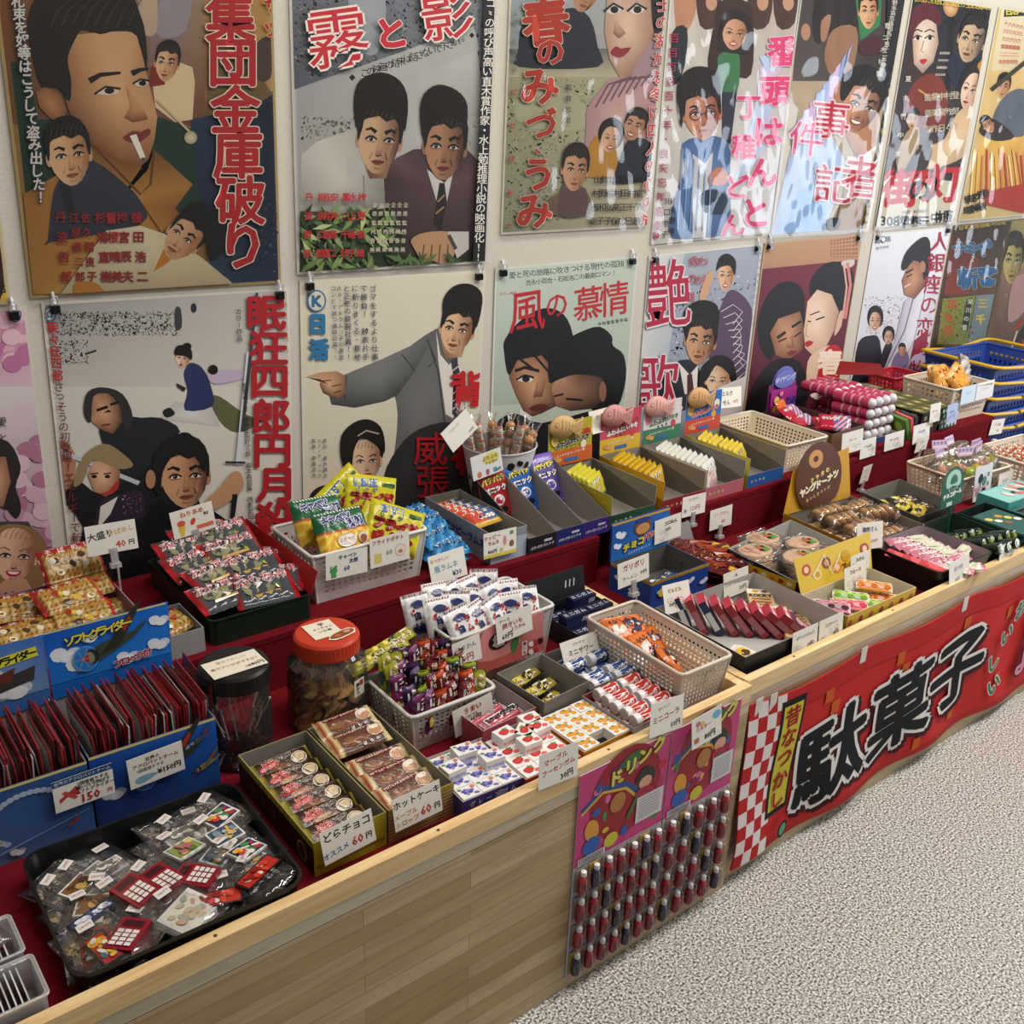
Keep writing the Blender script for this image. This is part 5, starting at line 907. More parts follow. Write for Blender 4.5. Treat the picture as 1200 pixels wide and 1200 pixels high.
lidcard(BX-.003, BY-.01, DK+.1932, [('昔なつかしい',.5,.2,.009,'a8a098'),('串カツいかがですか？',.5,.5,.009,'a06a5a'),('1本',.68,.82,.008,'222222'),('80円',.85,.8,.012,'3a3030')], 'cream card reading 80 yen lying on the black jar lid', .098, .058, 0)
lidcard(JX-.004, JY+.008, DK+.1932, [('芋',.6,.2,.013,'222222'),('よっちゃん',.56,.42,.008,'5a5a58'),('いか串',.55,.62,.009,'4a4a48')], 'cream card with black characters lying on the red jar lid', .056, .06, -2)
b = MB(); b.prism([(-.03,-.004),(-.02,.008),(.004,.012),(.024,.010),(.032,.0),(.024,-.012),(-.006,-.014),(-.022,-.012)], 0, .0006, 'e8e4dc'); A = Art(b, plane((0,0,.0006),(1,0,0),(0,-1,0))); A.blob([(-.026,.002),(-.016,-.006),(.006,-.009),(.022,-.007),(.028,.001),(.02,.009),(-.006,.011),(-.02,.008)], '8a4a28'); A.ell(.014,-.001,.007,.005,'c89878'); A.ell(-.008,.002,.007,.004,'b8683c')
tag(b.build('cut_out_picture', CARD, None, (JX+.016,JY-.026,DK+.1936), (0,0,rad(8))), 'small brown cut-out picture lying on the red jar lid', 'picture')
b = MB(); b.box(-.013,.013,0,.0005,0,.034,'ded9cc'); A = Art(b, plane((-.013,0,.034),(1,0,0),(0,0,-1))); A.rect(.014,.003,.023,.014,'a83830'); A.vt('棒かつ',.009,.01,.009,.028,.009,'1a1a1a',.03)
tag(b.build('jar_label', CARD, None, (JX+.024,JY-.0745,DK+.085), (0,0,rad(18))), 'white and red label stuck on the front of the red lidded jar', 'label')
# chocolate pancake box and hot cake box
def sweetbox(x, y, w, d, h, out, inn, lab, side, front):
    b = MB(); obox(b, w, d, h, out, inn, None, .002, side); F, Rr, L, _ = faces(b, w, d, h); front(F, L, w, d, h); return tag(b.build('carton_tray', CARD, None, (x,y,DK), (0,0,rad(-.6))), lab, 'box')
def fr1(F, L, w, d, h):
    F.rect(0,0,w,h,'b4a82a'); F.rect(.004,.045,w-.004,.052,'8a7c1c'); L.rect(0,0,d,h,'241a14'); L.rect(0,0,d,.012,'a89a2c'); L.vt('GYOGYOGYOGYOGYOGYO', .01,.006,d-.01,.006,.011,'3a3014',.02); L.ell(d-.04,.04,.016,.018,'b8a878'); L.ell(d-.04,.04,.013,.015,'3a2a1c'); L.vt('チョコ', .06,.035,.13,.035,.02,'6a5a40',.03)
def fr2(F, L, w, d, h):
    F.rect(0,0,w,h,'9a7c4c'); F.rect(0,0,w,.007,'a8982a')
    for k in range(9): F.rect(0,.01+.0065*k,w,.0125+.0065*k,'c4a878'); 
    L.rect(0,0,d,h,'8a7a3c')
sweetbox(-.182,-.806,.128,.272,.064,'a8982a','8d8880','open yellow-green box of chocolate pancake packs beside the black tray',None,fr1)
sweetbox(-.051,-.806,.126,.274,.064,'8d8034','8d8880','open olive box of hot cake packs right of the chocolate pancake box',None,fr2)
def dora(seed):
    p = Pack(.112,.05,.017,bands((.07,'b0a030'),(.2,'3c2416'),(.86,'4a2c1a'),(.95,'2e1c12'),(1,'a8982c')), seed, .06); A = p.art; w, l = .112, .05
    A.blob([(.02,.016),(.05,.013),(.05,.021),(.02,.026)], 'c0242a'); A.ell(.05,.032,.021,.011,'8a5c3a',edge='6a4028'); A.ell(.05,.030,.018,.008,'a8744c'); A.vt('どら',.03,.014,.043,.012,.014,'c0242a',.05,'e8dccb',.05); A.vt('チョコ',.054,.012,.074,.010,.011,'141010',.05,'e8e0d0',.05)
    A.ell(.088,.022,.014,.012,'e4dcc4'); A.ell(.088,.022,.0125,.0105,'1a120e'); A.ell(.088,.0215,.0115,.0092,'cbb48c'); A.rect(.012,.036,.038,.041,'b8282c'); A.vt('十勝産小豆使用',.014,.0385,.036,.0385,.0035,'e8dccb',0)
    return p.mesh('pancake_pack')
def cake(seed):
    p = Pack(.112,.05,.017,bands((.06,'d8c48a'),(.1,'9a3428'),(.14,'d8c48a'),(.18,'8a4a2c'),(.9,'5a3826'),(.94,'d8c48a'),(.97,'9a6a3c'),(1,'d8c48a')), seed, .06); A = p.art
    A.poly([(.016,.005),(.09,.003),(.092,.011),(.016,.013)], '7a1c20'); A.vt('HOTCAKEホットケーキ',.02,.009,.086,.007,.007,'e8d8c8',.03); A.ell(.04,.03,.02,.011,'9a6a44',edge='6a4028'); A.ell(.04,.028,.017,.008,'8a5a3a'); A.ell(.064,.032,.016,.009,'8a5c3c',edge='6a4028')
    A.ell(.09,.022,.015,.013,'e4d4c0'); A.ell(.09,.023,.0125,.0105,'c08c6a'); A.ell(.09,.015,.009,.005,'ece4d8'); A.vt('はちみつ',.06,.043,.098,.041,.007,'e8e4dc',.03,'1a1210',.05)
    return p.mesh('hot_cake_pack')
DM = [dora(s) for s in (1,2,3)]; HM = [cake(s) for s in (4,5,6)]
for k in range(6):
    o = put('pancake_pack', DM[k % 3], None, (-.184+rr_(-.002,.002), -.708-.0385*k, DK+.030-.0005*k), (rad(24), rad(rr_(-3,3)), rad(rr_(-3,3)))); tag(o, f'brown chocolate pancake pack, {ORD[k]} from the back of the yellow-green box', 'snack pack', 'chocolate pancake packs')
    o = put('pancake_pack', DM[(k+1) % 3], None, (-.184, -.708-.0385*k, DK+.011), (rad(14),0,rad(rr_(-3,3)))); tag(o, f'chocolate pancake pack underneath, {ORD[k]} from the back of the yellow-green box', 'snack pack', 'chocolate pancake packs')
for k, (y, z, rx) in enumerate(((-.700,.062,18),(-.742,.052,14),(-.800,.034,24),(-.842,.032,24),(-.884,.030,24))):
    o = put('hot_cake_pack', HM[k % 3], None, (-.052+(.006 if k > 1 else -.002), y, DK+z), (rad(rx), 0, rad(rr_(-3,4)))); tag(o, f'striped hot cake pack, {ORD[k]} from the back of the olive box', 'snack pack', 'hot cake packs')
for k in range(6): tag(put('hot_cake_pack', HM[k % 3], None, (-.051, -.704-.04*k, DK+.012), (rad(10),0,0)), f'hot cake pack underneath, {ORD[k]} from the back of the olive box', 'snack pack', 'hot cake packs')
price(-.192, -.957, DK+.030, [('どらチョコ',.5,.24,.017,'1c1c1c'),('オススメ',.24,.74,.0115,'3a6aa0',6),('60',.66,.7,.021,'c03a3a'),('円',.88,.72,.012,'2a2a2a')], 'white card reading どらチョコ 60 yen', 10, -3)
price(-.066, -.957, DK+.030, [('ホットケーキ',.5,.24,.015,'1c1c1c'),('メープル',.25,.58,.011,'c89030'),('シロップ',.27,.82,.011,'c89030'),('60',.66,.72,.021,'c03a3a'),('円',.9,.74,.012,'2a2a2a')], 'white card reading ホットケーキ 60 yen', 10, -1)
# small gum boxes
def gum(fruit):
    w, d, h = .0375, .0305, .02; b = MB(); b.box(-w/2,w/2,-d/2,d/2,0,h,'e9e6e2'); F, Rr, L, Tp = faces(b, w, d, h)
    c = {'g':('4a4c98','6a62b0','8a86c8'),'s':('b8242c','d04a44','d8645c'),'o':('d88a20','e8a838','e8b85c')}[fruit]
    if fruit == 'g':
        for i, (x, y) in enumerate(((.010,.012),(.015,.010),(.020,.012),(.012,.017),(.018,.017),(.015,.021),(.022,.018),(.026,.014))): Tp.ell(x, y, .0036, .0034, c[i % 3], 0, 10)
        Tp.ell(.031,.006,.0042,.004,'d87858'); Tp.ell(.030,.024,.005,.003,'7a74c0',20,10); Tp.ell(.006,.006,.004,.0025,'5a9a70',30,8)
    elif fruit == 's':
        Tp.blob([(.006,.012),(.014,.007),(.024,.008),(.028,.014),(.020,.022),(.010,.022)], c[0], ccol=c[1]); Tp.ell(.026,.008,.004,.002,'5a9a50',-30,8); Tp.ell(.022,.006,.004,.0018,'5a9a50',10,8); Tp.ell(.030,.022,.006,.005,c[2],0,10)
    else:
        for x, y, r_ in ((.010,.010,.0062),(.020,.013,.0068),(.028,.022,.006),(.011,.022,.005),(.030,.008,.004)): Tp.ell(x, y, r_, r_*.9, c[1], 0, 12, edge=c[0])
        Tp.ell(.016,.006,.004,.002,'5a9a50',20,8); Tp.ell(.026,.015,.0035,.002,'5a9a50',-20,8)
    F.rect(.002,.008,w-.002,.016,mixc(c[2],'ffffff',.5)); F.vt('マーブルガム',.005,.012,w-.005,.012,.005,c[0],.03); Rr.rect(.003,.006,.027,.015,mixc(c[2],'ffffff',.6))
    return b.mesh('gum_box', CARD)
def gumtray(x, y, w, d, rz, fruit, rim, lab, rows, extra, fname, skip=()):
    b = MB(); obox(b, w, d, .044, rim, 'd8d4cc', None, .0015); F, Rr, L, _ = faces(b, w, d, .044)
    F.vt({'g':'グレープガム','s':'いちごガム','o':'オレンジガム'}[fruit], .02,.012,w-.02,.012,.011, mixc(rim,'ffffff',.6), .03); F.ell(w*.62,.013,.008,.008,mixc(rim,'ffffff',.3))
    tag(b.build('gum_carton', CARD, None, (x,y,DK), (0,0,rad(rz))), lab, 'box'); me = gum(fruit); c, s_ = cos(rad(rz)), sin(rad(rz))
    def pl(lx, ly, z, r0, lb): 
        o = put('gum_box', me, None, (x+lx*c-ly*s_, y+lx*s_+ly*c, DK+z), (0,0,rad(rz+r0))); tag(o, lb, 'gum box', f'{fname} gum boxes')
    for j in range(rows):
        for i in range(3):
            if (i, j) in skip: continue
            pl((i-1)*.0385, -d/2+.0175+j*.0312, .0245+rr_(0,.001), rr_(-2,2), f'small {fname} gum box, row {ORD[j]} from the front, {["left","middle","right"][i]} of three')
    for k, (i, j, r0) in enumerate(extra): pl((i-1)*.0385, -d/2+.0175+j*.0312, .0455, r0, f'{fname} gum box lying on top of the others, {ORD[k]} from the left')
gumtray(.0725,-.909,.122,.135,-3,'g','4a3c80','purple edged carton of grape gum boxes at the rail',4,[(0,1.6,4),(1.1,2.6,-4),(1.9,1.3,-3)],'grape')
gumtray(.193,-.918,.122,.143,-2,'s','a83c38','red edged carton of strawberry gum boxes right of the grape ones',4,[(.3,2.9,6),(.9,1.6,-2),(1.2,2.5,38),(1.9,2.4,6),(2.0,3.3,-4)],'strawberry')
gumtray(.323,-.916,.122,.140,1,'o','c88c1c','yellow edged carton of orange gum boxes left of the red cola cans',4,[],'orange',((1,0),))
price(.180, -1.0135, RZ-.008, [('マーブル',.42,.25,.0135,'b03a34',8),('フーセンガム',.5,.52,.0125,'b03a34',8),('30円',.72,.82,.015,'2a2a2a',8)], 'cream card reading 30 yen hanging over the rail below the strawberry gum', 6, 4, 0, .088, .066)
# ------------------------------------------------------------------ left counter, middle goods
def lay(me, name, spots, lab, cat, grp):
    for k, (x, y, z, rz, *r) in enumerate(spots):
        tag(put(name, me[k % len(me)] if isinstance(me, list) else me, None, (x,y,z), (r[0] if r else 0, r[1] if len(r) > 1 else 0, rad(rz))), lab(k) if callable(lab) else lab, cat, grp)
def bsk(x, y, z, w, d, h, col, rz, lab, **k):
    b = MB(); basket(b, w, d, h, col, **k); return tag(b.build('plastic_basket', PLAST, None, (x,y,z), (0,0,rad(rz))), lab, 'basket')
GREYB, BEIGE = 'd2d0cb', 'd4c9ba'
# pierced basket of stick snacks
bsk(.134,-.690,DK,.185,.165,.085,GREYB,-1,'grey-white pierced basket crammed with upright assorted snack sticks',nx=13,ny=10,nz=6)
def stick(c, c2, c3, txt, seed, w=.088, l=.030):
    p = Pack(w, l, .014, bands((.08,c2),(.3,c),(.62,c3),(.92,c),(1,c2)), seed, .09, 18, 6, .2); A = p.art
    A.blob([(.016,.006),(.032,.004),(.036,.013),(.02,.017)], 'e0d048', ccol='ece084'); A.ell(.055,.015,.014,.010,c2); A.vt(txt,.028,.021,.075,.02,.012,'ecdcd0',.05,c,.06); A.rect(.06,.006,.076,.010,'e8e4dc'); return p.mesh('snack_stick')
SK = [stick('5a1c4a','7a3a6a','8a2a48','めんたい',1), stick('7a1c20','5a1018','a83024','サラミ味',2), stick('1c4a48','a8b028','8a2a30','なっとう',3), stick('8a3018','c84a20','5a1c14','チキン味',4), stick('2a1a38','4a2a5a','702040','たこやき',5), stick('b0a830','8a8c20','3c4a3a','コンポタ',6)]
sp = []
for j in range(5):
    for i in range(7):
        x, y = .134-.07+.023*i+rr_(-.004,.004), -.752+.030*j+rr_(-.004,.004); sp.append((x, y, DK+.058+.005*j+rr_(-.004,.010), rr_(-25,25), rad(rr_(62,84)), rad(90)+rr_(-.3,.3)))
CN = ['purple','dark red','teal','orange-brown','violet','yellow-green']
KO = [(0,0,3,1,1,3,5),(4,2,1,3,1,1,2),(0,4,2,1,3,2,1),(5,0,4,2,1,3,0),(5,5,4,0,3,1,4)]
for k, (x, y, z, a, b_, c_) in enumerate(sp):
    q = KO[k//7][k % 7]; tag(put('snack_stick', SK[q], None, (x,y,z+.014), (0, rad(-90)+rr_(-.22,.22), rad(90)+rr_(-.5,.5))), f'{CN[q]} snack stick standing {ORD[k % 7]} from the left in row {ORD[k//7]} of the crammed basket', 'snack stick', 'stick snacks in the grey-white basket')
for k in range(4): tag(put('snack_stick', SK[5], None, (.05+.022*k, -.615+.006*k, DK+.112+.006*k), (rad(15), rad(-8), rad(rr_(-20,30)))), f'yellow-green snack stick lying across the back of the crammed basket, {ORD[k]} from the left', 'snack stick', 'stick snacks in the grey-white basket')
def frog(A, w, h, c='4a9a50'): A.ell(.018,.038,.009,.008,c); A.ell(.013,.03,.0035,.0035,c); A.ell(.023,.03,.0035,.0035,c); A.rect(.012,.044,.024,.053,c); A.ell(.014,.03,.0015,.0015,'fafafa',0,6)
def doodle(cols, seed):
    def f(A, w, h):
        r = random.Random(seed)
        for _ in range(5):
            x, y = r.uniform(.1,.9)*w, r.uniform(.55,.9)*h; c = r.choice(cols); e = [(x+.007*cos(t), y+.006*sin(t)) for t in (2*pi*i/10 for i in range(11))]; A.line(e, .0008, c); A.line([(x-.004,y),(x+.004,y+.002)], .0008, c)
    return f
price(.172, -.786, DK+.020, [('うまい',.5,.22,.014,'a83a30'),('どれでも',.45,.45,.008,'8a5a40'),('15円',.55,.62,.014,'2a2a2a')], 'white card reading 15 yen on the front of the crammed snack basket', 4, -6, art=doodle(['b05a48','a88a50','8a8a84'], 3))
# second basket, white packs
bsk(.34,-.575,DK,.26,.16,.135,GREYB,0,'tall grey-white basket of white and navy snack packs behind the yellow snack tray',nx=16,ny=9,nz=8)
def wpack(seed):
    p = Pack(.06,.085,.022,lambda u,v:'e6e4e4' if v < .75 or u < .2 else '24305a', seed, .05, 10, 10, .2); A = p.art
    for i in range(9): A.rect(.004+.006*i,.002,.007+.006*i,.005,'a8303c' if i % 2 else '2a2a3a')
    A.blob([(.015,.02),(.03,.014),(.045,.022),(.03,.03)], '2a3468'); A.blob([(.012,.036),(.02,.03),(.018,.042)], 'c02a3c'); A.vt('ラムネ',.044,.03,.044,.068,.015,'b82838',.05); A.vt('白い',.025,.045,.025,.066,.016,'28306a',.06); return p.mesh('white_snack_pack')
WP = [wpack(s) for s in (1,2)]
for k in range(15):
    i, j = k % 5, k//5; tag(put('white_snack_pack', WP[k % 2], None, (.25+.042*i-.02*j, -.62+.045*j, DK+.125+rr_(0,.012)+.006*j), (rad(rr_(55,80)), rr_(-.2,.2), rad(rr_(-35,15)))), f'white and navy snack pack, {ORD[i]} from the left in row {ORD[j]} of the tall basket', 'snack pack', 'white packs in the tall basket')
b = MB(); b.slab((-.095,0,0),(.095,0,0),(.095,.004,.088),(-.095,.004,.088),.0015,'c87a78'); A = Art(b, plane((-.095,.0,.088),(1,0,0),(0,-.045,-.999)))
A.rect(.0,.055,.19,.088,'c05a58'); A.blob([(.02,.06),(.03,.0),(.07,-.012),(.11,.0),(.12,.06)], 'd88a88'); A.ell(.07,.028,.026,.02,'3c1c1c'); A.vt('塩',.07,.027,.071,.028,.028,'e8dcd0',.08); A.blob([(.1,.045),(.118,.03),(.122,.05),(.108,.07)], '4a7a4c'); A.rect(.13,.05,.144,.082,'e0d0cc'); A.vt('焼いも',.137,.056,.137,.076,.009,'6a1c20',.03)
for k in range(5): A.ell(.155+.012*(k % 3),.062+.018*(k//3),.008,.006,['e8dcd8','a83a3c','2a1a1c'][k % 3],30)
tag(b.build('snack_display_board', CARD, None, (.34,-.6665,DK+.045), (0,0,0)), 'pink printed board with a dark oval in front of the tall white basket', 'display board')
price(.352, -.676, DK+.105, [('ケース',.24,.2,.009,'3a3a3a'),('焼きいも',.45,.42,.0135,'a83a50'),('ようかん',.6,.64,.010,'8a3a50'),('60円',.28,.8,.014,'222222')], 'white card reading 焼きいもようかん 60円', 6, -4, 0)
price(.225, -.690, DK+.092, [('ようかん',.5,.3,.012,'6a6a6a'),('60円',.45,.72,.018,'b05a68')], 'white card reading ようかん 60円 beside the pink board', 6, -5, 0, .066, .055)
price(.335, -.4315, DK+.066, [('あんずむし',.45,.22,.011,'3a3a3a'),('50円',.75,.76,.011,'3a3a3a')], 'white card reading 50 yen stuck on the red felt step', 0, -2, art=doodle(['8a8a84','c89a50','a0a0a0'], 5))
# pink stick tray, yellow pack tray
def ctn(x, y, z, w, d, h, rz, out, inn, lab, hb=None, deco=None, name='carton_tray', side=None):
    b = MB(); obox(b, w, d, h, out, inn, hb, .002, side); F = faces(b, w, d, h)
    if deco: deco(*F)
    return tag(b.build(name, CARD, None, (x,y,z), (0,0,rad(rz))), lab, 'box')
ctn(.205,-.783,DK,.128,.125,.058,2,'a84a58','b0a8a4','pink carton of white lettered gummy sticks behind the strawberry gum')
p = Pack(.1,.03,.016,bands((.06,'e0c0c8'),(.9,'b8505c'),(1,'e0c0c8')),3,.06); A = p.art; A.rect(.008,.004,.092,.02,'ece8e6'); A.vt('Sourグミもも',.014,.012,.086,.012,.017,'17171a',.05); GM = p.mesh('gummy_stick')
lay(GM,'gummy_stick',[(.2,-.775,DK+.024,14),(.215,-.808,DK+.03,10,.2),(.2,-.745,DK+.022,-10),(.21,-.79,DK+.012,0),(.205,-.755,DK+.012,5),(.2,-.818,DK+.012,4)],lambda k:f'pink gummy stick lettered in black, {ORD[k]} laid in the pink carton','gummy','gummy sticks')
ctn(.335,-.785,DK,.122,.135,.072,4,'6e6a64','8d8a84','grey carton of yellow and black snack sticks left of the cola cans')
YS = [stick('b09a30','4a3c1c','c8b048','キャラメル',11,.1,.026), stick('8a7a28','2a2418','b8a43c','コーヒー',12,.1,.026)]
lay(YS,'snack_stick',[(.335,-.80+.024*k,DK+.014+.02*(k % 2),16+rr_(-5,5),.1) for k in range(5)],lambda k:f'yellow and black snack stick, {ORD[k]} from the front of the grey carton','snack stick','yellow snack sticks')
# cola and cider cans
def can(c, seed):
    b = MB(); b.lathe([(.0001,0),(.011,0),(.0118,.002),(.0118,.012),(.0118,.03),(.0118,.044),(.011,.047),(.0095,.0475),(.009,.0445),(.0001,.0445)], 18, ['d8d8da','d8d8da',mixc(c,'ffffff',.75),c,c,mixc(c,'ffffff',.5),'d8d8da','e8e8ea','b0b0b2'])
    for k in range(6):
        a0 = k*pi/3; A = Art(b, lambda x, y, h, a0=a0: Vector(((.0119+h)*cos(a0+x/.0119), (.0119+h)*sin(a0+x/.0119), .047-y)), .00006)
        A.line([(-.005,.01),(0,.02),(.001,.03),(.005,.042)], .004, 'e8e6e4', .0015)
        if k % 2 == 0: A.vt('コーラ' if c == 'b83228' else 'サワー',.0,.012,.0,.036,.009,'f0eeec',.05)
    return b.mesh('mini_can', GLOSS)
CR, CB = can('b83228', 1), can('2c4c8a', 2)
ctn(.472,-.778,DK,.148,.155,.058,-1,'5a5854','6a6864','grey carton of blue mini cider cans left of the beige basket'); ctn(.452,-.922,DK,.150,.138,.052,2,'8d9298','8a3030','grey-blue carton of red mini cola cans at the rail',None,lambda F,R,L,T:(F.rect(0,.02,.15,.051,'6a7a90'),L.rect(0,.01,.138,.051,'a8383a')))
for cm, nm, x0, y0, rows, cl in ((CB,'blue',.455,-.835,6,'CB'),(CR,'red',.43,-.978,5,'CR')):
    for lv in range(2):
        for j in range(rows-(cl == 'CB')*lv):
            for i in range(2):
                if cl == 'CB' and (lv and j not in (0,1,3)): continue
                tag(put('mini_can', cm, None, (x0+.062*i-.03+rr_(-.002,.002), y0+.0262*j+(.006 if lv else 0), DK+.016+.0245*lv+(.008 if cl == 'CR' else 0)), (0, rad(90), rad(rr_(-4,4))), 1.1), f'{nm} mini can on its side, {"upper" if lv else "lower"} layer, {ORD[j]} from the front, {["left","right"][i]} column', 'drink can', f'{nm} mini cans')
price(.485, -.742, DK+.030, [('さわやか',.5,.2,.008,'8a8a84'),('ミニサワー',.52,.48,.013,'2a3a3c'),('50円',.75,.75,.012,'3a3a3c')], 'cream card reading ミニサワー 50円', 25, -4, -8)
price(.446, -1.0135, RZ-.012, [('おいしい',.4,.2,.008,'b05a50',10),('ミニコーラ',.48,.48,.0145,'a8302c',8),('50円',.78,.78,.013,'2a2a2a',8)], 'cream card reading ミニコーラ 50円', 8, 6, 0, .088, .068)
def stars(A, w, h): A.ell(.018,.016,.007,.006,'c86a8a'); A.ell(.07,.016,.012,.009,'6ab0d0'); A.rect(.006,.045,.02,.056,'b07048'); A.ell(.03,.02,.006,.005,'d8c050')
price(.545, -1.034, RZ-.060, [('ミルキー',.4,.42,.011,'c85a80'),('80円',.6,.78,.016,'222222')], 'white card reading 80 yen with a blue flower on the pink hanging cards', 5, -4, 0, .084, .066, art=stars)
# navy carton with black flap
ctn(.610,-.606,DK,.16,.17,.05,0,'14141c','1c1c22','black carton of navy gum packs with a raised back flap')
b = MB(); b.slab((-.08,0,0),(.08,0,0),(.085,.02,.058),(-.085,.02,.058),.0012,'141418','4a4a4e'); A = Art(b, plane((-.08,.0,.0),(1,0,0),(0,-.326,-.945))); A.vt('///',.105,-.03,.13,-.03,.022,'c8c8d0',.03); tag(b.build('carton_flap', CARD, None, (.61,-.518,DK+.048)), 'black printed flap standing behind the navy gum packs', 'flap')
def navy():
    b = MB(); b.box(-.034,.034,-.014,.014,0,.03,'161c44',top='121636'); F, R_, L, Tp = faces(b, .068, .028, .03); F.vt('////',.048,.012,.062,.012,.014,'c8c8d4',.04); Tp.vt('ミニガム',.01,.014,.058,.014,.015,'b8bcd0',.03); return b.mesh('gum_pack', CARD)
NV = navy(); lay(NV,'gum_pack',[(.575+.071*(k % 2),-.665+.0285*(k//2),DK+.003+(.0305 if k in (4,5,9) else 0),rr_(-2,2)) for k in range(10)],lambda k:f'navy gum pack, row {ORD[k//2]} from the front, {["left","right"][k % 2]} side of the black carton','gum pack','navy gum packs')
# beige basket with orange packs
bsk(.597,-.835,DK,.140,.278,.105,BEIGE,-1.5,'beige pierced basket with a few orange packs near the corner of the left counter',nx=11,ny=20,nz=7)
def opack(seed):
    p = Pack(.105,.07,.022,bands((.06,'a84a18'),(.5,'d87028'),(.75,'c85a1c'),(.94,'d87028'),(1,'a84a18')),seed,.06,14,8,.3); A = p.art
    A.blob([(.05,.02),(.06,.01),(.068,.018),(.08,.01),(.084,.022),(.096,.03),(.084,.04),(.088,.052),(.07,.048),(.056,.054),(.058,.038),(.046,.034)], '3a2a48'); A.ell(.066,.028,.006,.007,'e8e4e0'); A.ell(.079,.029,.006,.007,'e8e4e0'); A.ell(.067,.029,.002,.003,'17121a'); A.ell(.078,.03,.002,.003,'17121a'); A.blob([(.012,.03),(.04,.024),(.044,.044),(.016,.05)], 'ece4dc'); A.vt('もろこし',.016,.018,.046,.016,.012,'3a2030',.04); return p.mesh('orange_snack_pack')
OP = [opack(s) for s in (1,2,3)]
lay(OP,'orange_snack_pack',[(.592,-.745,DK+.070,-8,.5,.1),(.612,-.79,DK+.05,14,.75,.1),(.59,-.815,DK+.035,-10,.6,0),(.615,-.845,DK+.035,50,.7,.3),(.60,-.77,DK+.016,5)],lambda k:f'orange and violet snack pack, {ORD[k]} from the back of the beige basket','snack pack','orange snack packs')
b = MB(); b.box(-.014,.014,-.0008,.0008,-.004,.004,'b0a598'); tag(b.build('basket_plate', PLAST, None, (.606,-.9755,DK+.080), (rad(-6),0,rad(-1.5))), 'small blank name plate on the near end of the beige basket', 'plate')
# ------------------------------------------------------------------ left counter, upper step
# pale pink box of mixed packs, tilted packs, grey box
def mixpack(seed, c):
    r = random.Random(seed); p = Pack(.115,.07,.022,lambda u,v:c if v < .18 or u < .05 or u > .95 else ['a8802c','9a2c1c','c8b484','5a3c18','b89a50','6a1c14'][int(u*23+seed) * int(v*11+3) % 6], seed, .05, 26, 14, .15); A = p.art
    A.vt('そばめし',.02,.009,.095,.009,.014,'e8c8c0',.03)
    for _ in range(6): A.ell(r.uniform(.02,.095), r.uniform(.028,.06), .008, .006, r.choice(['e8e0c8','b03020','d8b838','4a3018']), r.uniform(0,90), 8)
    return p.mesh('noodle_snack_pack')
MX = [mixpack(s, c) for s, c in ((1,'a01c20'),(2,'b8282a'),(3,'8a1418'))]
ctn(-.40,-.205,ST,.26,.20,.07,0,'a88890','9a7a82','pale pink box of mixed red and yellow snack packs behind the glider boxes'); ctn(-.235,-.345,ST,.10,.12,.05,0,'9a9a9c','8a8a8c','low grey box half hidden beside the green tin')
lay(MX,'noodle_snack_pack',[(-.46,-.25,ST+.045,5,.2),(-.36,-.25,ST+.05,-4,.3),(-.33,-.16,ST+.065,4,.35),(-.45,-.16,ST+.055,-8,.3),(-.37,-.205,ST+.075,8,.35),(-.245,-.345,ST+.03,20,.2),(-.335,-.12,ST+.11,3,.8),(-.42,-.205,ST+.02,0),(-.32,-.2,ST+.025,0)],lambda k:f'red edged packet of mixed snacks, {ORD[k]} in the heap behind the propeller glider box','snack pack','mixed snack packets')
ctn(-.60,-.205,ST,.12,.22,.075,0,'a8303a','8a2028','red box of yellow noodle snack packs at the left frame edge',None,lambda F,R,L,T:F.vt('ちゃんめん',.01,.035,.11,.035,.018,'e8d0c8',.03))
def chip(seed):
    p = Pack(.1,.075,.024,lambda u,v:'c0282c' if v < .25 else ('c8a028' if (int(u*9)+int(v*7)) % 3 else 'e0c858'), seed, .05, 18, 12, .2); A = p.art
    A.vt('ソース',.015,.012,.08,.010,.016,'ece0d8',.05); A.poly([(.05,.04),(.075,.035),(.08,.06),(.055,.065)], 'e4e0dc'); A.line([(.055,.045),(.075,.042)], .002, '3a3030'); A.ell(.025,.052,.012,.009,'2a2a2a'); A.ell(.025,.052,.009,.006,'e8e4e0'); return p.mesh('noodle_snack_pack')
CH = [chip(s) for s in (1,2)]
lay(CH,'noodle_snack_pack',[(-.60,-.27,ST+.075,4,.6),(-.55,-.24,ST+.09,-12,.55),(-.60,-.19,ST+.10,10,.5),(-.56,-.17,ST+.09,0,.4),(-.6,-.2,ST+.03,0)],lambda k:f'yellow noodle snack pack with red top, {ORD[k]} from the front of the red box','snack pack','yellow noodle snack packs')
price(-.268, -.185, ST+.142, [('大盛り',.28,.36,.017,'3a3a3a',6),('そばめし',.7,.3,.013,'d8b070',6),('40',.66,.74,.019,'c85a48'),('円',.88,.74,.012,'3a3a3a')], 'white card reading 大盛り 40円 on a clip stand', 8, 0, -6, .094, .060, stand=True)
b = MB(); b.tube([(0,0,0),(0,0,.124)], .0022, 'e8ecef', 6); b.lathe([(.014,0),(.014,.003)], 12, col='e8ecef'); tag(b.build('card_holder', FILMC, None, (-.268,-.20,ST+.001)), 'clear upright rod holding the 大盛り card', 'holder')
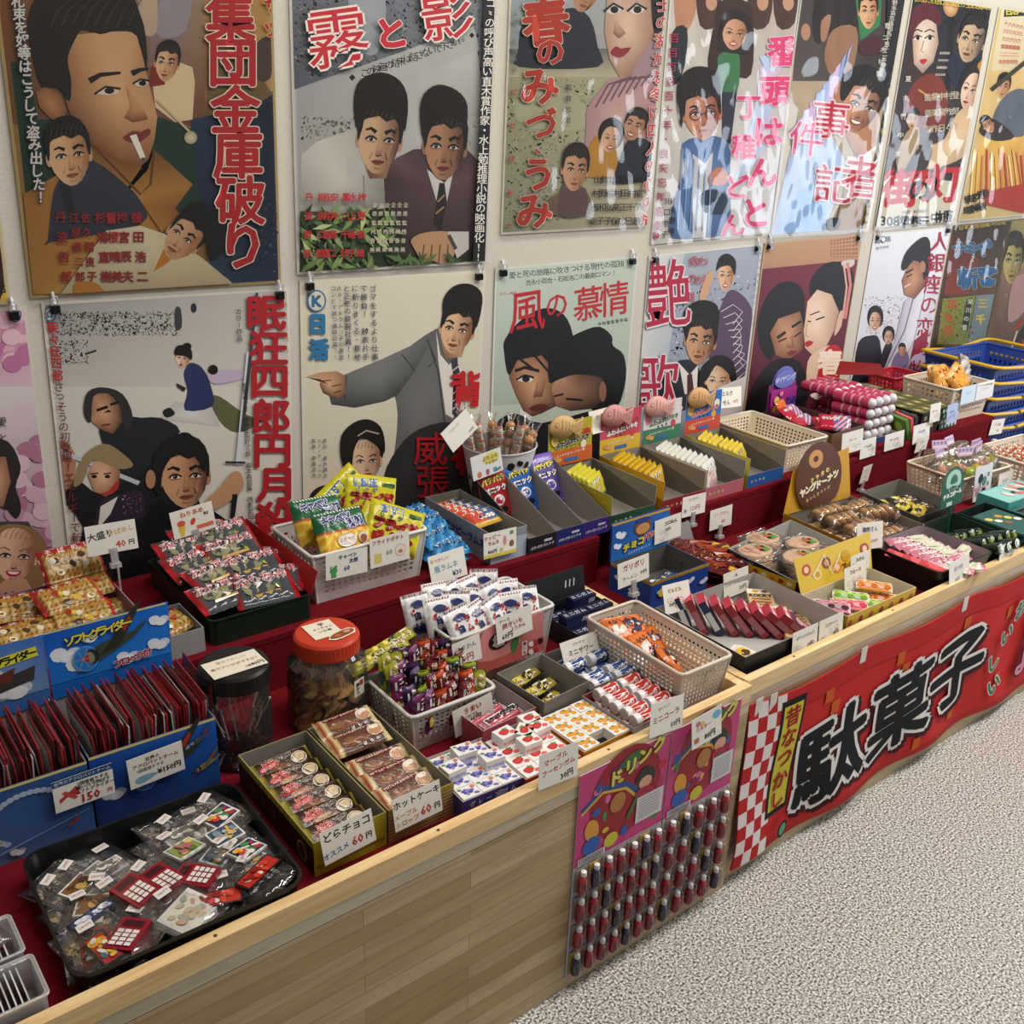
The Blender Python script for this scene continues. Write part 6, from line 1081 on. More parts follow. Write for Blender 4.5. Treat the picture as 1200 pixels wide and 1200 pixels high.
# green tin of taffy packs
mb = MB(); tray(mb, .215, .335, .055, '16261c', .012, .002, inn='22332a'); tag(mb.build('metal_tin', PLAST, None, (-.063,-.236,ST), (0,0,rad(0))), 'dark green rectangular tin piled with grey taffy packets', 'tin')
def neri(seed):
    p = Pack(.128,.082,.020,bands((.08,'a8141c'),(.93,'44484f'),(1,'a8141c')),seed,.08,18,10,.5,'3a3c40'); A = p.art; r = random.Random(seed)
    A.blob([(.02,.035),(.05,.03),(.085,.036),(.08,.056),(.03,.06)], r.choice(['7a7a58','8a8a68','3c4048']), ccol='a5a27c'); A.vt('ねりあめ',.026,.024,.104,.018,.030,'c01c28',.035,'ece0e0',.045); A.poly([(.03,.062),(.092,.056),(.093,.062),(.03,.067)], 'c8a050'); A.ell(.088,.045,.007,.006,'3a7a40'); A.ell(.09,.05,.005,.004,'d8c83c'); return p.mesh('taffy_pack', GLOSS)
NR = [neri(s) for s in (1,2,3)]
lay(NR,'taffy_pack',[(-.115,-.335,ST+.062,8,.3),(-.04,-.355,ST+.062,-6,.42),(.0,-.315,ST+.058,-30,.3),(-.10,-.275,ST+.075,14,.3),(-.03,-.28,ST+.078,-4,.3),(-.12,-.215,ST+.082,10,.35),(-.04,-.21,ST+.09,2,.4),(-.11,-.15,ST+.088,6,.4),(-.03,-.14,ST+.096,0,.45),(.01,-.22,ST+.06,-38,.2),(-.06,-.1,ST+.085,0,.4),(-.07,-.3,ST+.035,0),(-.06,-.2,ST+.04,10)],lambda k:f'grey taffy packet with red ends, {ORD[k]} counted from the front of the green tin','candy pack','taffy packets')
b = MB(); b.slab((0,-.17,0),(0,.16,0),(.004,.16,.052),(.004,-.17,.052),.0015,'a81820'); tag(b.build('carton_flap', CARD, None, (.040,-.235,ST+.052), (0,rad(14),0)), 'red card strip standing along the right side of the green tin', 'flap')
price(-.085, -.14, ST+.122, [('ねりあめ',.5,.2,.013,'c85a50'),('80',.82,.36,.011,'1c1c1c')], 'white card with red doodles reading ねりあめ 80', 4, -5, 0, .092, .060, stand=True, art=lambda A,w,h:(A.ell(.02,.03,.009,.007,'d05a48'),A.poly([(.012,.036),(.028,.036),(.022,.058),(.014,.058)],'d8c048'),A.ell(.045,.032,.005,.008,'c84a3c',30),A.rect(.05,.043,.088,.052,'d8705c')))
b = MB(); b.tube([(0,0,0),(0,0,.1)], .0022, 'e8ecef', 6); b.lathe([(.014,0),(.014,.003)], 12, col='e8ecef'); tag(b.build('card_holder', FILMC, None, (-.085,-.055,ST+.001)), 'clear upright rod behind the ねりあめ card', 'holder')
# white basket of big snack bags
bsk(.205,-.275,ST,.275,.185,.115,'dcdad6',-1,'white pierced basket of green and yellow snack bags on the felt step',nx=15,ny=10,nz=7)
def cab(seed):
    p = Pack(.125,.10,.034,lambda u,v:'1c6038' if v < .42 else ('c04a30' if v < .46 else ('d8a828' if (int(u*12)+int(v*13)) % 3 else 'e8cc58')), seed, .03, 20, 24, .12); A = p.art
    for i in range(15): A.rect(.006+.0078*i,.001,.010+.0078*i,.005,'e4e8e4')
    A.vt('キャベツ',.02,.020,.075,.018,.021,'202a6a',.07,'d8dcea',.06); A.vt('太郎',.078,.034,.1,.032,.021,'202a6a',.07,'d8dcea',.06); A.ell(.06,.068,.024,.014,'e4dcd4'); A.vt('こだわり',.045,.066,.076,.066,.008,'b85a50',.02)
    A.ell(.1,.07,.012,.012,'e0d8d0'); A.ell(.1,.072,.009,.009,'8a4a28'); return p.mesh('snack_bag')
def fri(seed):
    p = Pack(.125,.105,.034,lambda u,v:'c8c020' if v < .3 or u < .3 else 'd0c424', seed, .03, 20, 20, .14); A = p.art
    A.poly([(.02,.012),(.075,.008),(.076,.026),(.02,.03)], '2a58a0')
    for i in range(6):
        for j in range(2): A.rect(.024+.009*i,.012+.007*j,.028+.009*i,.0155+.007*j,'c8d4e4')
    A.rect(.088,.016,.116,.024,'2c5a30'); A.vt('じゃが',.03,.036,.07,.034,.012,'2a4a8a',.03); A.vt('フライド',.026,.056,.104,.052,.027,'b02420',.09,'5a1010',.03); A.vt('ポテト',.03,.084,.1,.08,.025,'b02420',.09,'5a1010',.03); return p.mesh('snack_bag')
CG = [cab(1), cab(2)]; FY = [fri(3), fri(4)]
for k, (me, x, y, z, rx, ry, rz, lab) in enumerate(((CG[0],.155,-.31,.122,58,4,6,'green-topped cabbage snack bag in front at the left of the white basket'),(CG[1],.135,-.245,.135,62,6,10,'green-topped cabbage snack bag behind at the left of the white basket'),(FY[0],.275,-.225,.150,66,14,-14,'yellow potato snack bag leaning right in the white basket'),(FY[1],.225,-.205,.155,68,-30,10,'yellow potato snack bag leaning left behind the others in the white basket'),(FY[1],.285,-.315,.105,50,20,-30,'yellow potato snack bag lying low in the white basket front'),(FY[0],.24,-.29,.09,60,-35,30,'yellow potato snack bag half sunk in the middle of the white basket'))):
    tag(put('snack_bag', me, None, (x,y,ST+z), (rad(rx),rad(ry),rad(rz))), lab, 'snack bag', 'bags in the white basket')
price(.137, -.378, ST+.058, [('キャベツ',.52,.2,.011,'2a3460'),('太郎',.66,.4,.011,'2a3460'),('60',.5,.66,.015,'4a6a8a')], 'card with a green frog reading 60 on the white basket', 3, 3, 0, .098, .056, art=frog)
price(.242, -.380, ST+.060, [('フライドポテト',.46,.16,.0115,'a84040'),('60',.48,.58,.016,'7a9a60')], 'card with a sketched face reading フライドポテト 60', 3, 0, 0, .098, .066, art=lambda A,w,h:(A.rect(.01,.036,.028,.058,'d8c878'),A.ell(.075,.04,.014,.014,'d8a888'),A.ell(.075,.04,.012,.012,'e8e0d4'),A.ell(.075,.043,.006,.004,'c87060')))
# blue ramune packs
def blue(seed):
    p = Pack(.095,.07,.022,lambda u,v:['1c64a0','2878b4','4a98c8'][int(u*8+v*5) % 3], seed, .06, 16, 10, .6); A = p.art; r = random.Random(seed); A.vt('びんラムネ',.018,.036,.078,.032,.016,'e4e8ec',.05,'20306a',.04)
    for _ in range(7): A.ell(r.uniform(.01,.085), r.uniform(.008,.06), .004, .003, '8ac4e0', 0, 8)
    return p.mesh('blue_candy_pack', GLOSS)
BL = [blue(s) for s in (1,2)]
lay(BL,'blue_candy_pack',[(.40,-.36,ST+.014,10,.1),(.41,-.35,ST+.034,-8,.2),(.40,-.31,ST+.05,14,.3),(.41,-.26,ST+.064,-5,.2),(.42,-.2,ST+.06,8,.2),(.41,-.27,ST+.02,0),(.41,-.2,ST+.02,0),(.41,-.2,ST+.04,12),(.405,-.33,ST+.02,-3)],lambda k:f'bright blue ramune candy pack, {ORD[k]} in the heap right of the white basket','candy pack','blue candy packs')
price(.372, -.418, ST+.0, [('なつかしい',.3,.2,.010,'b85a50'),('瓶ラムネ',.45,.5,.016,'6a9ab0'),('¥30',.72,.8,.016,'2a3a78')], 'white card reading 瓶ラムネ ¥30', 14, -2, 0, .096, .066)
# grey box of small packs with blue lettering
ctn(.5475,-.268,ST,.103,.275,.075,-1,'8a9098','9a968e','grey box lettered in blue holding small yellow candy packs',None,lambda F,R,L,T:(L.vt('クッピーラムネ',.1,.035,.24,.035,.024,'24427c',.05),F.rect(0,.02,.103,.075,'a8b4c4')))
p = Pack(.085,.055,.016,lambda u,v:'c8a030' if v > .8 or v < .1 else '3c5a8a' if u > .5 else 'c84a38',5,.05,14,8); A = p.art; A.vt('ラムネ',.02,.014,.06,.012,.014,'ece4e0',.05)
for k in range(4): A.ell(.03+.012*k,.032,.006,.007,'ece8e0'); A.ell(.03+.012*k,.03,.0045,.0045,'2a2020')
KP = p.mesh('small_candy_pack'); lay(KP,'small_candy_pack',[(.545,-.30+.034*k,ST+.062-.006*k,6,.35+.06*k) for k in range(5)],lambda k:f'small yellow and blue candy pack, {ORD[k]} from the front of the grey lettered box','candy pack','small candy packs')
price(.514, -.414, ST+.022, [('クッピー',.26,.2,.012,'b03a30',4),('ラムネ',.3,.42,.011,'b03a30',4),('¥30円',.26,.76,.010,'222222')], 'card with brown doodles reading クッピーラムネ ¥30円', 6, 2, 0, .094, .060, art=lambda A,w,h:(A.rect(0,.052,w,h,'d8c850'),A.ell(.06,.026,.005,.012,'d88a80'),A.ell(.08,.036,.007,.008,'8a5a40'),A.ell(.05,.046,.005,.005,'c8b090'),A.ell(.08,.01,.006,.005,'5a9a58')))
# three sloping pouch boxes
def pouch(c, c2, seed):
    p = Pack(.085,.13,.014,lambda u,v:c2 if v < .18 else c, seed, .03, 12, 16, .15); A = p.art
    A.vt('パチパチ',.016,.036,.068,.03,.018,'d8c840',.06,'141420',.07); A.vt('パニック',.018,.06,.07,.055,.018,'e4e0dc',.06,'141420',.07); A.ell(.05,.085,.016,.014,'e4dce4'); A.ell(.05,.086,.012,.010,c)
    A.ell(.046,.083,.003,.004,'f0f0f0'); A.ell(.054,.083,.003,.004,'f0f0f0'); A.ell(.06,.11,.012,.008,'20202c'); return p.mesh('popping_candy_pouch')
for k, (x, c, c2, fc, nm) in enumerate(((.6425,'a82428','8a1a20','16161c','black'),(.729,'2460b0','2c7ac8','202a6c','navy'),(.8155,'5a4a9c','7a60b8','3a2a78','purple'))):
    b = MB(); obox(b, .0855, .23, .042, fc, '928c84', .125, .0015); F, *_ = faces(b, .0855, .23, .042); F.vt('パチパチパニック',.012,.028,.075,.026,.0085,'c8c4d0',.04); F.rect(.048,.012,.072,.018,'c8c4d0')
    tag(b.build('sloping_display_box', CARD, None, (x,-.298,ST), (0,0,rad(-1))), f'{nm} fronted sloping box with one {["red","blue","purple"][k]} popping candy pouch at its back', 'display box')
    tag(put('popping_candy_pouch', pouch(c, c2, k), None, (x,-.212+.004*k,ST+.082), (rad(68-4*k),0,0)), f'{["red","blue","purple"][k]} popping candy pouch standing in the {nm} box', 'candy pouch', 'popping candy pouches')
# cup of wrapped lollies
b = MB(); b.lathe([(.0001,.001),(.066,0),(.0665,.004),(.095,.165),(.098,.168),(.097,.171),(.0935,.169),(.064,.008),(.0001,.008)], 40, col='d4d2d2'); r = random.Random(4)
for k in range(70):
    a, z = r.uniform(0,2*pi), r.uniform(.02,.15); R_ = .0668+.0285*z/.16; A = Art(b, lambda x, y, h, a=a, z=z, R_=R_: Vector(((R_+.0285/.16*y+h)*cos(a+x/R_), (R_+.0285/.16*y+h)*sin(a+x/R_), z+y)), .0005); s = r.uniform(.006,.011); A.blob([(-s,-.3*s),(-.4*s,-s),(.5*s,-.9*s),(s,.1*s),(.3*s,.9*s),(-.6*s,.8*s)], '1a1a1c', sub=2)
tag(b.build('patterned_cup', PLAST, None, (.735,-.118,ST)), 'white cup with black blotches holding wrapped twisted candy sticks', 'cup')
def lolly(seed):
    r = random.Random(seed); b = MB(); cs = ['eab8a0','c8dcb8','f4ece0','dc8c80']; n = 40
    for i in range(n): b.M = Matrix.Translation((0,0,.02+.135*i/n)) @ Matrix.Rotation(i*.55, 4, 'Z') @ Matrix.Rotation(.5, 4, 'X'); b.lathe([(.0105,0),(.0108,.0022),(.0105,.0044)], 10, col=cs[i % 4])
    b.M = Matrix(); return b.mesh('twisted_candy', GLOSS)
def choc(seed):
    b = MB(); b.tube([(0,0,.02),(0,0,.13)], .006, 'e0d4c4', 8)
    for i in range(3): b.sphere((0,0,.09+.025*i), .013, '8a5a38' if i % 2 else 'c08a5c', 10, 7)
    return b.mesh('round_candy', GLOSS)
LM = [lolly(1), choc(2)]; b = MB(); b.lathe([(.003,.0),(.014,.02),(.016,.08),(.015,.13),(.006,.15),(.011,.165),(.014,.175)], 10, cap=False); WR = b.mesh('clear_wrap', WRAP)
for k in range(11):
    a = k*2*pi/11; q = 0 if 4 <= k <= 8 else 1
    o = thing('candy_stick', f'{["twisted pastel","brown beaded"][q]} candy stick in clear wrap, {ORD[k]} round the rim of the blotched cup', 'candy', (.735+.045*cos(a),-.118+.045*sin(a),ST+.065), (.3*-sin(a),.3*cos(a),0), 'candy sticks in the blotched cup'); put('twisted_candy' if q == 0 else 'round_candy', LM[q], o); put('clear_wrap', WR, o); o.scale = (1,1,1.2 if q == 0 else .95)
price(.556, -.215, ST+.236, [('ペロペロ',.4,.25,.009,'a8a49c',2),('50円',.8,.84,.008,'5a5a58')], 'blank looking white card tilted on the left of the cup', 8, -32, 0, .09, .06)
price(.622, -.222, ST+.135, [('ぷちぷち',.62,.26,.012,'6a5a20'),('うらない',.66,.46,.010,'6a5a20'),('50円',.84,.86,.009,'222222')], 'pale printed card with yellow lettering on the front of the cup', 6, -7, 0, .092, .060, art=lambda A,w,h:(A.rect(.001,.001,w-.001,h-.001,'d8dcdc'),A.ell(.06,.018,.026,.015,'d8cc70'),A.ell(.02,.05,.007,.008,'c87a50'),A.ell(.045,.05,.006,.008,'a85a7a'),A.rect(.062,.044,.074,.056,'5a9ab0')))
# ------------------------------------------------------------------ right counter, lower level
# blue chocolate bat carton
def cb(F, R, L, T):
    for A, w in ((F,.2),(R,.14),(L,.14)):
        A.rect(0,.006,w,.072,'1c4a9c'); A.rect(0,0,w,.008,'c8a030')
        for i in range(int(w/.006)): A.rect(.006*i,0,.006*i+.002,.008,'8a6a1c')
        for i in range(int(w/.05)): A.ell(.03+.05*i,.03+.014*(i % 2),.012,.006,'d8e0ec'); A.ell(.04+.05*i,.026+.014*(i % 2),.008,.006,'d8e0ec')
    F.ell(.035,.032,.013,.012,'d8c838'); F.vt('チョコ',.07,.058,.12,.056,.018,'c83028',.06,'e8e0d0',.05)
ctn(.912,-.542,DK,.198,.14,.072,0,'1c4a9c','5a5854','blue carton with a yellow striped rim behind the cigarette sweets tray',None,cb)
b = MB(); b.slab((-.1,0,0),(.1,0,0),(.1,.004,.1),(-.1,.004,.1),.0015,'1c4fa8'); A = Art(b, plane((-.1,.0,.1),(1,0,0),(0,-.04,-.999)))
A.quad([(0,0),(.2,0),(.2,.1),(0,.1)], ['1a4a9c','2060b8','2c78c8','2468b4']); A.rect(0,0,.2,.006,'c8a030'); clouds(A, [(.03,.035,.018),(.02,.062,.014)], 'a8c0e0'); A.ell(.105,.03,.03,.022,'7a4a28'); A.ell(.105,.034,.024,.014,'c8935c'); A.ell(.105,.012,.024,.008,'28408a'); A.ell(.165,.075,.02,.014,'4a8a3c'); A.ell(.165,.06,.008,.007,'e8e8e8'); A.vt('チョコ',.05,.073,.1,.066,.024,'d8c83c',.06,'20203c',.06); A.vt('バット',.118,.06,.16,.054,.021,'c8302c',.06,'e8e0d0',.06); A.vt('パリパリとおいしい',.06,.09,.13,.083,.007,'d8d8e0',.03)
tag(b.build('header_board', CARD, None, (.910,-.4705,DK+.072)), 'blue header board with yellow チョコ lettering standing behind the blue carton', 'header board')
p = Pack(.11,.03,.014,bands((.06,'1c2c5a'),(.9,'243a70'),(1,'1c2c5a')),6,.06); A = p.art; A.vt('チョコ',.03,.015,.08,.015,.014,'d8c83c',.05); A.ell(.02,.015,.008,.006,'e8e8e8'); BM = p.mesh('chocolate_bat'); lay(BM,'chocolate_bat',[(.90,-.58,DK+.012,5),(.925,-.55,DK+.014,-10),(.91,-.56,DK+.026,20)],lambda k:f'navy chocolate bar, {ORD[k]} lying in the nearly empty blue carton','snack stick','navy chocolate bars')
price(1.005, -.4785, DK+.085, [('コロねん',.6,.24,.012,'4a5a3a'),('30円',.5,.5,.010,'8a8a84')], 'white card with pastel doodles reading コロねん clipped to the blue header', 4, -2, 0, .096, .064, art=doodle(['7aa0b8','d8a8b8','c8b850','90b090'],8))
price(.722, -.640, DK+.108, [('ガリボリ',.5,.26,.0175,'8a2a2c'),('ラーメン',.38,.7,.012,'6a8a8a'),('50円',.82,.66,.010,'2a2a5a')], 'white card reading ガリボリ on a clip stand behind the beige basket', 6, -2, 0, .098, .060, stand=True)
b = MB(); b.tube([(0,0,0),(0,0,.084)], .0022, 'e8ecef', 6); b.lathe([(.012,0),(.012,.003)], 12, col='e8ecef'); tag(b.build('card_holder', FILMC, None, (.746,-.63,DK+.001)), 'clear upright rod of the ガリボリ card behind the beige basket', 'holder')
# glossy dark red packets
def redp(seed):
    p = Pack(.17,.045,.018,lambda u,v:['4a0c10','5e1412','6a1a14'][int(u*9+v*6+seed) % 3], seed, .05, 20, 8, .5); A = p.art; A.blob([(.05,.01),(.1,.006),(.12,.02),(.08,.03)], '7a2418', ccol='a84820'); A.ell(.13,.02,.012,.009,'c8a028'); A.vt('ピリカラ',.03,.032,.09,.03,.012,'c8a040',.04); return p.mesh('red_snack_pack', GLOSS)
RP = [redp(s) for s in (1,2)]
lay(RP,'red_snack_pack',[(1.055+.012*k % .03,-.47-.026*k,DK+.018+.008*(k % 3),-62+rr_(-12,12),rr_(-.2,.2)) for k in range(7)]+[(1.10,-.50-.03*k,DK+.045,-50+rr_(-14,14),.2) for k in range(4)],lambda k:f'glossy dark red snack packet, {ORD[k]} in the loose pile right of the blue carton','snack pack','dark red packets')
b = MB(); b.slab((-.05,0,0),(.06,0,0),(.045,.012,.055),(-.04,.012,.055),.0015,'8d8a86'); b.slab((.06,0,0),(.06,.06,0),(.05,.05,.05),(.045,.012,.055),.0015,'7a7672'); tag(b.build('carton_flap', CARD, None, (1.075,-.455,DK+.045)), 'grey cardboard flap rising behind the dark red packets', 'flap')
price(1.143, -.436, DK+.108, [('ミニサワー',.5,.2,.009,'5a6a7a'),('各',.14,.7,.012,'3a5a6a'),('120円',.56,.64,.016,'b87a80')], 'white card reading 120 yen on a clip stand before the red step', 4, 2, 0, .090, .056, stand=True)
price(1.262, -.436, DK+.044, [('ソースせん',.5,.3,.012,'c86a70'),('40',.6,.7,.016,'b87080')], 'white card with faint pink writing low on the red step', 4, 0, 0, .090, .058, stand=True)
# black tray of sweet cigarettes
ctn(.897,-.835,DK,.335,.262,.07,-1,'121314','b4b2ae','black tray lined in grey holding red and navy sweet packets')
def cig(c, seed):
    b = MB(); b.box(-.0085,.0085,-.024,.024,0,.092,c); F, R, L, T = faces(b, .017, .048, .092)
    R.rect(0,0,.048,.026,'b8384a'); R.vt('Milk',.008,.013,.04,.011,.015,'ece6e4',.08); R.rect(.002,.028,.046,.088,'28306a'); R.ell(.026,.05,.015,.014,'d8a888'); R.blob([(.01,.045),(.02,.032),(.036,.034),(.043,.05),(.03,.042)], '6a3428'); R.ell(.022,.052,.002,.003,'1a1a1a'); R.ell(.031,.052,.002,.003,'1a1a1a'); R.rect(.014,.064,.04,.088,'c87a88')
    T.rect(0,0,.017,.048,'c04050'); F.rect(.002,.03,.015,.08,'d8d4d0' if seed == 1 else mixc(c,'ffffff',.12)); return b.mesh('sweet_cigarette_box', CARD)
CG2 = [cig('9a3038',0), cig('24305c',1)]
for k in range(9):
    q = 1 if k in (0,2) else 0
    tag(put('sweet_cigarette_box', CG2[q], None, (.815+.026*k,-.735-.0225*k,DK+.008), (0, rad(-26-3.6*k), rad(-42))), f'{["red","navy"][q]} sweet packet with a girl picture leaning {ORD[k]} in the diagonal row', 'sweet box', 'leaning sweet packets')
def wf(seed):
    b = MB(); b.box(-.03,.03,-.0425,.0425,0,.014,'c8a878'); A = Art(b, plane((-.03,.0425,.014),(1,0,0),(0,-1,0))); A.rect(0,0,.06,.02,'e4dcc8'); A.ell(.02,.01,.008,.006,'d8a030'); A.ell(.042,.01,.008,.006,'7a4a20'); A.vt('ROCKY',.008,.03,.052,.028,.016,'3a2418',.07,'e8dcc0',.04)
    for i in range(5): A.rect(.008,.042+.007*i,.052,.046+.007*i,['8a5a30','d8b070'][i % 2])
    return b.mesh('cocoa_wafer_box', CARD)
lay(wf(1),'cocoa_wafer_box',[(1.02,-.80,DK+.004,-40),(1.0,-.835,DK+.012,-40,.15),(1.045,-.85,DK+.006,-38),(1.03,-.765,DK+.02,-42,.1),(1.0,-.89,DK+.006,-40)],lambda k:f'tan wafer box with dark lettering, {ORD[k]} at the right of the black lined tray','sweet box','tan wafer boxes')
p = Pack(.07,.06,.016,lambda u,v:'e4e0da',7,.06); A = p.art; A.blob([(.02,.03),(.035,.014),(.055,.022),(.05,.044),(.03,.046)], 'd8b020'); A.ell(.04,.034,.014,.010,'4a2a1c'); tag(put('small_white_pack', p.mesh('small_white_pack'), None, (.80,-.90,DK+.012), (.1,0,rad(20))), 'small white packet with a yellow and brown print in the black lined tray', 'snack pack')
price(1.003, -.713, DK+.03, [('1箱',.5,.2,.008,'6a6a64'),('ココアシガレット',.5,.48,.0105,'4a7a6a'),('20円',.76,.76,.013,'222222')], 'white card reading 20 yen standing at the back of the black lined tray', 10, 0, 0, .090, .062)
price(.775, -.735, DK+.062, [('どんどん',.45,.22,.010,'b04a50'),('30円',.3,.7,.010,'3a3a3a')], 'white card with a red headline at the left of the black lined tray', 20, 0, -8, .075, .066, art=doodle(['c89a80','a85a50'],12))
for k, x in enumerate((.915,1.008)): price(x, -.9765, DK+.028, [(['ポケットチョコ','ココナッツ'][k],.5,.3,.009,['7a8a9a','a85a78'][k]),(['20円','40円'][k],.7,.74,.010,'4a4a4a')], ['white card with faint blue writing at the front of the black lined tray','white card with purple writing at the front right of the black lined tray'][k], 6, 0, 0, .088, .056, art=doodle([['8aa0b8','c8a088'],['a86a98','8a8ab0']][k],20+k))
# yellow fruit gum carton
def yd(F, R, L, T):
    for A, w in ((F,.27),(R,.13),(L,.13)):
        A.rect(0,0,w,.06,'c8a838')
        for i in range(int(w/.02)): A.ell(.012+.02*i,.02+.022*(i % 2),.008,.009,['a85a40','d8c878','8a3a34','e0b858'][i % 4], 20)
ctn(1.215,-.905,DK,.27,.13,.06,-1,'c8a838','d8d0b8','yellow fruit patterned carton of flat gum packs at the rail',None,yd)
b = MB(); b.slab((-.14,0,0),(.14,0,0),(.15,.03,.085),(-.15,.03,.085),.0015,'d8b83c','c8b890'); A = Art(b, plane((-.14,.0282,.08),(1,0,0),(0,-.333,-.943)))
for k in range(7): A.ell(.03+.038*k,.03+.02*(k % 2),.017,.014,['b8503c','e8d078','8a4a30','d88a30','c8a020','e0c068','a83a40'][k],15); A.ell(.03+.038*k,.03+.02*(k % 2),.009,.008,['e8c8a0','c89830','d8a060'][k % 3],15)
A.line([(.05,.05),(.1,.01),(.12,.06),(.16,.02)], .004, 'e8e4dc'); A.vt('フルーツ',.17,.055,.26,.05,.02,'8a2a20',.05); tag(b.build('header_board', CARD, None, (1.225,-.8385,DK+.055), (0,0,rad(-1))), 'yellow header board printed with fruit behind the flat gum packs', 'header board')
def fg(c, c2, seed):
    p = Pack(.085,.04,.010,bands((.05,'e8e0d8'),(.95,c),(1,'e8e0d8')),seed,.04,12,6); A = p.art; A.rect(.004,.002,.081,.012,mixc(c,'ffffff',.5))
    for k in range(5): A.ell(.012+.015*k,.026,.009,.008,[c2,mixc(c2,'ffffff',.3)][k % 2],20)
    A.vt('フーセン',.012,.008,.07,.006,.010,'f0ece4',.05,c2,.05); return p.mesh('fruit_gum_pack')
FG = [fg('c87a90','3a1c2c',1), fg('d8707a','c83a4a',2), fg('a8c850','6a9a30',3), fg('e0983c','c8601c',4), fg('e0c060','d8803c',5)]
for k, (q, x, y, z) in enumerate(((0,1.12,-.935,.014),(1,1.165,-.915,.026),(2,1.215,-.885,.02),(3,1.285,-.90,.034),(4,1.30,-.875,.014),(1,1.14,-.895,.012),(0,1.115,-.90,.03),(2,1.235,-.925,.012),(3,1.29,-.935,.014))): tag(put('fruit_gum_pack', FG[q], None, (x,y,DK+z+.012), (.15,0,rad(-50+rr_(-8,8)))), f'{["dark berry","pink strawberry","green melon","orange","yellow"][q]} gum pack, {ORD[k]} counted in the yellow fruit carton', 'gum pack', 'flat fruit gum packs')
price(1.305, -.845, DK+.064, [('みかん',.5,.3,.012,'7a6a5a'),('30円',.7,.7,.010,'6a6a64')], 'small white card with brown doodles on top of the yellow fruit header', 10, 0, 0, .08, .046, art=doodle(['b09a70','c89a8a'],31)); price(1.262, -.868, DK+.034, [('フルーツ',.5,.24,.012,'8a4a40'),('50円',.5,.7,.012,'a8a098')], 'white card with red zigzag writing in front of the yellow fruit header', 12, 0, 0, .09, .064, art=doodle(['c86a50','b0a898'],32))
# shrimp cracker tray
b = MB(); obox(b, .295, .2, .055, '18191a', 'b8b6b0', .075, .003, '141516'); F, R, L, T = faces(b, .295, .2, .055); L.rect(0,0,.2,.022,'c8a828')
for k in range(8): L.ell(.015+.024*k,.012,.008,.006,['a83a20','e8d8a0','d87020'][k % 3])
tag(b.build('carton_tray', CARD, None, (1.272,-.668,DK), (0,0,rad(6))), 'black tray with a yellow printed side holding stacked round crackers', 'box')
def cracker(seed):
    b = MB(); r = random.Random(seed); n = 22
    for z0 in (0,):
        pts = [(.048*cos(t)*(1+.05*r.random()), .036*sin(t)*(1+.05*r.random())) for t in (2*pi*i/n for i in range(n))]; b.prism(pts, .001, .006, 'd8b494', 'e0bfa2')
    A = Art(b, plane((-.05,.036,.006),(1,0,0),(0,-1,0)), .0002)
    for k in range(6): A.ell(.02+.05*r.random(),.015+.04*r.random(),.012,.007,['e8cab4','d8a88c','d09a80'][k % 3],r.uniform(0,90),10)
    A.rect(.058,.03,.086,.058,'6a9a4a'); A.ell(.066,.036,.009,.008,'d86a28'); A.ell(.078,.034,.007,.006,'24342a'); A.ell(.06,.048,.006,.006,'1c1c1c'); A.ell(.07,.024,.006,.004,'4a9a50'); return b.mesh('shrimp_cracker', FOOD)
CK = [cracker(s) for s in (1,2)]; b = MB(); FB = Pack(.115,.09,.008,lambda u,v:'ffffff',3,.05,10,10,.6).mb.mesh('clear_bag', FILM)
for s_, (x, y, n) in enumerate(((1.195,-.645,7),(1.275,-.605,7),(1.275,-.715,6),(1.355,-.665,6))):
    for k in range(n):
        o = thing('bagged_cracker', f'bagged round shrimp cracker, {ORD[k]} from the bottom of the {["left","back","front","right"][s_]} stack', 'cracker', (x-.004*k,y+.003*k,DK+.004+.0105*k), (0,0,rad(rr_(-12,12))), 'shrimp crackers in four stacks'); put('shrimp_cracker', CK[k % 2], o); put('clear_bag', FB, o)
# doughnut carton with brown header
ctn(1.592,-.63,DK,.285,.255,.062,-4,'a87a24','7a746c','mustard carton of small doughnuts in clear sleeves',None,lambda F,R,L,T:(F.rect(0,0,.285,.006,'c8a048'),R.rect(0,0,.255,.062,'6a6258')))
b = MB(); b.slab((-.145,0,0),(.145,0,0),(.132,.02,.15),(-.1,.02,.12),.0015,'c8962c'); A = Art(b, plane((-.145,.02,.15),(1,0,0),(0,-.133,-.991)), .0002); A.P = (lambda P0: lambda x, y, h: P0(x, y, h+.002))(A.P)
b2 = MB(); n = 26; pts = [(.098*cos(t), .105*sin(t)) for t in (2*pi*i/n for i in range(n))]; b2.prism([(max(-.1,min(.1,x)), max(-.075,y)) for x, y in pts], 0, .002, '5a3420'); A2 = Art(b2, plane((0,0,.002),(1,0,0),(0,-1,0)), .0001)
A2.ell(-.015,-.058,.030,.026,'c8935c'); A2.ell(-.015,-.058,.011,.009,'5a3420'); A2.vt('ミヤタの',-.03,.002,.035,-.018,.017,'e0c880',.05,'20120a',.05); A2.vt('ヤング',-.07,.032,-.025,.020,.026,'e8dcb8',.07,'20120a',.08); A2.vt('ドーナツ',-.002,.018,.07,.0,.026,'e8dcb8',.07,'20120a',.08); A2.vt('おいしさリング',-.05,.056,.04,.034,.011,'d8b878',.04)
h = tag(b.build('header_board', CARD, None, (1.60,-.506,DK+.056), (rad(-2),0,rad(-4))), 'yellow header board carrying a brown round sign with ドーナツ lettering', 'header board'); b2.build('round_sign', CARD, h, (-.005,.0055,.085), (rad(82.4),0,0))
b = MB()
for i in range(20):
    t = 2*pi*i/20
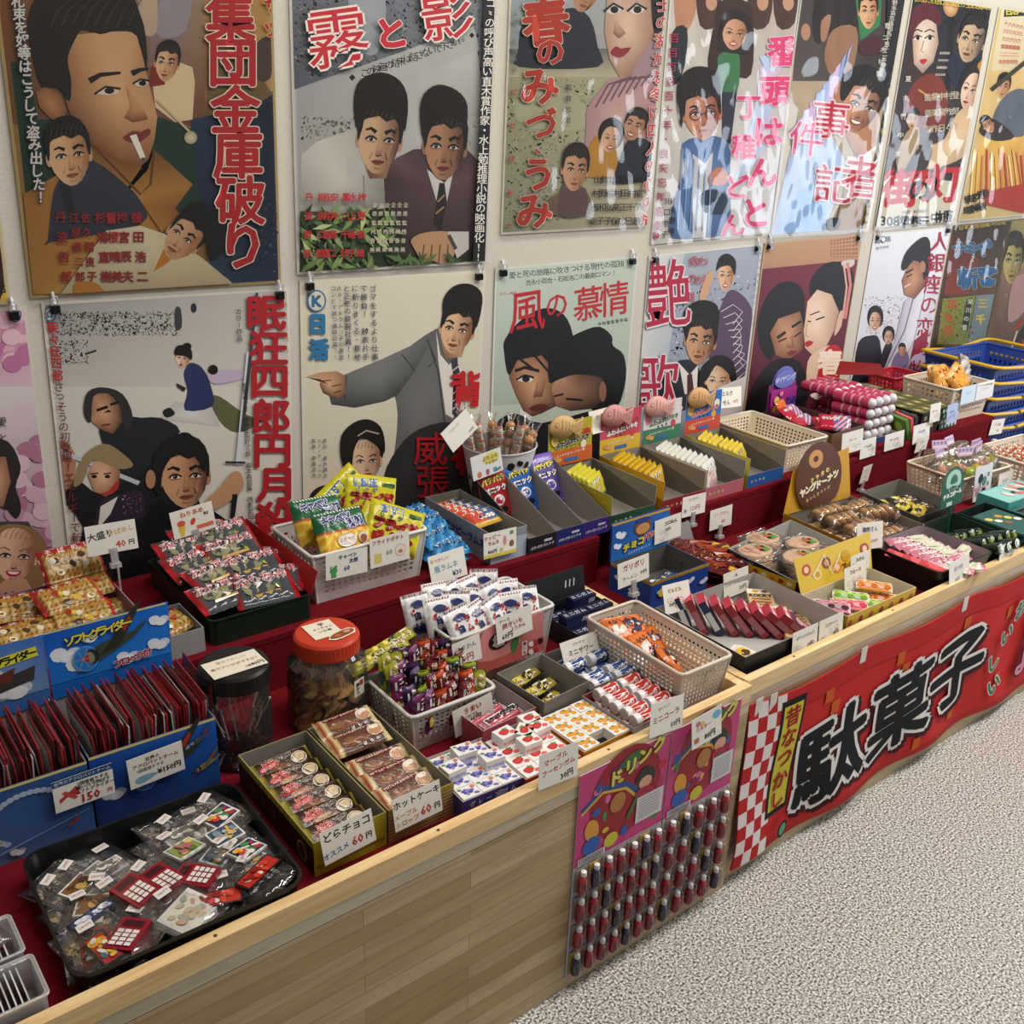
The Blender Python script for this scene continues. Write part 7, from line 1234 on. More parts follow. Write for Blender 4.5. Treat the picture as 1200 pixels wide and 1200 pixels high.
v = [((.016+.0085*cos(q))*cos(t), (.016+.0085*cos(q))*sin(t), .0085*sin(q)) for t in (2*pi*i/16 for i in range(16)) for q in (2*pi*j/8 for j in range(8))]
b.add(v, [(i*8+j, ((i+1)%16)*8+j, ((i+1)%16)*8+(j+1)%8, i*8+(j+1)%8) for i in range(16) for j in range(8)], 'c89a66', True); DN = b.mesh('ring_doughnut', FOOD)
SL = Pack(.125,.055,.05,lambda u,v:'ffffff',4,.05,12,8,.3).mb.mesh('clear_sleeve', FILM)
for k, (x, y, z, rz) in enumerate([(1.52+.0*j,-.72+.045*j,.012,0) for j in range(4)]+[(1.63,-.72+.045*j,.012,0) for j in range(4)]+[(1.535,-.69,.046,4),(1.54,-.63,.046,-3),(1.55,-.575,.046,3),(1.645,-.60,.046,6),(1.66,-.66,.05,-12)]):
    o = thing('doughnut_pack', f'clear sleeve of four small ring doughnuts, {ORD[k]} laid in the mustard carton', 'doughnuts', (x,y,DK+z+.004), (0,0,rad(rz-4)), 'sleeves of ring doughnuts')
    for i in range(4): put('ring_doughnut', DN, o, (-.04+.026*i,0,.02), (0,rad(52),0))
    put('clear_sleeve', SL, o, (0,0,-.008))
price(1.425, -.79, DK+.072, [('蒲焼さん',.5,.26,.014,'3a4a5a'),('20円',.7,.7,.010,'8a8a84')], 'white card reading 蒲焼さん with a red mark before the mustard carton', 14, 4, -10, .092, .070, art=lambda A,w,h:(A.ell(.022,.052,.012,.006,'c8505a'),A.ell(.05,.05,.008,.004,'e0b0a8')))
# pink stick tray
mb = MB(); tray(mb, .245, .215, .07, '17181a', .018, .012, inn='8d7f84'); tag(mb.build('serving_tray', PLAST, None, (1.575,-.872,DK), (0,0,rad(-2))), 'black tray of pink and white candy sticks at the rail of the right counter', 'tray')
def pk(seed):
    p = Pack(.135,.03,.016,lambda u,v:'c87a8c' if u < .2 or u > .9 else ('e0c0c4' if (int(u*14)+int(v*4)) % 2 else 'd8a8b4') if u < .5 else 'd4d0bc', seed, .06, 24, 6, .4); A = p.art; A.blob([(.07,.008),(.11,.006),(.11,.022),(.075,.022)], 'c8ccb0'); A.vt('さくら',.03,.015,.06,.013,.012,'a83a5c',.04); return p.mesh('pink_candy_stick', GLOSS)
PK = [pk(s) for s in (1,2)]
lay(PK,'pink_candy_stick',[(1.59,-.80-.024*k,DK+.052-.002*k,-18+rr_(-4,4),.2) for k in range(6)]+[(1.54,-.94,DK+.045,-70,.1),(1.565,-.955,DK+.05,-55,.1),(1.63,-.925,DK+.05,14,.2)]+[(1.585,-.81-.03*k,DK+.026,-16) for k in range(5)],lambda k:f'pink and cream wrapped candy stick, {ORD[k]} counted in the black tray','candy','pink candy sticks')
for k in range(3): p = Pack(.07,.05,.012,lambda u,v:'c03038',k,.06); p.art.blob([(.02,.012),(.05,.01),(.05,.036),(.024,.04)], 'd85058'); tag(put('red_candy_pack', p.mesh('red_candy_pack', GLOSS), None, (1.485+.005*k,-.84-.045*k,DK+.048), (0,.2,rad(-70))), f'bright red candy packet, {ORD[k]} along the left side of the pink stick tray', 'candy pack', 'bright red packets')
price(1.522, -.993, DK+.022, [('桜大根',.45,.3,.014,'a89ab8'),('30円',.4,.7,.011,'6a7a9a')], 'white card with lilac writing on the front of the pink stick tray', 10, -3, 0, .094, .074, art=lambda A,w,h:A.ell(.07,.05,.007,.007,'6aa07a'))
# dark green marble tray and sign
b = MB(); obox(b, .17, .21, .052, '16302a', '24342c', .062, .002, '121a18'); tag(b.build('carton_tray', CARD, None, (1.79,-.866,DK), (0,0,rad(-2))), 'dark green carton of green round ended tubes at the rail', 'box')
b = MB(); b.lathe([(.0001,0),(.013,0),(.015,.003),(.015,.05),(.013,.053),(.0001,.0535)], 14, ['2a3c24','38482c','1c281c','1c281c','4a5a2c'][:5]); b.lathe([(.0001,.0537),(.007,.0537),(.006,.0545),(.0001,.0546)], 10, col='8a9a38'); MT = b.mesh('candy_tube', GLOSS)
lay(MT,'candy_tube',[(1.722+.033*(k % 5),-.800-.046*(k//5)-.004*(k % 5),DK+.020+.028*(k//10)+.004*(k % 2),rr_(-6,6),rad(66)) for k in range(18)],lambda k:f'dark green candy tube, row {ORD[k//5]} from the back, {ORD[k % 5]} from the left','candy tube','dark green tubes')
b = MB(); pts = [(-.058,0),(.058,0),(.058,.065)]+[(.058*cos(t), .065+.05*sin(t)) for t in (pi*i/12 for i in range(1,12))]+[(-.058,.065)]; n = len(pts); v = [(x,0,z) for x, z in pts]+[(x,.0015,z) for x, z in pts]
b.add(v, [tuple(range(n)), tuple(range(2*n-1,n-1,-1))]+[(i,n+i,n+(i+1)%n,(i+1)%n) for i in range(n)], '1c5a44'); A = Art(b, plane((-.058,0,.115),(1,0,0),(0,0,-1)))
A.blob([(.02,.05),(.025,.02),(.058,.008),(.09,.02),(.098,.05),(.085,.06),(.058,.055),(.035,.06)], 'a8d0c0'); A.blob([(.04,.045),(.05,.025),(.07,.025),(.08,.045),(.058,.05)], '2a6a54'); A.vt('まーぶる',.04,.066,.08,.064,.008,'d8e8e0',.03); A.vt('チョコボール',.018,.082,.098,.076,.017,'dcece4',.06,'0e3428',.05); A.rect(.03,.1,.06,.112,'b8d8cc')
SGN = tag(b.build('sign_board', CARD, None, (1.862,-.762,DK+.085), (rad(-6),0,0)), 'dark green sign with a rounded white topped print above the green tubes', 'sign')
b = MB(); b.tube([(0,.002,-.084),(0,.002,0)], .003, '1c5a44', 6); b.M = Matrix.Translation((0,.002,-.084)); b.lathe([(.02,0),(.02,.003)], 10, col='1c5a44'); b.build('sign_post', PLAST, SGN)
price(1.762, -.992, DK+.020, [('マーブル',.5,.3,.012,'7aa0c0'),('20円',.6,.7,.011,'8aa8c0')], 'white card with pale blue writing on the front of the dark green carton', 8, 0, 0, .086, .060)
mb = MB(); obox(mb, .15, .2, .06, '16382f', '1c2824', None, .002); mb.box(-.06,.06,-.09,.06,.052,.058,'2a5a54'); A = Art(mb, plane((-.06,.06,.058),(1,0,0),(0,-1,0)))
for k in range(6): A.ell(.02+.016*k,.04+.02*(k % 3),.012,.01,['d8c050','e0d8c8','8a5a34','c88a40'][k % 4],20)
tag(mb.build('carton_tray', CARD, None, (1.965,-.868,DK), (0,0,rad(-2))), 'second dark green carton with a yellow printed lid at the right edge', 'box'); price(1.905, -.992, DK+.022, [('くじ',.5,.3,.014,'8a8aa0'),('50円',.5,.7,.012,'a89a9a')], 'white card on the second dark green carton at the right edge', 8, 0, 0, .086, .062)
# grey tray of yellow foil sticks
ctn(1.865,-.63,DK,.20,.19,.06,0,'4a4844','7a776e','grey tray of yellow and black chocolate packs behind the dark green carton',.075)
YB = [stick('a89020','2a2418','c8b030','ビッグ',21,.11,.034), stick('3a2a1c','1c1814','c8a828','チョコ',22,.11,.034)]
lay(YB,'snack_stick',[(1.85,-.585,DK+.03,-30,.2),(1.89,-.60,DK+.038,-20,.25),(1.85,-.625,DK+.034,10,.2),(1.90,-.645,DK+.03,-40,.1),(1.86,-.67,DK+.028,20,.1),(1.82,-.64,DK+.02,60),(1.87,-.62,DK+.014,0),(1.87,-.66,DK+.014,0)],lambda k:f'yellow and black chocolate pack, {ORD[k]} counted from the back of the grey tray','snack stick','yellow and black packs')
# cream basket of bagged sweets
bsk(2.235,-.575,DK,.27,.19,.085,'ddd0b8',-4,'cream pierced basket of clear bagged fruit sweets beside the green sign',nx=16,ny=10,nz=5)
b = MB(); b.sphere((0,0,.03), .022, 'a8b83c', 10, 7); b.sphere((.03,.01,.034), .02, 'd8b838', 10, 7); b.sphere((-.025,.015,.03), .018, 'c88a70', 8, 6); b.sphere((.01,-.02,.03), .012, 'c8404a', 8, 6); FR = b.mesh('fruit_sweets', GLOSS); FBG = Pack(.13,.12,.06,lambda u,v:'ffffff',8,.04,14,12,.5).mb.mesh('clear_bag', WRAP)
b = MB(); b.box(-.03,.03,-.001,.001,0,.03,'c8b0d0'); A = Art(b, plane((-.03,-.001,.03),(1,0,0),(0,0,-1))); A.vt('ミックス',.008,.01,.05,.01,.011,'4a4a98',.05); A.rect(.006,.018,.054,.026,'e0c8d4'); HD = b.mesh('bag_header', CARD)
for k, (x, y, z, rx) in enumerate(((2.16,-.56,.05,.9),(2.22,-.60,.055,1.0),(2.29,-.60,.06,1.1),(2.2,-.53,.06,.9),(2.28,-.53,.06,.8),(2.33,-.56,.055,1.2),(2.25,-.565,.03,.3))):
    o = thing('sweets_bag', f'clear bag of green and yellow fruit sweets, {ORD[k]} in the cream basket', 'sweets bag', (x,y,DK+z), (rx,0,rr_(-.4,.4)), 'bagged fruit sweets'); put('fruit_sweets', FR, o); put('clear_bag', FBG, o); put('bag_header', HD, o, (0,.055,.03), (-1.2,0,0))
b = MB(); b.slab((-.045,0,0),(.045,0,0),(.045,.012,.11),(-.045,.012,.11),.001,'d8dce0'); A = Art(b, plane((-.045,.012,.11),(1,0,0),(0,-.109,-.994)))
for x, y, c in ((.03,.04,'2a3040'),(.05,.05,'4a8a78'),(.02,.08,'c88a98'),(.05,.085,'2a2a30')): A.ell(x,y,.012,.016,c,20)
A.line([(.03,.07),(.028,.04),(.036,.03),(.042,.045)], .004, '20242c'); A.rect(.0,.066,.06,.072,'d8a0a8'); A.vt('まる福',.07,.03,.07,.09,.014,'5a8a70',.04); tag(b.build('printed_sheet', CARD, None, (2.18,-.695,DK+.012), (0,0,rad(-4))), 'white printed sheet with dark and green figures in front of the cream basket', 'sheet')
price(2.34, -.686, DK+.012, [('おまけ',.5,.5,.014,'8a8a94')], 'cream card on the right front of the cream basket', 4)
price(1.935, -.436, DK+.038, [('ゼリー',.5,.3,.010,'a89ab8'),('20円',.5,.7,.010,'b8a0a0')], 'white card with faint lilac writing on a clip before the red step', -4, 6, 12, .076, .056, stand=True); price(2.24, -.436, DK+.085, [('プリン',.5,.35,.012,'5a6a9a'),('30円',.7,.75,.010,'6a7a9a')], 'white card with blue writing on a clip before the red step', -2, 3, 8, .094, .050, stand=True); price(2.745, -.4315, DK+.054, [('グミ各種',.5,.35,.011,'a87a88'),('30円',.6,.75,.010,'8a7a8a')], 'white card at the far end of the red step by the blue baskets', 0, 5, 0, .094, .056)
# far basket with striped sticks, teal cartons
bsk(2.56,-.63,DK,.30,.20,.09,'d8cfc0',-4,'cream basket of red striped sticks at the far end of the right counter',nx=16,ny=10,nz=5)
b = MB()
for i in range(12): b.tube([(-.07+.012*i,0,0),(-.0645+.012*i,0,0)], .006, 'c8503c' if i % 2 else 'e8d8b8', 7)
SS = b.mesh('striped_stick', GLOSS); lay(SS,'striped_stick',[(2.44+.033*(k % 7)+.01*(k//7),-.63+.02*(k//7)-.03*((k*3) % 4),DK+.062+.013*(k//7),-50+rr_(-14,14),0,rr_(-.3,.1)) for k in range(20)],lambda k:f'red and cream striped stick, {ORD[k]} counted in the far cream basket','candy','striped sticks')
def teal(x, y, w, d, h, lab, dark):
    b = MB(); obox(b, w, d, h, '4a9a94', '3a3a38' if dark else '7ab8b0', None, .004)
    if dark: b.box(-w/2+.006,w/2-.006,-d/2+.006,d/2-.006,h-.012,h-.008,'3a3634')
    else:
        b.box(-w/2+.003,w/2-.003,-d/2+.003,d/2-.003,h-.012,h-.001,'88c0bc'); A = Art(b, plane((-w/2,d/2,h-.001),(1,0,0),(0,-1,0))); r = random.Random(3)
        for _ in range(16): A.ell(r.uniform(.02,w-.02), r.uniform(.015,d-.015), .018, .010, r.choice(['c86a68','d8c8c0','d08a80','e0d8d0','2a4a48']), r.uniform(0,90), 10)
    tag(b.build('carton_tray', CARD, None, (x,y,DK), (0,0,rad(-3))), lab, 'box')
teal(2.17,-.79,.22,.10,.075,'teal carton printed with pink figures near the right edge',False); teal(2.10,-.905,.11,.1,.06,'teal edged carton with a dark inside near the right edge',True)
# ------------------------------------------------------------------ right counter, upper step: fish wafer cartons
FN = ['custard','pink','strawberry','blue']
FC = [('c8b830','8a7a1c','1c4a34','c89a48'),('d8a828','c8485c','8a2430','c87a78'),('d8d4d0','a8b8a8','b0606c','d8948c'),('d0c040','2a6ab0','2458a0','c8923c')]
def fishpts(s): return [(-s,.0),(-.8*s,-.4*s),(-.3*s,-.58*s),(.3*s,-.45*s),(.62*s,-.2*s),(.95*s,-.5*s),(1.0*s,.1*s),(.9*s,.5*s),(.6*s,.2*s),(.2*s,.45*s),(-.4*s,.5*s),(-.85*s,.3*s)]
for k, x in enumerate((.944,1.130,1.295,1.470)):
    c, c2, fc, fish = FC[k]; w, d, h = .155, .25, .088
    b = MB(); obox(b, w, d, h*.42, fc, '8d887e', h, .002, c); y0, y1 = -d/2, d/2
    for sx in (-1, 1):  # side walls stand full height
        b.slab((sx*w/2,y0 if sx > 0 else y1,0),(sx*w/2,y1 if sx > 0 else y0,0),(sx*w/2,y1 if sx > 0 else y0,h),(sx*w/2,y0 if sx > 0 else y1,h),.002,c,'8d887e')
    F, R, L, T = faces(b, w, d, h); F.k = 2; F.rect(.0,h*.6,w,h,fc); F.vt('たいやき',.02,h*.8,.07,h*.8,.010,'c8c8a0',.03)
    if k == 0:
        for i in range(16): L.rect(.015*i,0,.015*i+.001,h,'8a8020')
        for i in range(6): L.rect(0,.015*i,d,.015*i+.001,'8a8020')
    L.blob([(.09,.03),(.13,.02),(.16,.04),(.13,.055),(.1,.05)], fish, ccol=mixc(fish,'ffffff',.3)); L.rect(.14,.064,.2,.074,'2a58a0'); L.vt('おいしい',.145,.069,.195,.069,.008,'d8e0ea',.03)
    t = tag(b.build('wafer_carton', CARD, None, (x,-.285,ST), (0,0,rad(-1))), f'{["yellow checked","red and yellow","white and green","blue and yellow"][k]} carton with a fish shaped wafer header', 'display box', 'fish wafer cartons')
    b = MB(); hw, hh = .152, .118; b.slab((-hw/2,0,0),(hw/2,0,0),(hw/2,.006,hh),(-hw/2,.006,hh),.0015,['c8b830','c8485c','d8d0d0','2a68b4'][k],'c8c4bc'); A = Art(b, plane((-hw/2,.006,hh),(1,0,0),(0,-.051,-.999)), .0001)
    if k == 0:
        for i in range(16): A.rect(.0095*i,0,.0095*i+.0008,hh,'8a8020')
        for i in range(12): A.rect(0,.0095*i,hw,.0095*i+.0008,'8a8020')
    A.rect(0,.076,hw,hh,['c8602c','d8b030','3a7a58','c84a34'][k]); A.ell(.132,.04,.012,.013,['b8302c','a83a4a','d8d8d8','e0e0d8'][k]); A.ell(.02,.045,.013,.018,['d8b858','c85a6a','d8707c','d8a838'][k]); A.ell(.12,.07,.010,.011,['e0d8c8','c83a50','c8404c','d8a040'][k])
    A.vt('ふわふわ',.032,.062,.082,.056,.0165,['1a1a1a','ece4dc','3a6a4c','c83a30'][k],.07,'ece8e0' if k != 1 else '5a1420',.06); A.vt('たいやき',.088,.055,.132,.050,.0145,['1a1a1a','ece4dc','3a6a4c','c83a30'][k],.06,'ece8e0' if k != 1 else '5a1420',.06); A.vt(['プリン','いちご','ももみ','チョコ'][k],.06,.072,.092,.070,.010,'2a2a2a',.03); A.vt('ふんわりおいしいたい焼',.03,.09,.12,.086,.007,'ece4dc',.03); A.rect(.055,.1,.1,.110,'3a6aa8'); A.ell(.022,.098,.011,.007,'c89048'); A.ell(.034,.102,.010,.006,'d8a058')
    hd = b.build('header_card', CARD, t, (-.004,d/2-.002,h)); hd['label'] = 'printed header card standing at the back of the carton'
    b = MB(); s = .058; ps = fishpts(s); n = len(ps); out = []
    for i in range(n):
        p0, p1, p2, p3 = ps[i-1], ps[i], ps[(i+1)%n], ps[(i+2)%n]
        for q in range(3):
            tt = q/3; out.append(tuple(.5*(2*p1[e]+(p2[e]-p0[e])*tt+(2*p0[e]-5*p1[e]+4*p2[e]-p3[e])*tt*tt+(3*p1[e]-p0[e]-3*p2[e]+p3[e])*tt**3) for e in (0,1)))
    m = len(out); v = [(x_, 0, -y_) for x_, y_ in out]+[(x_*.93, -.006, -y_*.93) for x_, y_ in out]+[(0,-.008,0)]
    b.add(v, [(i,(i+1)%m,m+(i+1)%m,m+i) for i in range(m)]+[(m+i,m+(i+1)%m,2*m) for i in range(m)]+[tuple(range(m-1,-1,-1))], mixc(fish,'ffffff',.12), True); A = Art(b, lambda x_, y_, h_: Vector((x_, -.0072-h_, -y_)), .0003)
    dk = mixc(fish,'4a2a10',.35); A.ell(-.036,-.008,.006,.006,dk); A.ell(-.036,-.008,.004,.004,mixc(fish,'ffffff',.3)); A.line([(-.022,-.024),(-.016,0),(-.024,.022)], .002, dk)
    for i in range(5): A.line([(-.008+.011*i,-.02+.003*i),(-.003+.011*i,-.002),(-.008+.011*i,.014)], .0016, dk)
    A.line([(.036,-.012),(.05,-.02)], .0016, dk); A.line([(.038,.002),(.052,.004)], .0016, dk)
    fo = b.build('fish_shape', CARD, hd, (-.026,-.004,.106), (0,rad(8),0)); fo['label'] = f'{["golden","pink","pale pink","golden brown"][k]} fish shape on the header'
    def fp(c, c2, seed):
        b = MB(); p = Pack(.088,.084,.015,lambda u,v: c2 if (v > .6 and u > .1) else c, seed, .06, 10, 10, .25); A = p.art; A.blob([(.02,.045),(.03,.03),(.05,.03),(.056,.044),(.04,.056)], fish, ccol=mixc(fish,'ffffff',.3)); A.vt('ふわふわ',.014,.018,.058,.016,.013,'ece8e0' if c2 != 'd4d0cc' else '2a5a40',.06,'1c1c1c' if k != 2 else 'd8d4d0',.04); return p.mesh('fish_wafer_pack')
    P1 = fp(['c8c030','d8b028','d4d4cc','d8c038'][k], ['1c4a30','8a1c28','c8a0a0','8a3420'][k], k); n = (5,8,10,8)[k]
    for i in range(n): tag(put('fish_wafer_pack', P1, None, (x-.030+(.012 if k == 0 else 0),-.195-.019*i-(.0 if k else .01),ST+.052), (rad(rr_(68,76)),0,rad(24+rr_(-2,2)))), f'{FN[k]} wafer pack standing {ORD[i]} from the back of the {["yellow checked","red and yellow","white and green","blue and yellow"][k]} carton', 'snack pack', 'fish wafer packs')
price(1.075, -.158, ST+.155, [('たいやき',.45,.3,.012,'a89a78'),('40円',.6,.7,.012,'a8a090')], 'cream card with faint ochre doodles between the first two fish headers', 20, -2, 0, .104, .062, art=doodle(['c8b078','b8a890'],41)); price(1.63, -.128, ST+.128, [('ミルク',.35,.3,.017,'20242a'),('せん',.3,.74,.017,'20242a'),('40円',.72,.72,.012,'c86a70')], 'white card reading ミルクせん behind the blue fish carton', 12, 4, 0, .100, .062)
bsk(1.668,-.25,ST,.185,.295,.09,'ddd2bc',-2,'empty cream pierced basket between the fish cartons and the brown box',nx=11,ny=18,nz=6)
price(1.668, -.4155, ST+.006, [('ドーナツ',.5,.3,.010,'8a7a6a')], 'cream card with two brown rings on the front of the empty basket', 4, 0, 0, .098, .050, art=lambda A,w,h:(A.ell(.02,.035,.010,.009,'c8906a'),A.ell(.02,.035,.004,.004,'e8dccb'),A.ell(.078,.035,.010,.009,'c8906a'),A.ell(.078,.035,.004,.004,'e8dccb')))
# brown carton, purple header, candy packs
ctn(1.92,-.225,ST,.175,.27,.07,2,'6a4c34','5a4a3c','brown carton with a purple grape header behind the doughnut sign')
b = MB(); b.slab((-.07,0,0),(.07,0,0),(.07,.004,.115),(-.07,.004,.115),.0015,'8a2c78'); pts = [(.06*cos(t),.06*sin(t)) for t in (pi*i/10 for i in range(11))]; b.M = Matrix.Translation((0,.003,.112)) @ Matrix.Rotation(rad(90),4,'X'); b.prism(pts, 0, .0015, '6a6ab8'); b.M = Matrix(); A = Art(b, plane((-.07,.0,.175),(1,0,0),(0,-.03,-1)), .0003); A.k = 6
A.ell(.07,.045,.055,.03,'6a70c0'); A.vt('ダイヤリング',.028,.046,.112,.040,.021,'a8b8e8',.06,'2a2a78',.05); A.rect(.004,.075,.136,.17,'a03088')
for q in range(12): A.ell(.09+.012*(q % 4),.115+.011*(q//4),.007,.007,['3a2468','4a2c7c','5a3a8c'][q % 3])
for q, (cx, cy) in enumerate(((.03,.11),(.045,.13),(.024,.14))): A.ell(cx,cy,.014,.013,'d8b838'); A.ell(cx,cy,.010,.009,'e8d480')
A.ell(.05,.09,.01,.008,'d88a98'); tag(b.build('header_board', CARD, None, (1.93,-.0935,ST+.04)), 'purple scalloped header board with grapes and lemons reading ダイヤリング', 'header board')
p = Pack(.1,.06,.016,lambda u,v:'b8243c' if u < .5 else ['d8d4dc','5a6aa8','c84a5c'][int(u*17+v*9) % 3],9,.06,18,10); p.art.vt('キャンディ',.015,.02,.06,.018,.013,'ece4e0',.06); CP = p.mesh('candy_ring_pack', GLOSS); lay(CP,'candy_ring_pack',[(1.90,-.155,ST+.07,10,.5),(1.915,-.19,ST+.05,-6,.3),(1.95,-.29,ST+.064,-50,.7),(1.965,-.26,ST+.05,-40,.4),(1.92,-.23,ST+.02,0)],lambda k:f'red and white candy pack, {ORD[k]} from the back of the brown carton','candy pack','red and white candy packs'); p = Pack(.06,.05,.012,lambda u,v:'d8702c',3,.06); tag(put('orange_candy_pack', p.mesh('orange_candy_pack', GLOSS), None, (1.885,-.125,ST+.085), (1.0,0,.2)), 'orange candy pack standing before the purple header', 'candy pack')
# pink gum balls in tubes
def tubes():
    b = MB(); b.lathe([(.0001,0),(.016,.001),(.017,.004),(.017,.13),(.015,.134),(.0001,.134)], 14, ['c8486a','c8486a','c03c60','d86a88','c8486a'], cap=False); b.sphere((0,0,.0), .0165, 'd8d8dc', 12, 8)
    for z in (.03,.06,.09): b.lathe([(.0172,z),(.0176,z+.004),(.0172,z+.008)], 14, col='d898a8', cap=False)
    return b.mesh('ball_gum_tube', GLOSS)
TB = tubes(); ctn(2.12,-.25,ST,.165,.25,.020,-3,'2a3c7a','c8c4c0','blue edged base carton under the pink gum tubes')
lay(TB,'ball_gum_tube',[(2.06+.0385*i+.01*j,-.34+.135*j,ST+.024+.035*k_,0,rad(-92)) for k_ in range(4) for j in range(2) for i in range(4) if not (j == 1 and k_ < 3 and i < 3)],lambda k:f'pink gum tube with a white ball end, {ORD[k]} from the bottom left','gum','pink gum tubes')
b = MB(); b.slab((-.09,0,0),(.09,0,0),(.07,.01,.035),(-.075,.01,.045),.0015,'8a1c20'); tag(b.build('carton_flap', CARD, None, (2.22,-.185,ST+.165), (0,0,rad(-30))), 'dark red torn card flap on top of the pink gum tubes', 'flap')
# black and gold coffee gum boxes
b = MB(); b.box(-.022,.022,-.03,.03,0,.075,'15181a',top='5a5a34'); F, R, L, T = faces(b, .044, .06, .075); T.ell(.022,.03,.013,.018,'8a8448'); T.ell(.022,.03,.006,.008,'c8c090'); L.rect(.02,.008,.04,.024,'c88a48'); F.vt('珈琲',.022,.02,.022,.05,.016,'c8b878',.05); CO = b.mesh('coffee_gum_box', CARD)
b = MB(); b.box(-.022,.022,-.03,.03,0,.075,'4a4c34',top='6a6c48'); F, R, L, T = faces(b, .044, .06, .075); T.ell(.022,.03,.013,.018,'8d8d68'); CO2 = b.mesh('coffee_gum_box', CARD)
lay(CO,'coffee_gum_box',[(2.30+.046*i,-.37+.062*j,ST+.0005,0) for j in range(4) for i in range(4)],lambda k:f'black gum box with an olive top, row {ORD[k//4]} from the front, {ORD[k % 4]} from the left','gum box','black gum boxes'); lay(CO2,'coffee_gum_box',[(2.30+.046*i,-.108+.062*j,ST+.0005,0) for j in range(1) for i in range(4)]+[(2.28+.046*i,-.048,ST+.0005,0) for i in range(4)],lambda k:f'olive gum box behind the black ones, row {ORD[k//4]} from the front, {ORD[k % 4]} from the left','gum box','olive gum boxes')
b = MB(); b.slab((-.05,0,0),(.05,0,0),(.05,.001,.075),(-.05,.001,.075),.001,'1c4a30'); A = Art(b, plane((-.05,0,.075),(1,0,0),(0,0,-1)))
for i in range(5):
    for j in range(4): A.ell(.01+.02*i+.008*(j % 2),.01+.018*j,.0065,.0065,'c8d8cc')
tag(b.build('printed_sheet', CARD, None, (2.44,-.4055,ST+.0)), 'green sheet with pale dots on the front of the black gum boxes', 'sheet')
for k, (c, c2) in enumerate((('5a8a3c','a8c850'),('c85a60','e0c8b8'),('3a3a3c','c89a80'))):
    b = MB(); b.box(-.006,.006,-.04,.04,0,.075,c); F, R, L, T = faces(b, .012, .08, .075); L.blob([(.02,.03),(.04,.015),(.06,.03),(.05,.055),(.03,.055)], c2); tag(b.build('thin_candy_box', CARD, None, (2.215+.017*k,-.375,ST), (0,rad(-20+6*k),rad(-18))), f'thin {["green","red and cream","dark"][k]} candy box leaning beside the pink gum tubes', 'candy box')
for k, (x, z, w, h, t, lab, sd) in enumerate(((1.853,ST+.028,.108,.066,'フルーツ','cream card with orange writing below the purple header',51),(1.943,ST-.005,.082,.060,'アメ30円','white card with green and red writing below the brown carton',52),(2.085,ST-.003,.108,.054,'ボールガム','white card with red and blue writing under the pink gum tubes',53),(2.24,ST-.008,.098,.062,'ガム20円','white card with pale blue writing under the thin candy boxes',54),(2.30,ST+.052,.062,.062,'コーヒー','small white card with pink writing on the black gum boxes',55),(2.41,ST+.03,.066,.066,'ビター','pale blue printed card at the right of the black gum boxes',56))): price(x, -.428-.0012*k if k < 10 else -.4115, z, [(t,.5,.4,.010,['c89a60','6a9a78','a86a78','7a9ac0','c86a80','5a6aa8'][k])], lab, 6, 0, 0, w, h, 'e4e2dc' if k != 5 else 'a8b8dc', art=doodle([['d8a878','c8b890'],['c8606a','70a080'],['c86a70','6a80b0'],['8ab0d0','c0c8d8'],['d08090','a0b0a0'],['5a6aa0','8a5a78']][k], sd))
# cream basket and red basket, blue shopping baskets
bsk(2.615,-.285,ST,.235,.20,.12,'ddd3c0',-3,'cream basket of orange candy bags at the far end of the red step',nx=14,ny=9,nz=5)
for k in range(7): b = MB()
OB = Pack(.09,.1,.03,lambda u,v:['d89038','e0b060','d8a050'][int(u*6+v*9) % 3],5,.05,12,12,.5); OB.art.ell(.045,.055,.026,.024,'e0a848'); OB.art.vt('みかん',.02,.02,.07,.018,.014,'c8502c',.05); OBM = OB.mesh('orange_candy_bag', GLOSS); p = Pack(.08,.11,.03,lambda u,v:['b8b4b0','8a8488','d8d4cc'][int(u*8+v*7) % 3],6,.05,12,12,.5); GB = p.mesh('grey_candy_bag', GLOSS)
for k, (x, y, z, rx, ry, g) in enumerate(((2.545,-.28,.125,1.2,0,0),(2.585,-.25,.115,1.1,.1,0),(2.61,-.31,.12,1.0,-.5,0),(2.66,-.25,.10,.8,.2,0),(2.69,-.28,.14,1.25,.3,1),(2.62,-.285,.05,.1,0,0))): tag(put(['orange_candy_bag','grey_candy_bag'][g], [OBM,GB][g], None, (x,y,ST+z), (rx,ry,rr_(-.3,.3))), f'{["orange","clear grey"][g]} candy bag, {ORD[k]} from the left in the far cream basket', 'candy bag', 'candy bags in the far basket')
for k, (x, w) in enumerate(((2.575,.1),(2.68,.125))): price(x, -.3935, ST+.064, [(['ゼリー','いろいろ'][k],.5,.4,.012,['7ab0d8','b0a8b8'][k])], ['pale blue card on the front of the far cream basket','white card beside the pale blue one on the far cream basket'][k], 4, 0, 0, w, .062, ['c8dcec','e0dfe2'][k])
bsk(2.60,-.085,ST,.16,.11,.10,'b82838',0,'red basket half hidden behind the far cream basket',nx=9,ny=6,nz=5)
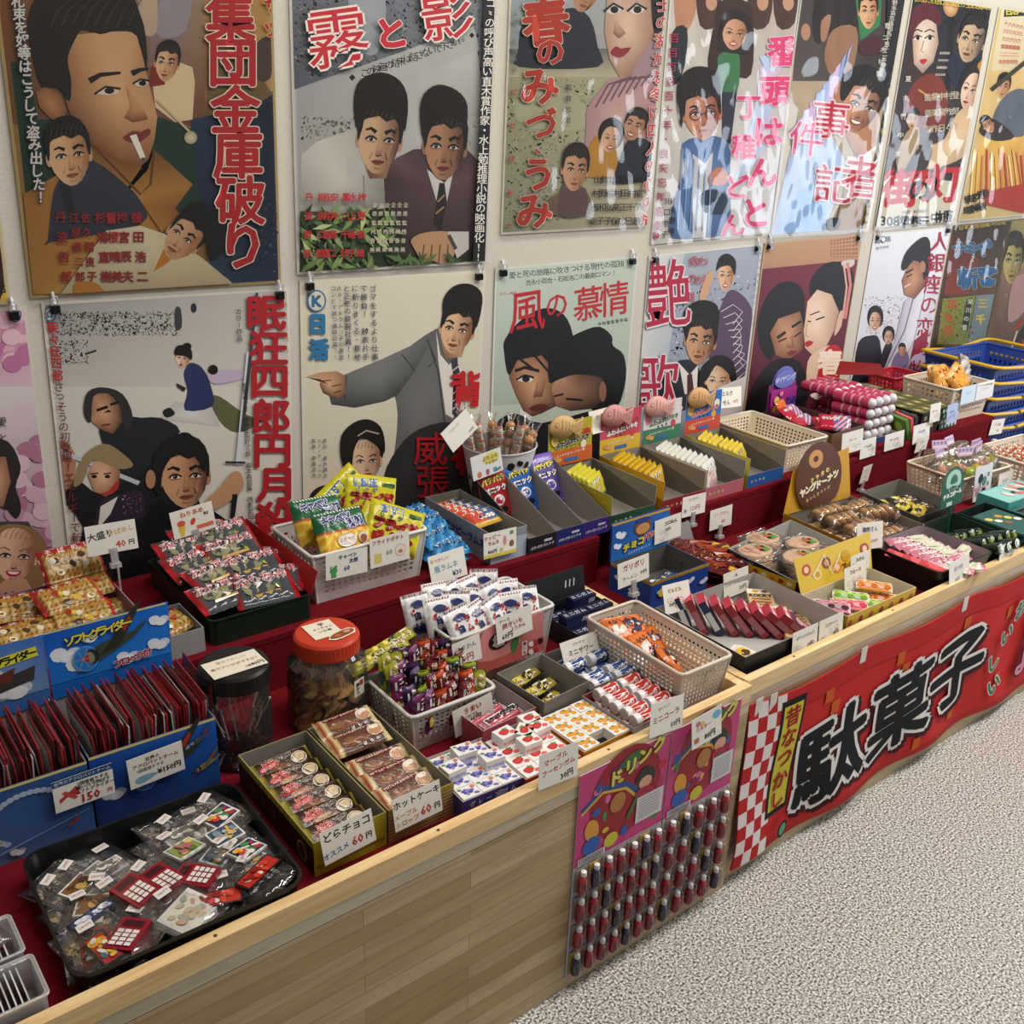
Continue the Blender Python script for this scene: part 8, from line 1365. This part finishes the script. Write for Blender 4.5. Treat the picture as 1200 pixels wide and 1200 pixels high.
for k in range(11):
    z = .004+.0575*k; t = thing('shopping_basket', f'blue shopping basket with yellow handles, {ORD[k]} from the bottom of the stack', 'shopping basket', (2.992,-.235,z), (0,0,rad(-4)), 'stacked shopping baskets'); b = MB(); basket(b, .40, .29, .17, '2c4a9c', 16, 11, 5, .03, .12, .002, .006); b.build('basket_body', PLAST, t)
    for sx in (-1,1):
        b = MB(); b.tube([(sx*x_,y_,z_) for x_,y_,z_ in ((.01,-.155,.160),(.18,-.158,.176),(.212,-.148,.180),(.222,-.12,.182),(.222,.12,.182),(.212,.148,.180),(.18,.158,.176),(.01,.155,.160))], .0065, 'd8ac28', 8); b.build('handle', PLAST, t)
# ------------------------------------------------------------------ in front of the counters
def hangcard(x0, x1, zt, zb, cols, lab, side):
    w, h = x1-x0, zt-zb; hd = .205; b = MB(); y = F1-.0035
    b.slab((0,0,-h),(w,0,-h),(w,0,0),(0,0,0),.0018,'c4c0c8'); A = Art(b, plane((0,0,0),(1,0,0),(0,0,-1)), .00005); A.rect(0,0,w,hd,'c83c7c'); r = random.Random(int(x0*100))
    A.ell(w*.52,.085,w*.40,.10,'9a1428'); A.line([(.01,.085),(.06,.055),(.12,.07),(.17,.12)], .016, '2c4a8a'); A.line([(.01,.09),(.06,.062),(.12,.078),(.17,.13)], .006, 'd8b038')
    for _ in range(16): A.ell(r.uniform(.01,w-.01), r.uniform(.015,.19), r.uniform(.004,.012), r.uniform(.004,.012), r.choice(['d8b838','2c58a8','d86aa0','c8283c','4a8a4a','7a1c4a']))
    A.blob([(.10,.022),(.12,.004),(.15,.004),(.152,.02),(.13,.034)], '3a6a34'); A.vt('ドリンク',w*.40,.042,w*.86,.012,.036,'d8d060',.05,'4a4a14',.05); A.blob([(w*.62,.075),(w*.7,.05),(w*.82,.06),(w*.84,.085),(w*.74,.095)], '2a2a24'); A.ell(w*.74,.085,.017,.014,'d8a488'); A.blob([(w*.64,.1),(w*.76,.095),(w*.86,.11),(w*.8,.13),(w*.66,.13)], 'a82038')
    A.blob([(.02,.13),(.03,.11),(.05,.12),(.055,.15),(.03,.155)], 'd89838'); A.ell(.04,.17,.022,.02,'2c5cb0'); A.ell(.09,.18,.018,.016,'c8c034'); A.ell(.1,.1,.02,.022,'b07840'); A.line([(.13,.15),(.15,.11),(.17,.14)], .012, '3a6a34'); A.rect(w*.66,.115,w*.97,.175,'d4d0d4')
    for i in range(8): A.rect(w*.69,.122+.006*i,w*.93,.1235+.006*i,'8a868c')
    A.rect(.008,.188,.075,.203,'e0dce0')
    for i in range(22): A.rect(.01+.0028*i,.189,.0112+.0028*i,.202,'2a262a')
    for j in range(4): A.rect(0,hd+.066*j+.063,w,hd+.066*j+.0665,['2c5a9c','c05a80'][j % 2])
    t = tag(b.build('hanging_card', CARD, None, (x0,y,zt), (0,0,0)), lab, 'display card')
    for j in range(4):
        for i in range(cols):
            q = (i*3+j) % 4; px = (i+.5)*w/cols
            o = thing('bottle_pack', f'red candy bottle, row {ORD[j]} from top, {ORD[i]} from left on the {side} pink card', 'candy bottle', (x0+px,y-.001,zt-hd-.066*j-.06), (0,0,0), 'candy bottles on the pink cards'); put('bottle_body', BB[q % 2 if q < 3 else 2], o); put('bottle_cap', BCP, o); put('blister', BLI, o)
def bbody(c, lc):
    b = MB(); b.M = Matrix.Translation((0,-.008,.004)); b.lathe([(.0001,0),(.0085,0),(.009,.003),(.009,.030),(.006,.036),(.004,.039)], 12, [c,c,c,c,c], cap=False); A = Art(b, lambda x, y, h: Vector(((.0092+h)*sin(x/.009), -(.0092+h)*cos(x/.009), .03-y))); A.rect(-.009,.004,.009,.022,lc); A.vt('くすり',-.0,.007,0,.020,.007,'2a2a3a',.06); b.M = Matrix.Translation((0,-.0025,.0)); b.box(-.013,.013,-.001,.001,.0,.056,'8a7a70' if lc != 'c8b030' else 'a88a3c'); return b.mesh('bottle_body', GLOSS)
BB = [bbody('9a1c28','c89aa0'), bbody('8a2430','a83a44'), bbody('2a2440','c8b030')]; b = MB(); b.M = Matrix.Translation((.002,-.008,.042)); b.lathe([(.0001,0),(.0055,0),(.006,.002),(.0055,.010),(.0001,.012)], 10, col='e8e6e6'); BCP = b.mesh('bottle_cap', PLAST)
b = MB(); b.M = Matrix(); v = [(-.0125,-.002,.001),(-.010,-.0185,.003),(.010,-.0185,.003),(.0125,-.002,.001)]; v += [(x,y,.053-z) for x,y,z in v]; b.add(v, [(0,1,5,4),(1,2,6,5),(2,3,7,6)], 'ffffff'); BLI = b.mesh('blister', BLIST)
hangcard(.232,.462,.500,.030,7,'left pink printed hanging card with four rows of small red bottles','left'); hangcard(.466,.665,.500,.030,5,'right pink printed hanging card with four rows of small red bottles','right')
# red cloth banner
BX0, BX1, BT, BBm = .705, 3.0, .462, .045; BW, BH = BX1-BX0, BT-BBm
def bsurf(u, v):
    sag = .014*(1-abs(((u*5.2) % 1)*2-1))**0*abs(sin(u*5.2*pi))
    return Vector((BX0+u*BW+.004*sin(v*9), F2-.006-.010*(.3+v)*(1+sin(u*41+2*sin(v*3)))*.5-.006*sin(u*17+v*2)**2, BT-sag*(1-v)-v*BH-.006*sin(u*13)*v))
b = MB(); n, k = 150, 16; v = []; 
for s_ in (0, .0012):
    for j in range(k+1):
        for i in range(n+1): q = bsurf(i/n, j/k); v.append((q.x, q.y+s_, q.z))
N = (n+1)*(k+1); fs = []; fc = []
for j in range(k):
    for i in range(n):
        a = j*(n+1)+i; fs.append((a+n+1,a+n+2,a+1,a)); fs.append((N+a,N+a+1,N+a+n+2,N+a+n+1))
fs += [(i,i+1,N+i+1,N+i) for i in range(n)]+[(k*(n+1)+i+1,k*(n+1)+i,N+k*(n+1)+i,N+k*(n+1)+i+1) for i in range(n)]+[(j*(n+1),N+j*(n+1),N+(j+1)*(n+1),(j+1)*(n+1)) for j in range(k)]
b.add(v, fs, 'c4282a', True)
def BP(x, y, h): q = bsurf(min(1,max(0,x/BW)), min(1,max(0,y/BH))); return Vector((q.x, q.y-.0012-h*2, q.z))
A = Art(b, BP, .00028); A.maxe = .012
def bq(x0, y0, x1, y1, c, nx=4, ny=4):
    h = A.k*A.dz; pts = [A.P(x0+(x1-x0)*i/nx, y0+(y1-y0)*j/ny, h) for j in range(ny+1) for i in range(nx+1)]; b.add(pts, [((j+1)*(nx+1)+i,(j+1)*(nx+1)+i+1,j*(nx+1)+i+1,j*(nx+1)+i) for j in range(ny) for i in range(nx)], c, True)
A.k = 1; bq(0,0,BW,.055,'b82226',120,3); A.k = 2
for i in range(4):
    for j in range(11): bq(.03*i,.038*j,.03*(i+1),min(BH,.038*(j+1)),'e4dcda' if (i+j) % 2 else 'b82226',3,3)
for x, y in ((.27,.05),(.3,.09),(.55,.05),(.58,.09),(.86,.06),(.89,.1),(.84,.3),(.87,.34),(.52,.34),(.24,.3),(1.08,.08),(1.1,.3),(.7,.36)): bq(x,y,x+.03,y+.036,'c85a24',3,3)
A.k = 3; bq(.105,.02,.19,.33,'161418',4,10); A.k = 4; bq(.114,.035,.181,.315,'d0c040',4,10)
b.M = Matrix()
for i, ch in enumerate('昔なつかし'): A.one(ch, .148, .066+.055*i, .058, .055, 'a01c20', .02, 4)
A.k = 2
for ch, x, y, sx, sy in (('駄',.335,.245,.275,.245),('菓',.61,.225,.275,.25),('子',.865,.21,.26,.235)):
    A.one(ch, x+.012, y+.012, sx, sy, '3a1014', .085, 5, 3); A.one(ch, x, y, sx, sy, 'e4e0dc', .066, 5, 3); A.one(ch, x, y, sx, sy, '141418', .022, 5, 3)
for i, (x, y) in enumerate(((1.06,.33),(1.03,.24),(1.075,.17),(1.12,.1))): A.one('いしいお'[i], x+.03, y, .075, .07, 'e4dcd4', .08, 20); A.one('いしいお'[i], x+.03, y, .075, .07, '3c7a54', .03, 20)
for ch, x, y in (('も',1.26,.09),('の',1.28,.2),('よ',1.24,.3)): A.one(ch, x, y, .1, .09, '1c1420', .11); A.one(ch, x, y, .1, .09, 'd88aa8', .04)
A.ell(.165,.375,.018,.022,'1c1a1c',20); A.ell(.165,.375,.012,.016,'5a9a78',20)
bn = tag(b.build('cloth_banner', CLOTH, None), 'red cloth banner with huge black 駄菓子 characters hung on the right counter', 'banner')
for x in (.03,.075,.40,.84,1.3): 
    q = bsurf(x/BW, 0); m_ = MB(); m_.box(-.011,.011,-.0034,-.0024,-.028,.012,'d8d4cc'); m_.build('tape_loop', CARD, bn, (q.x,q.y,q.z))
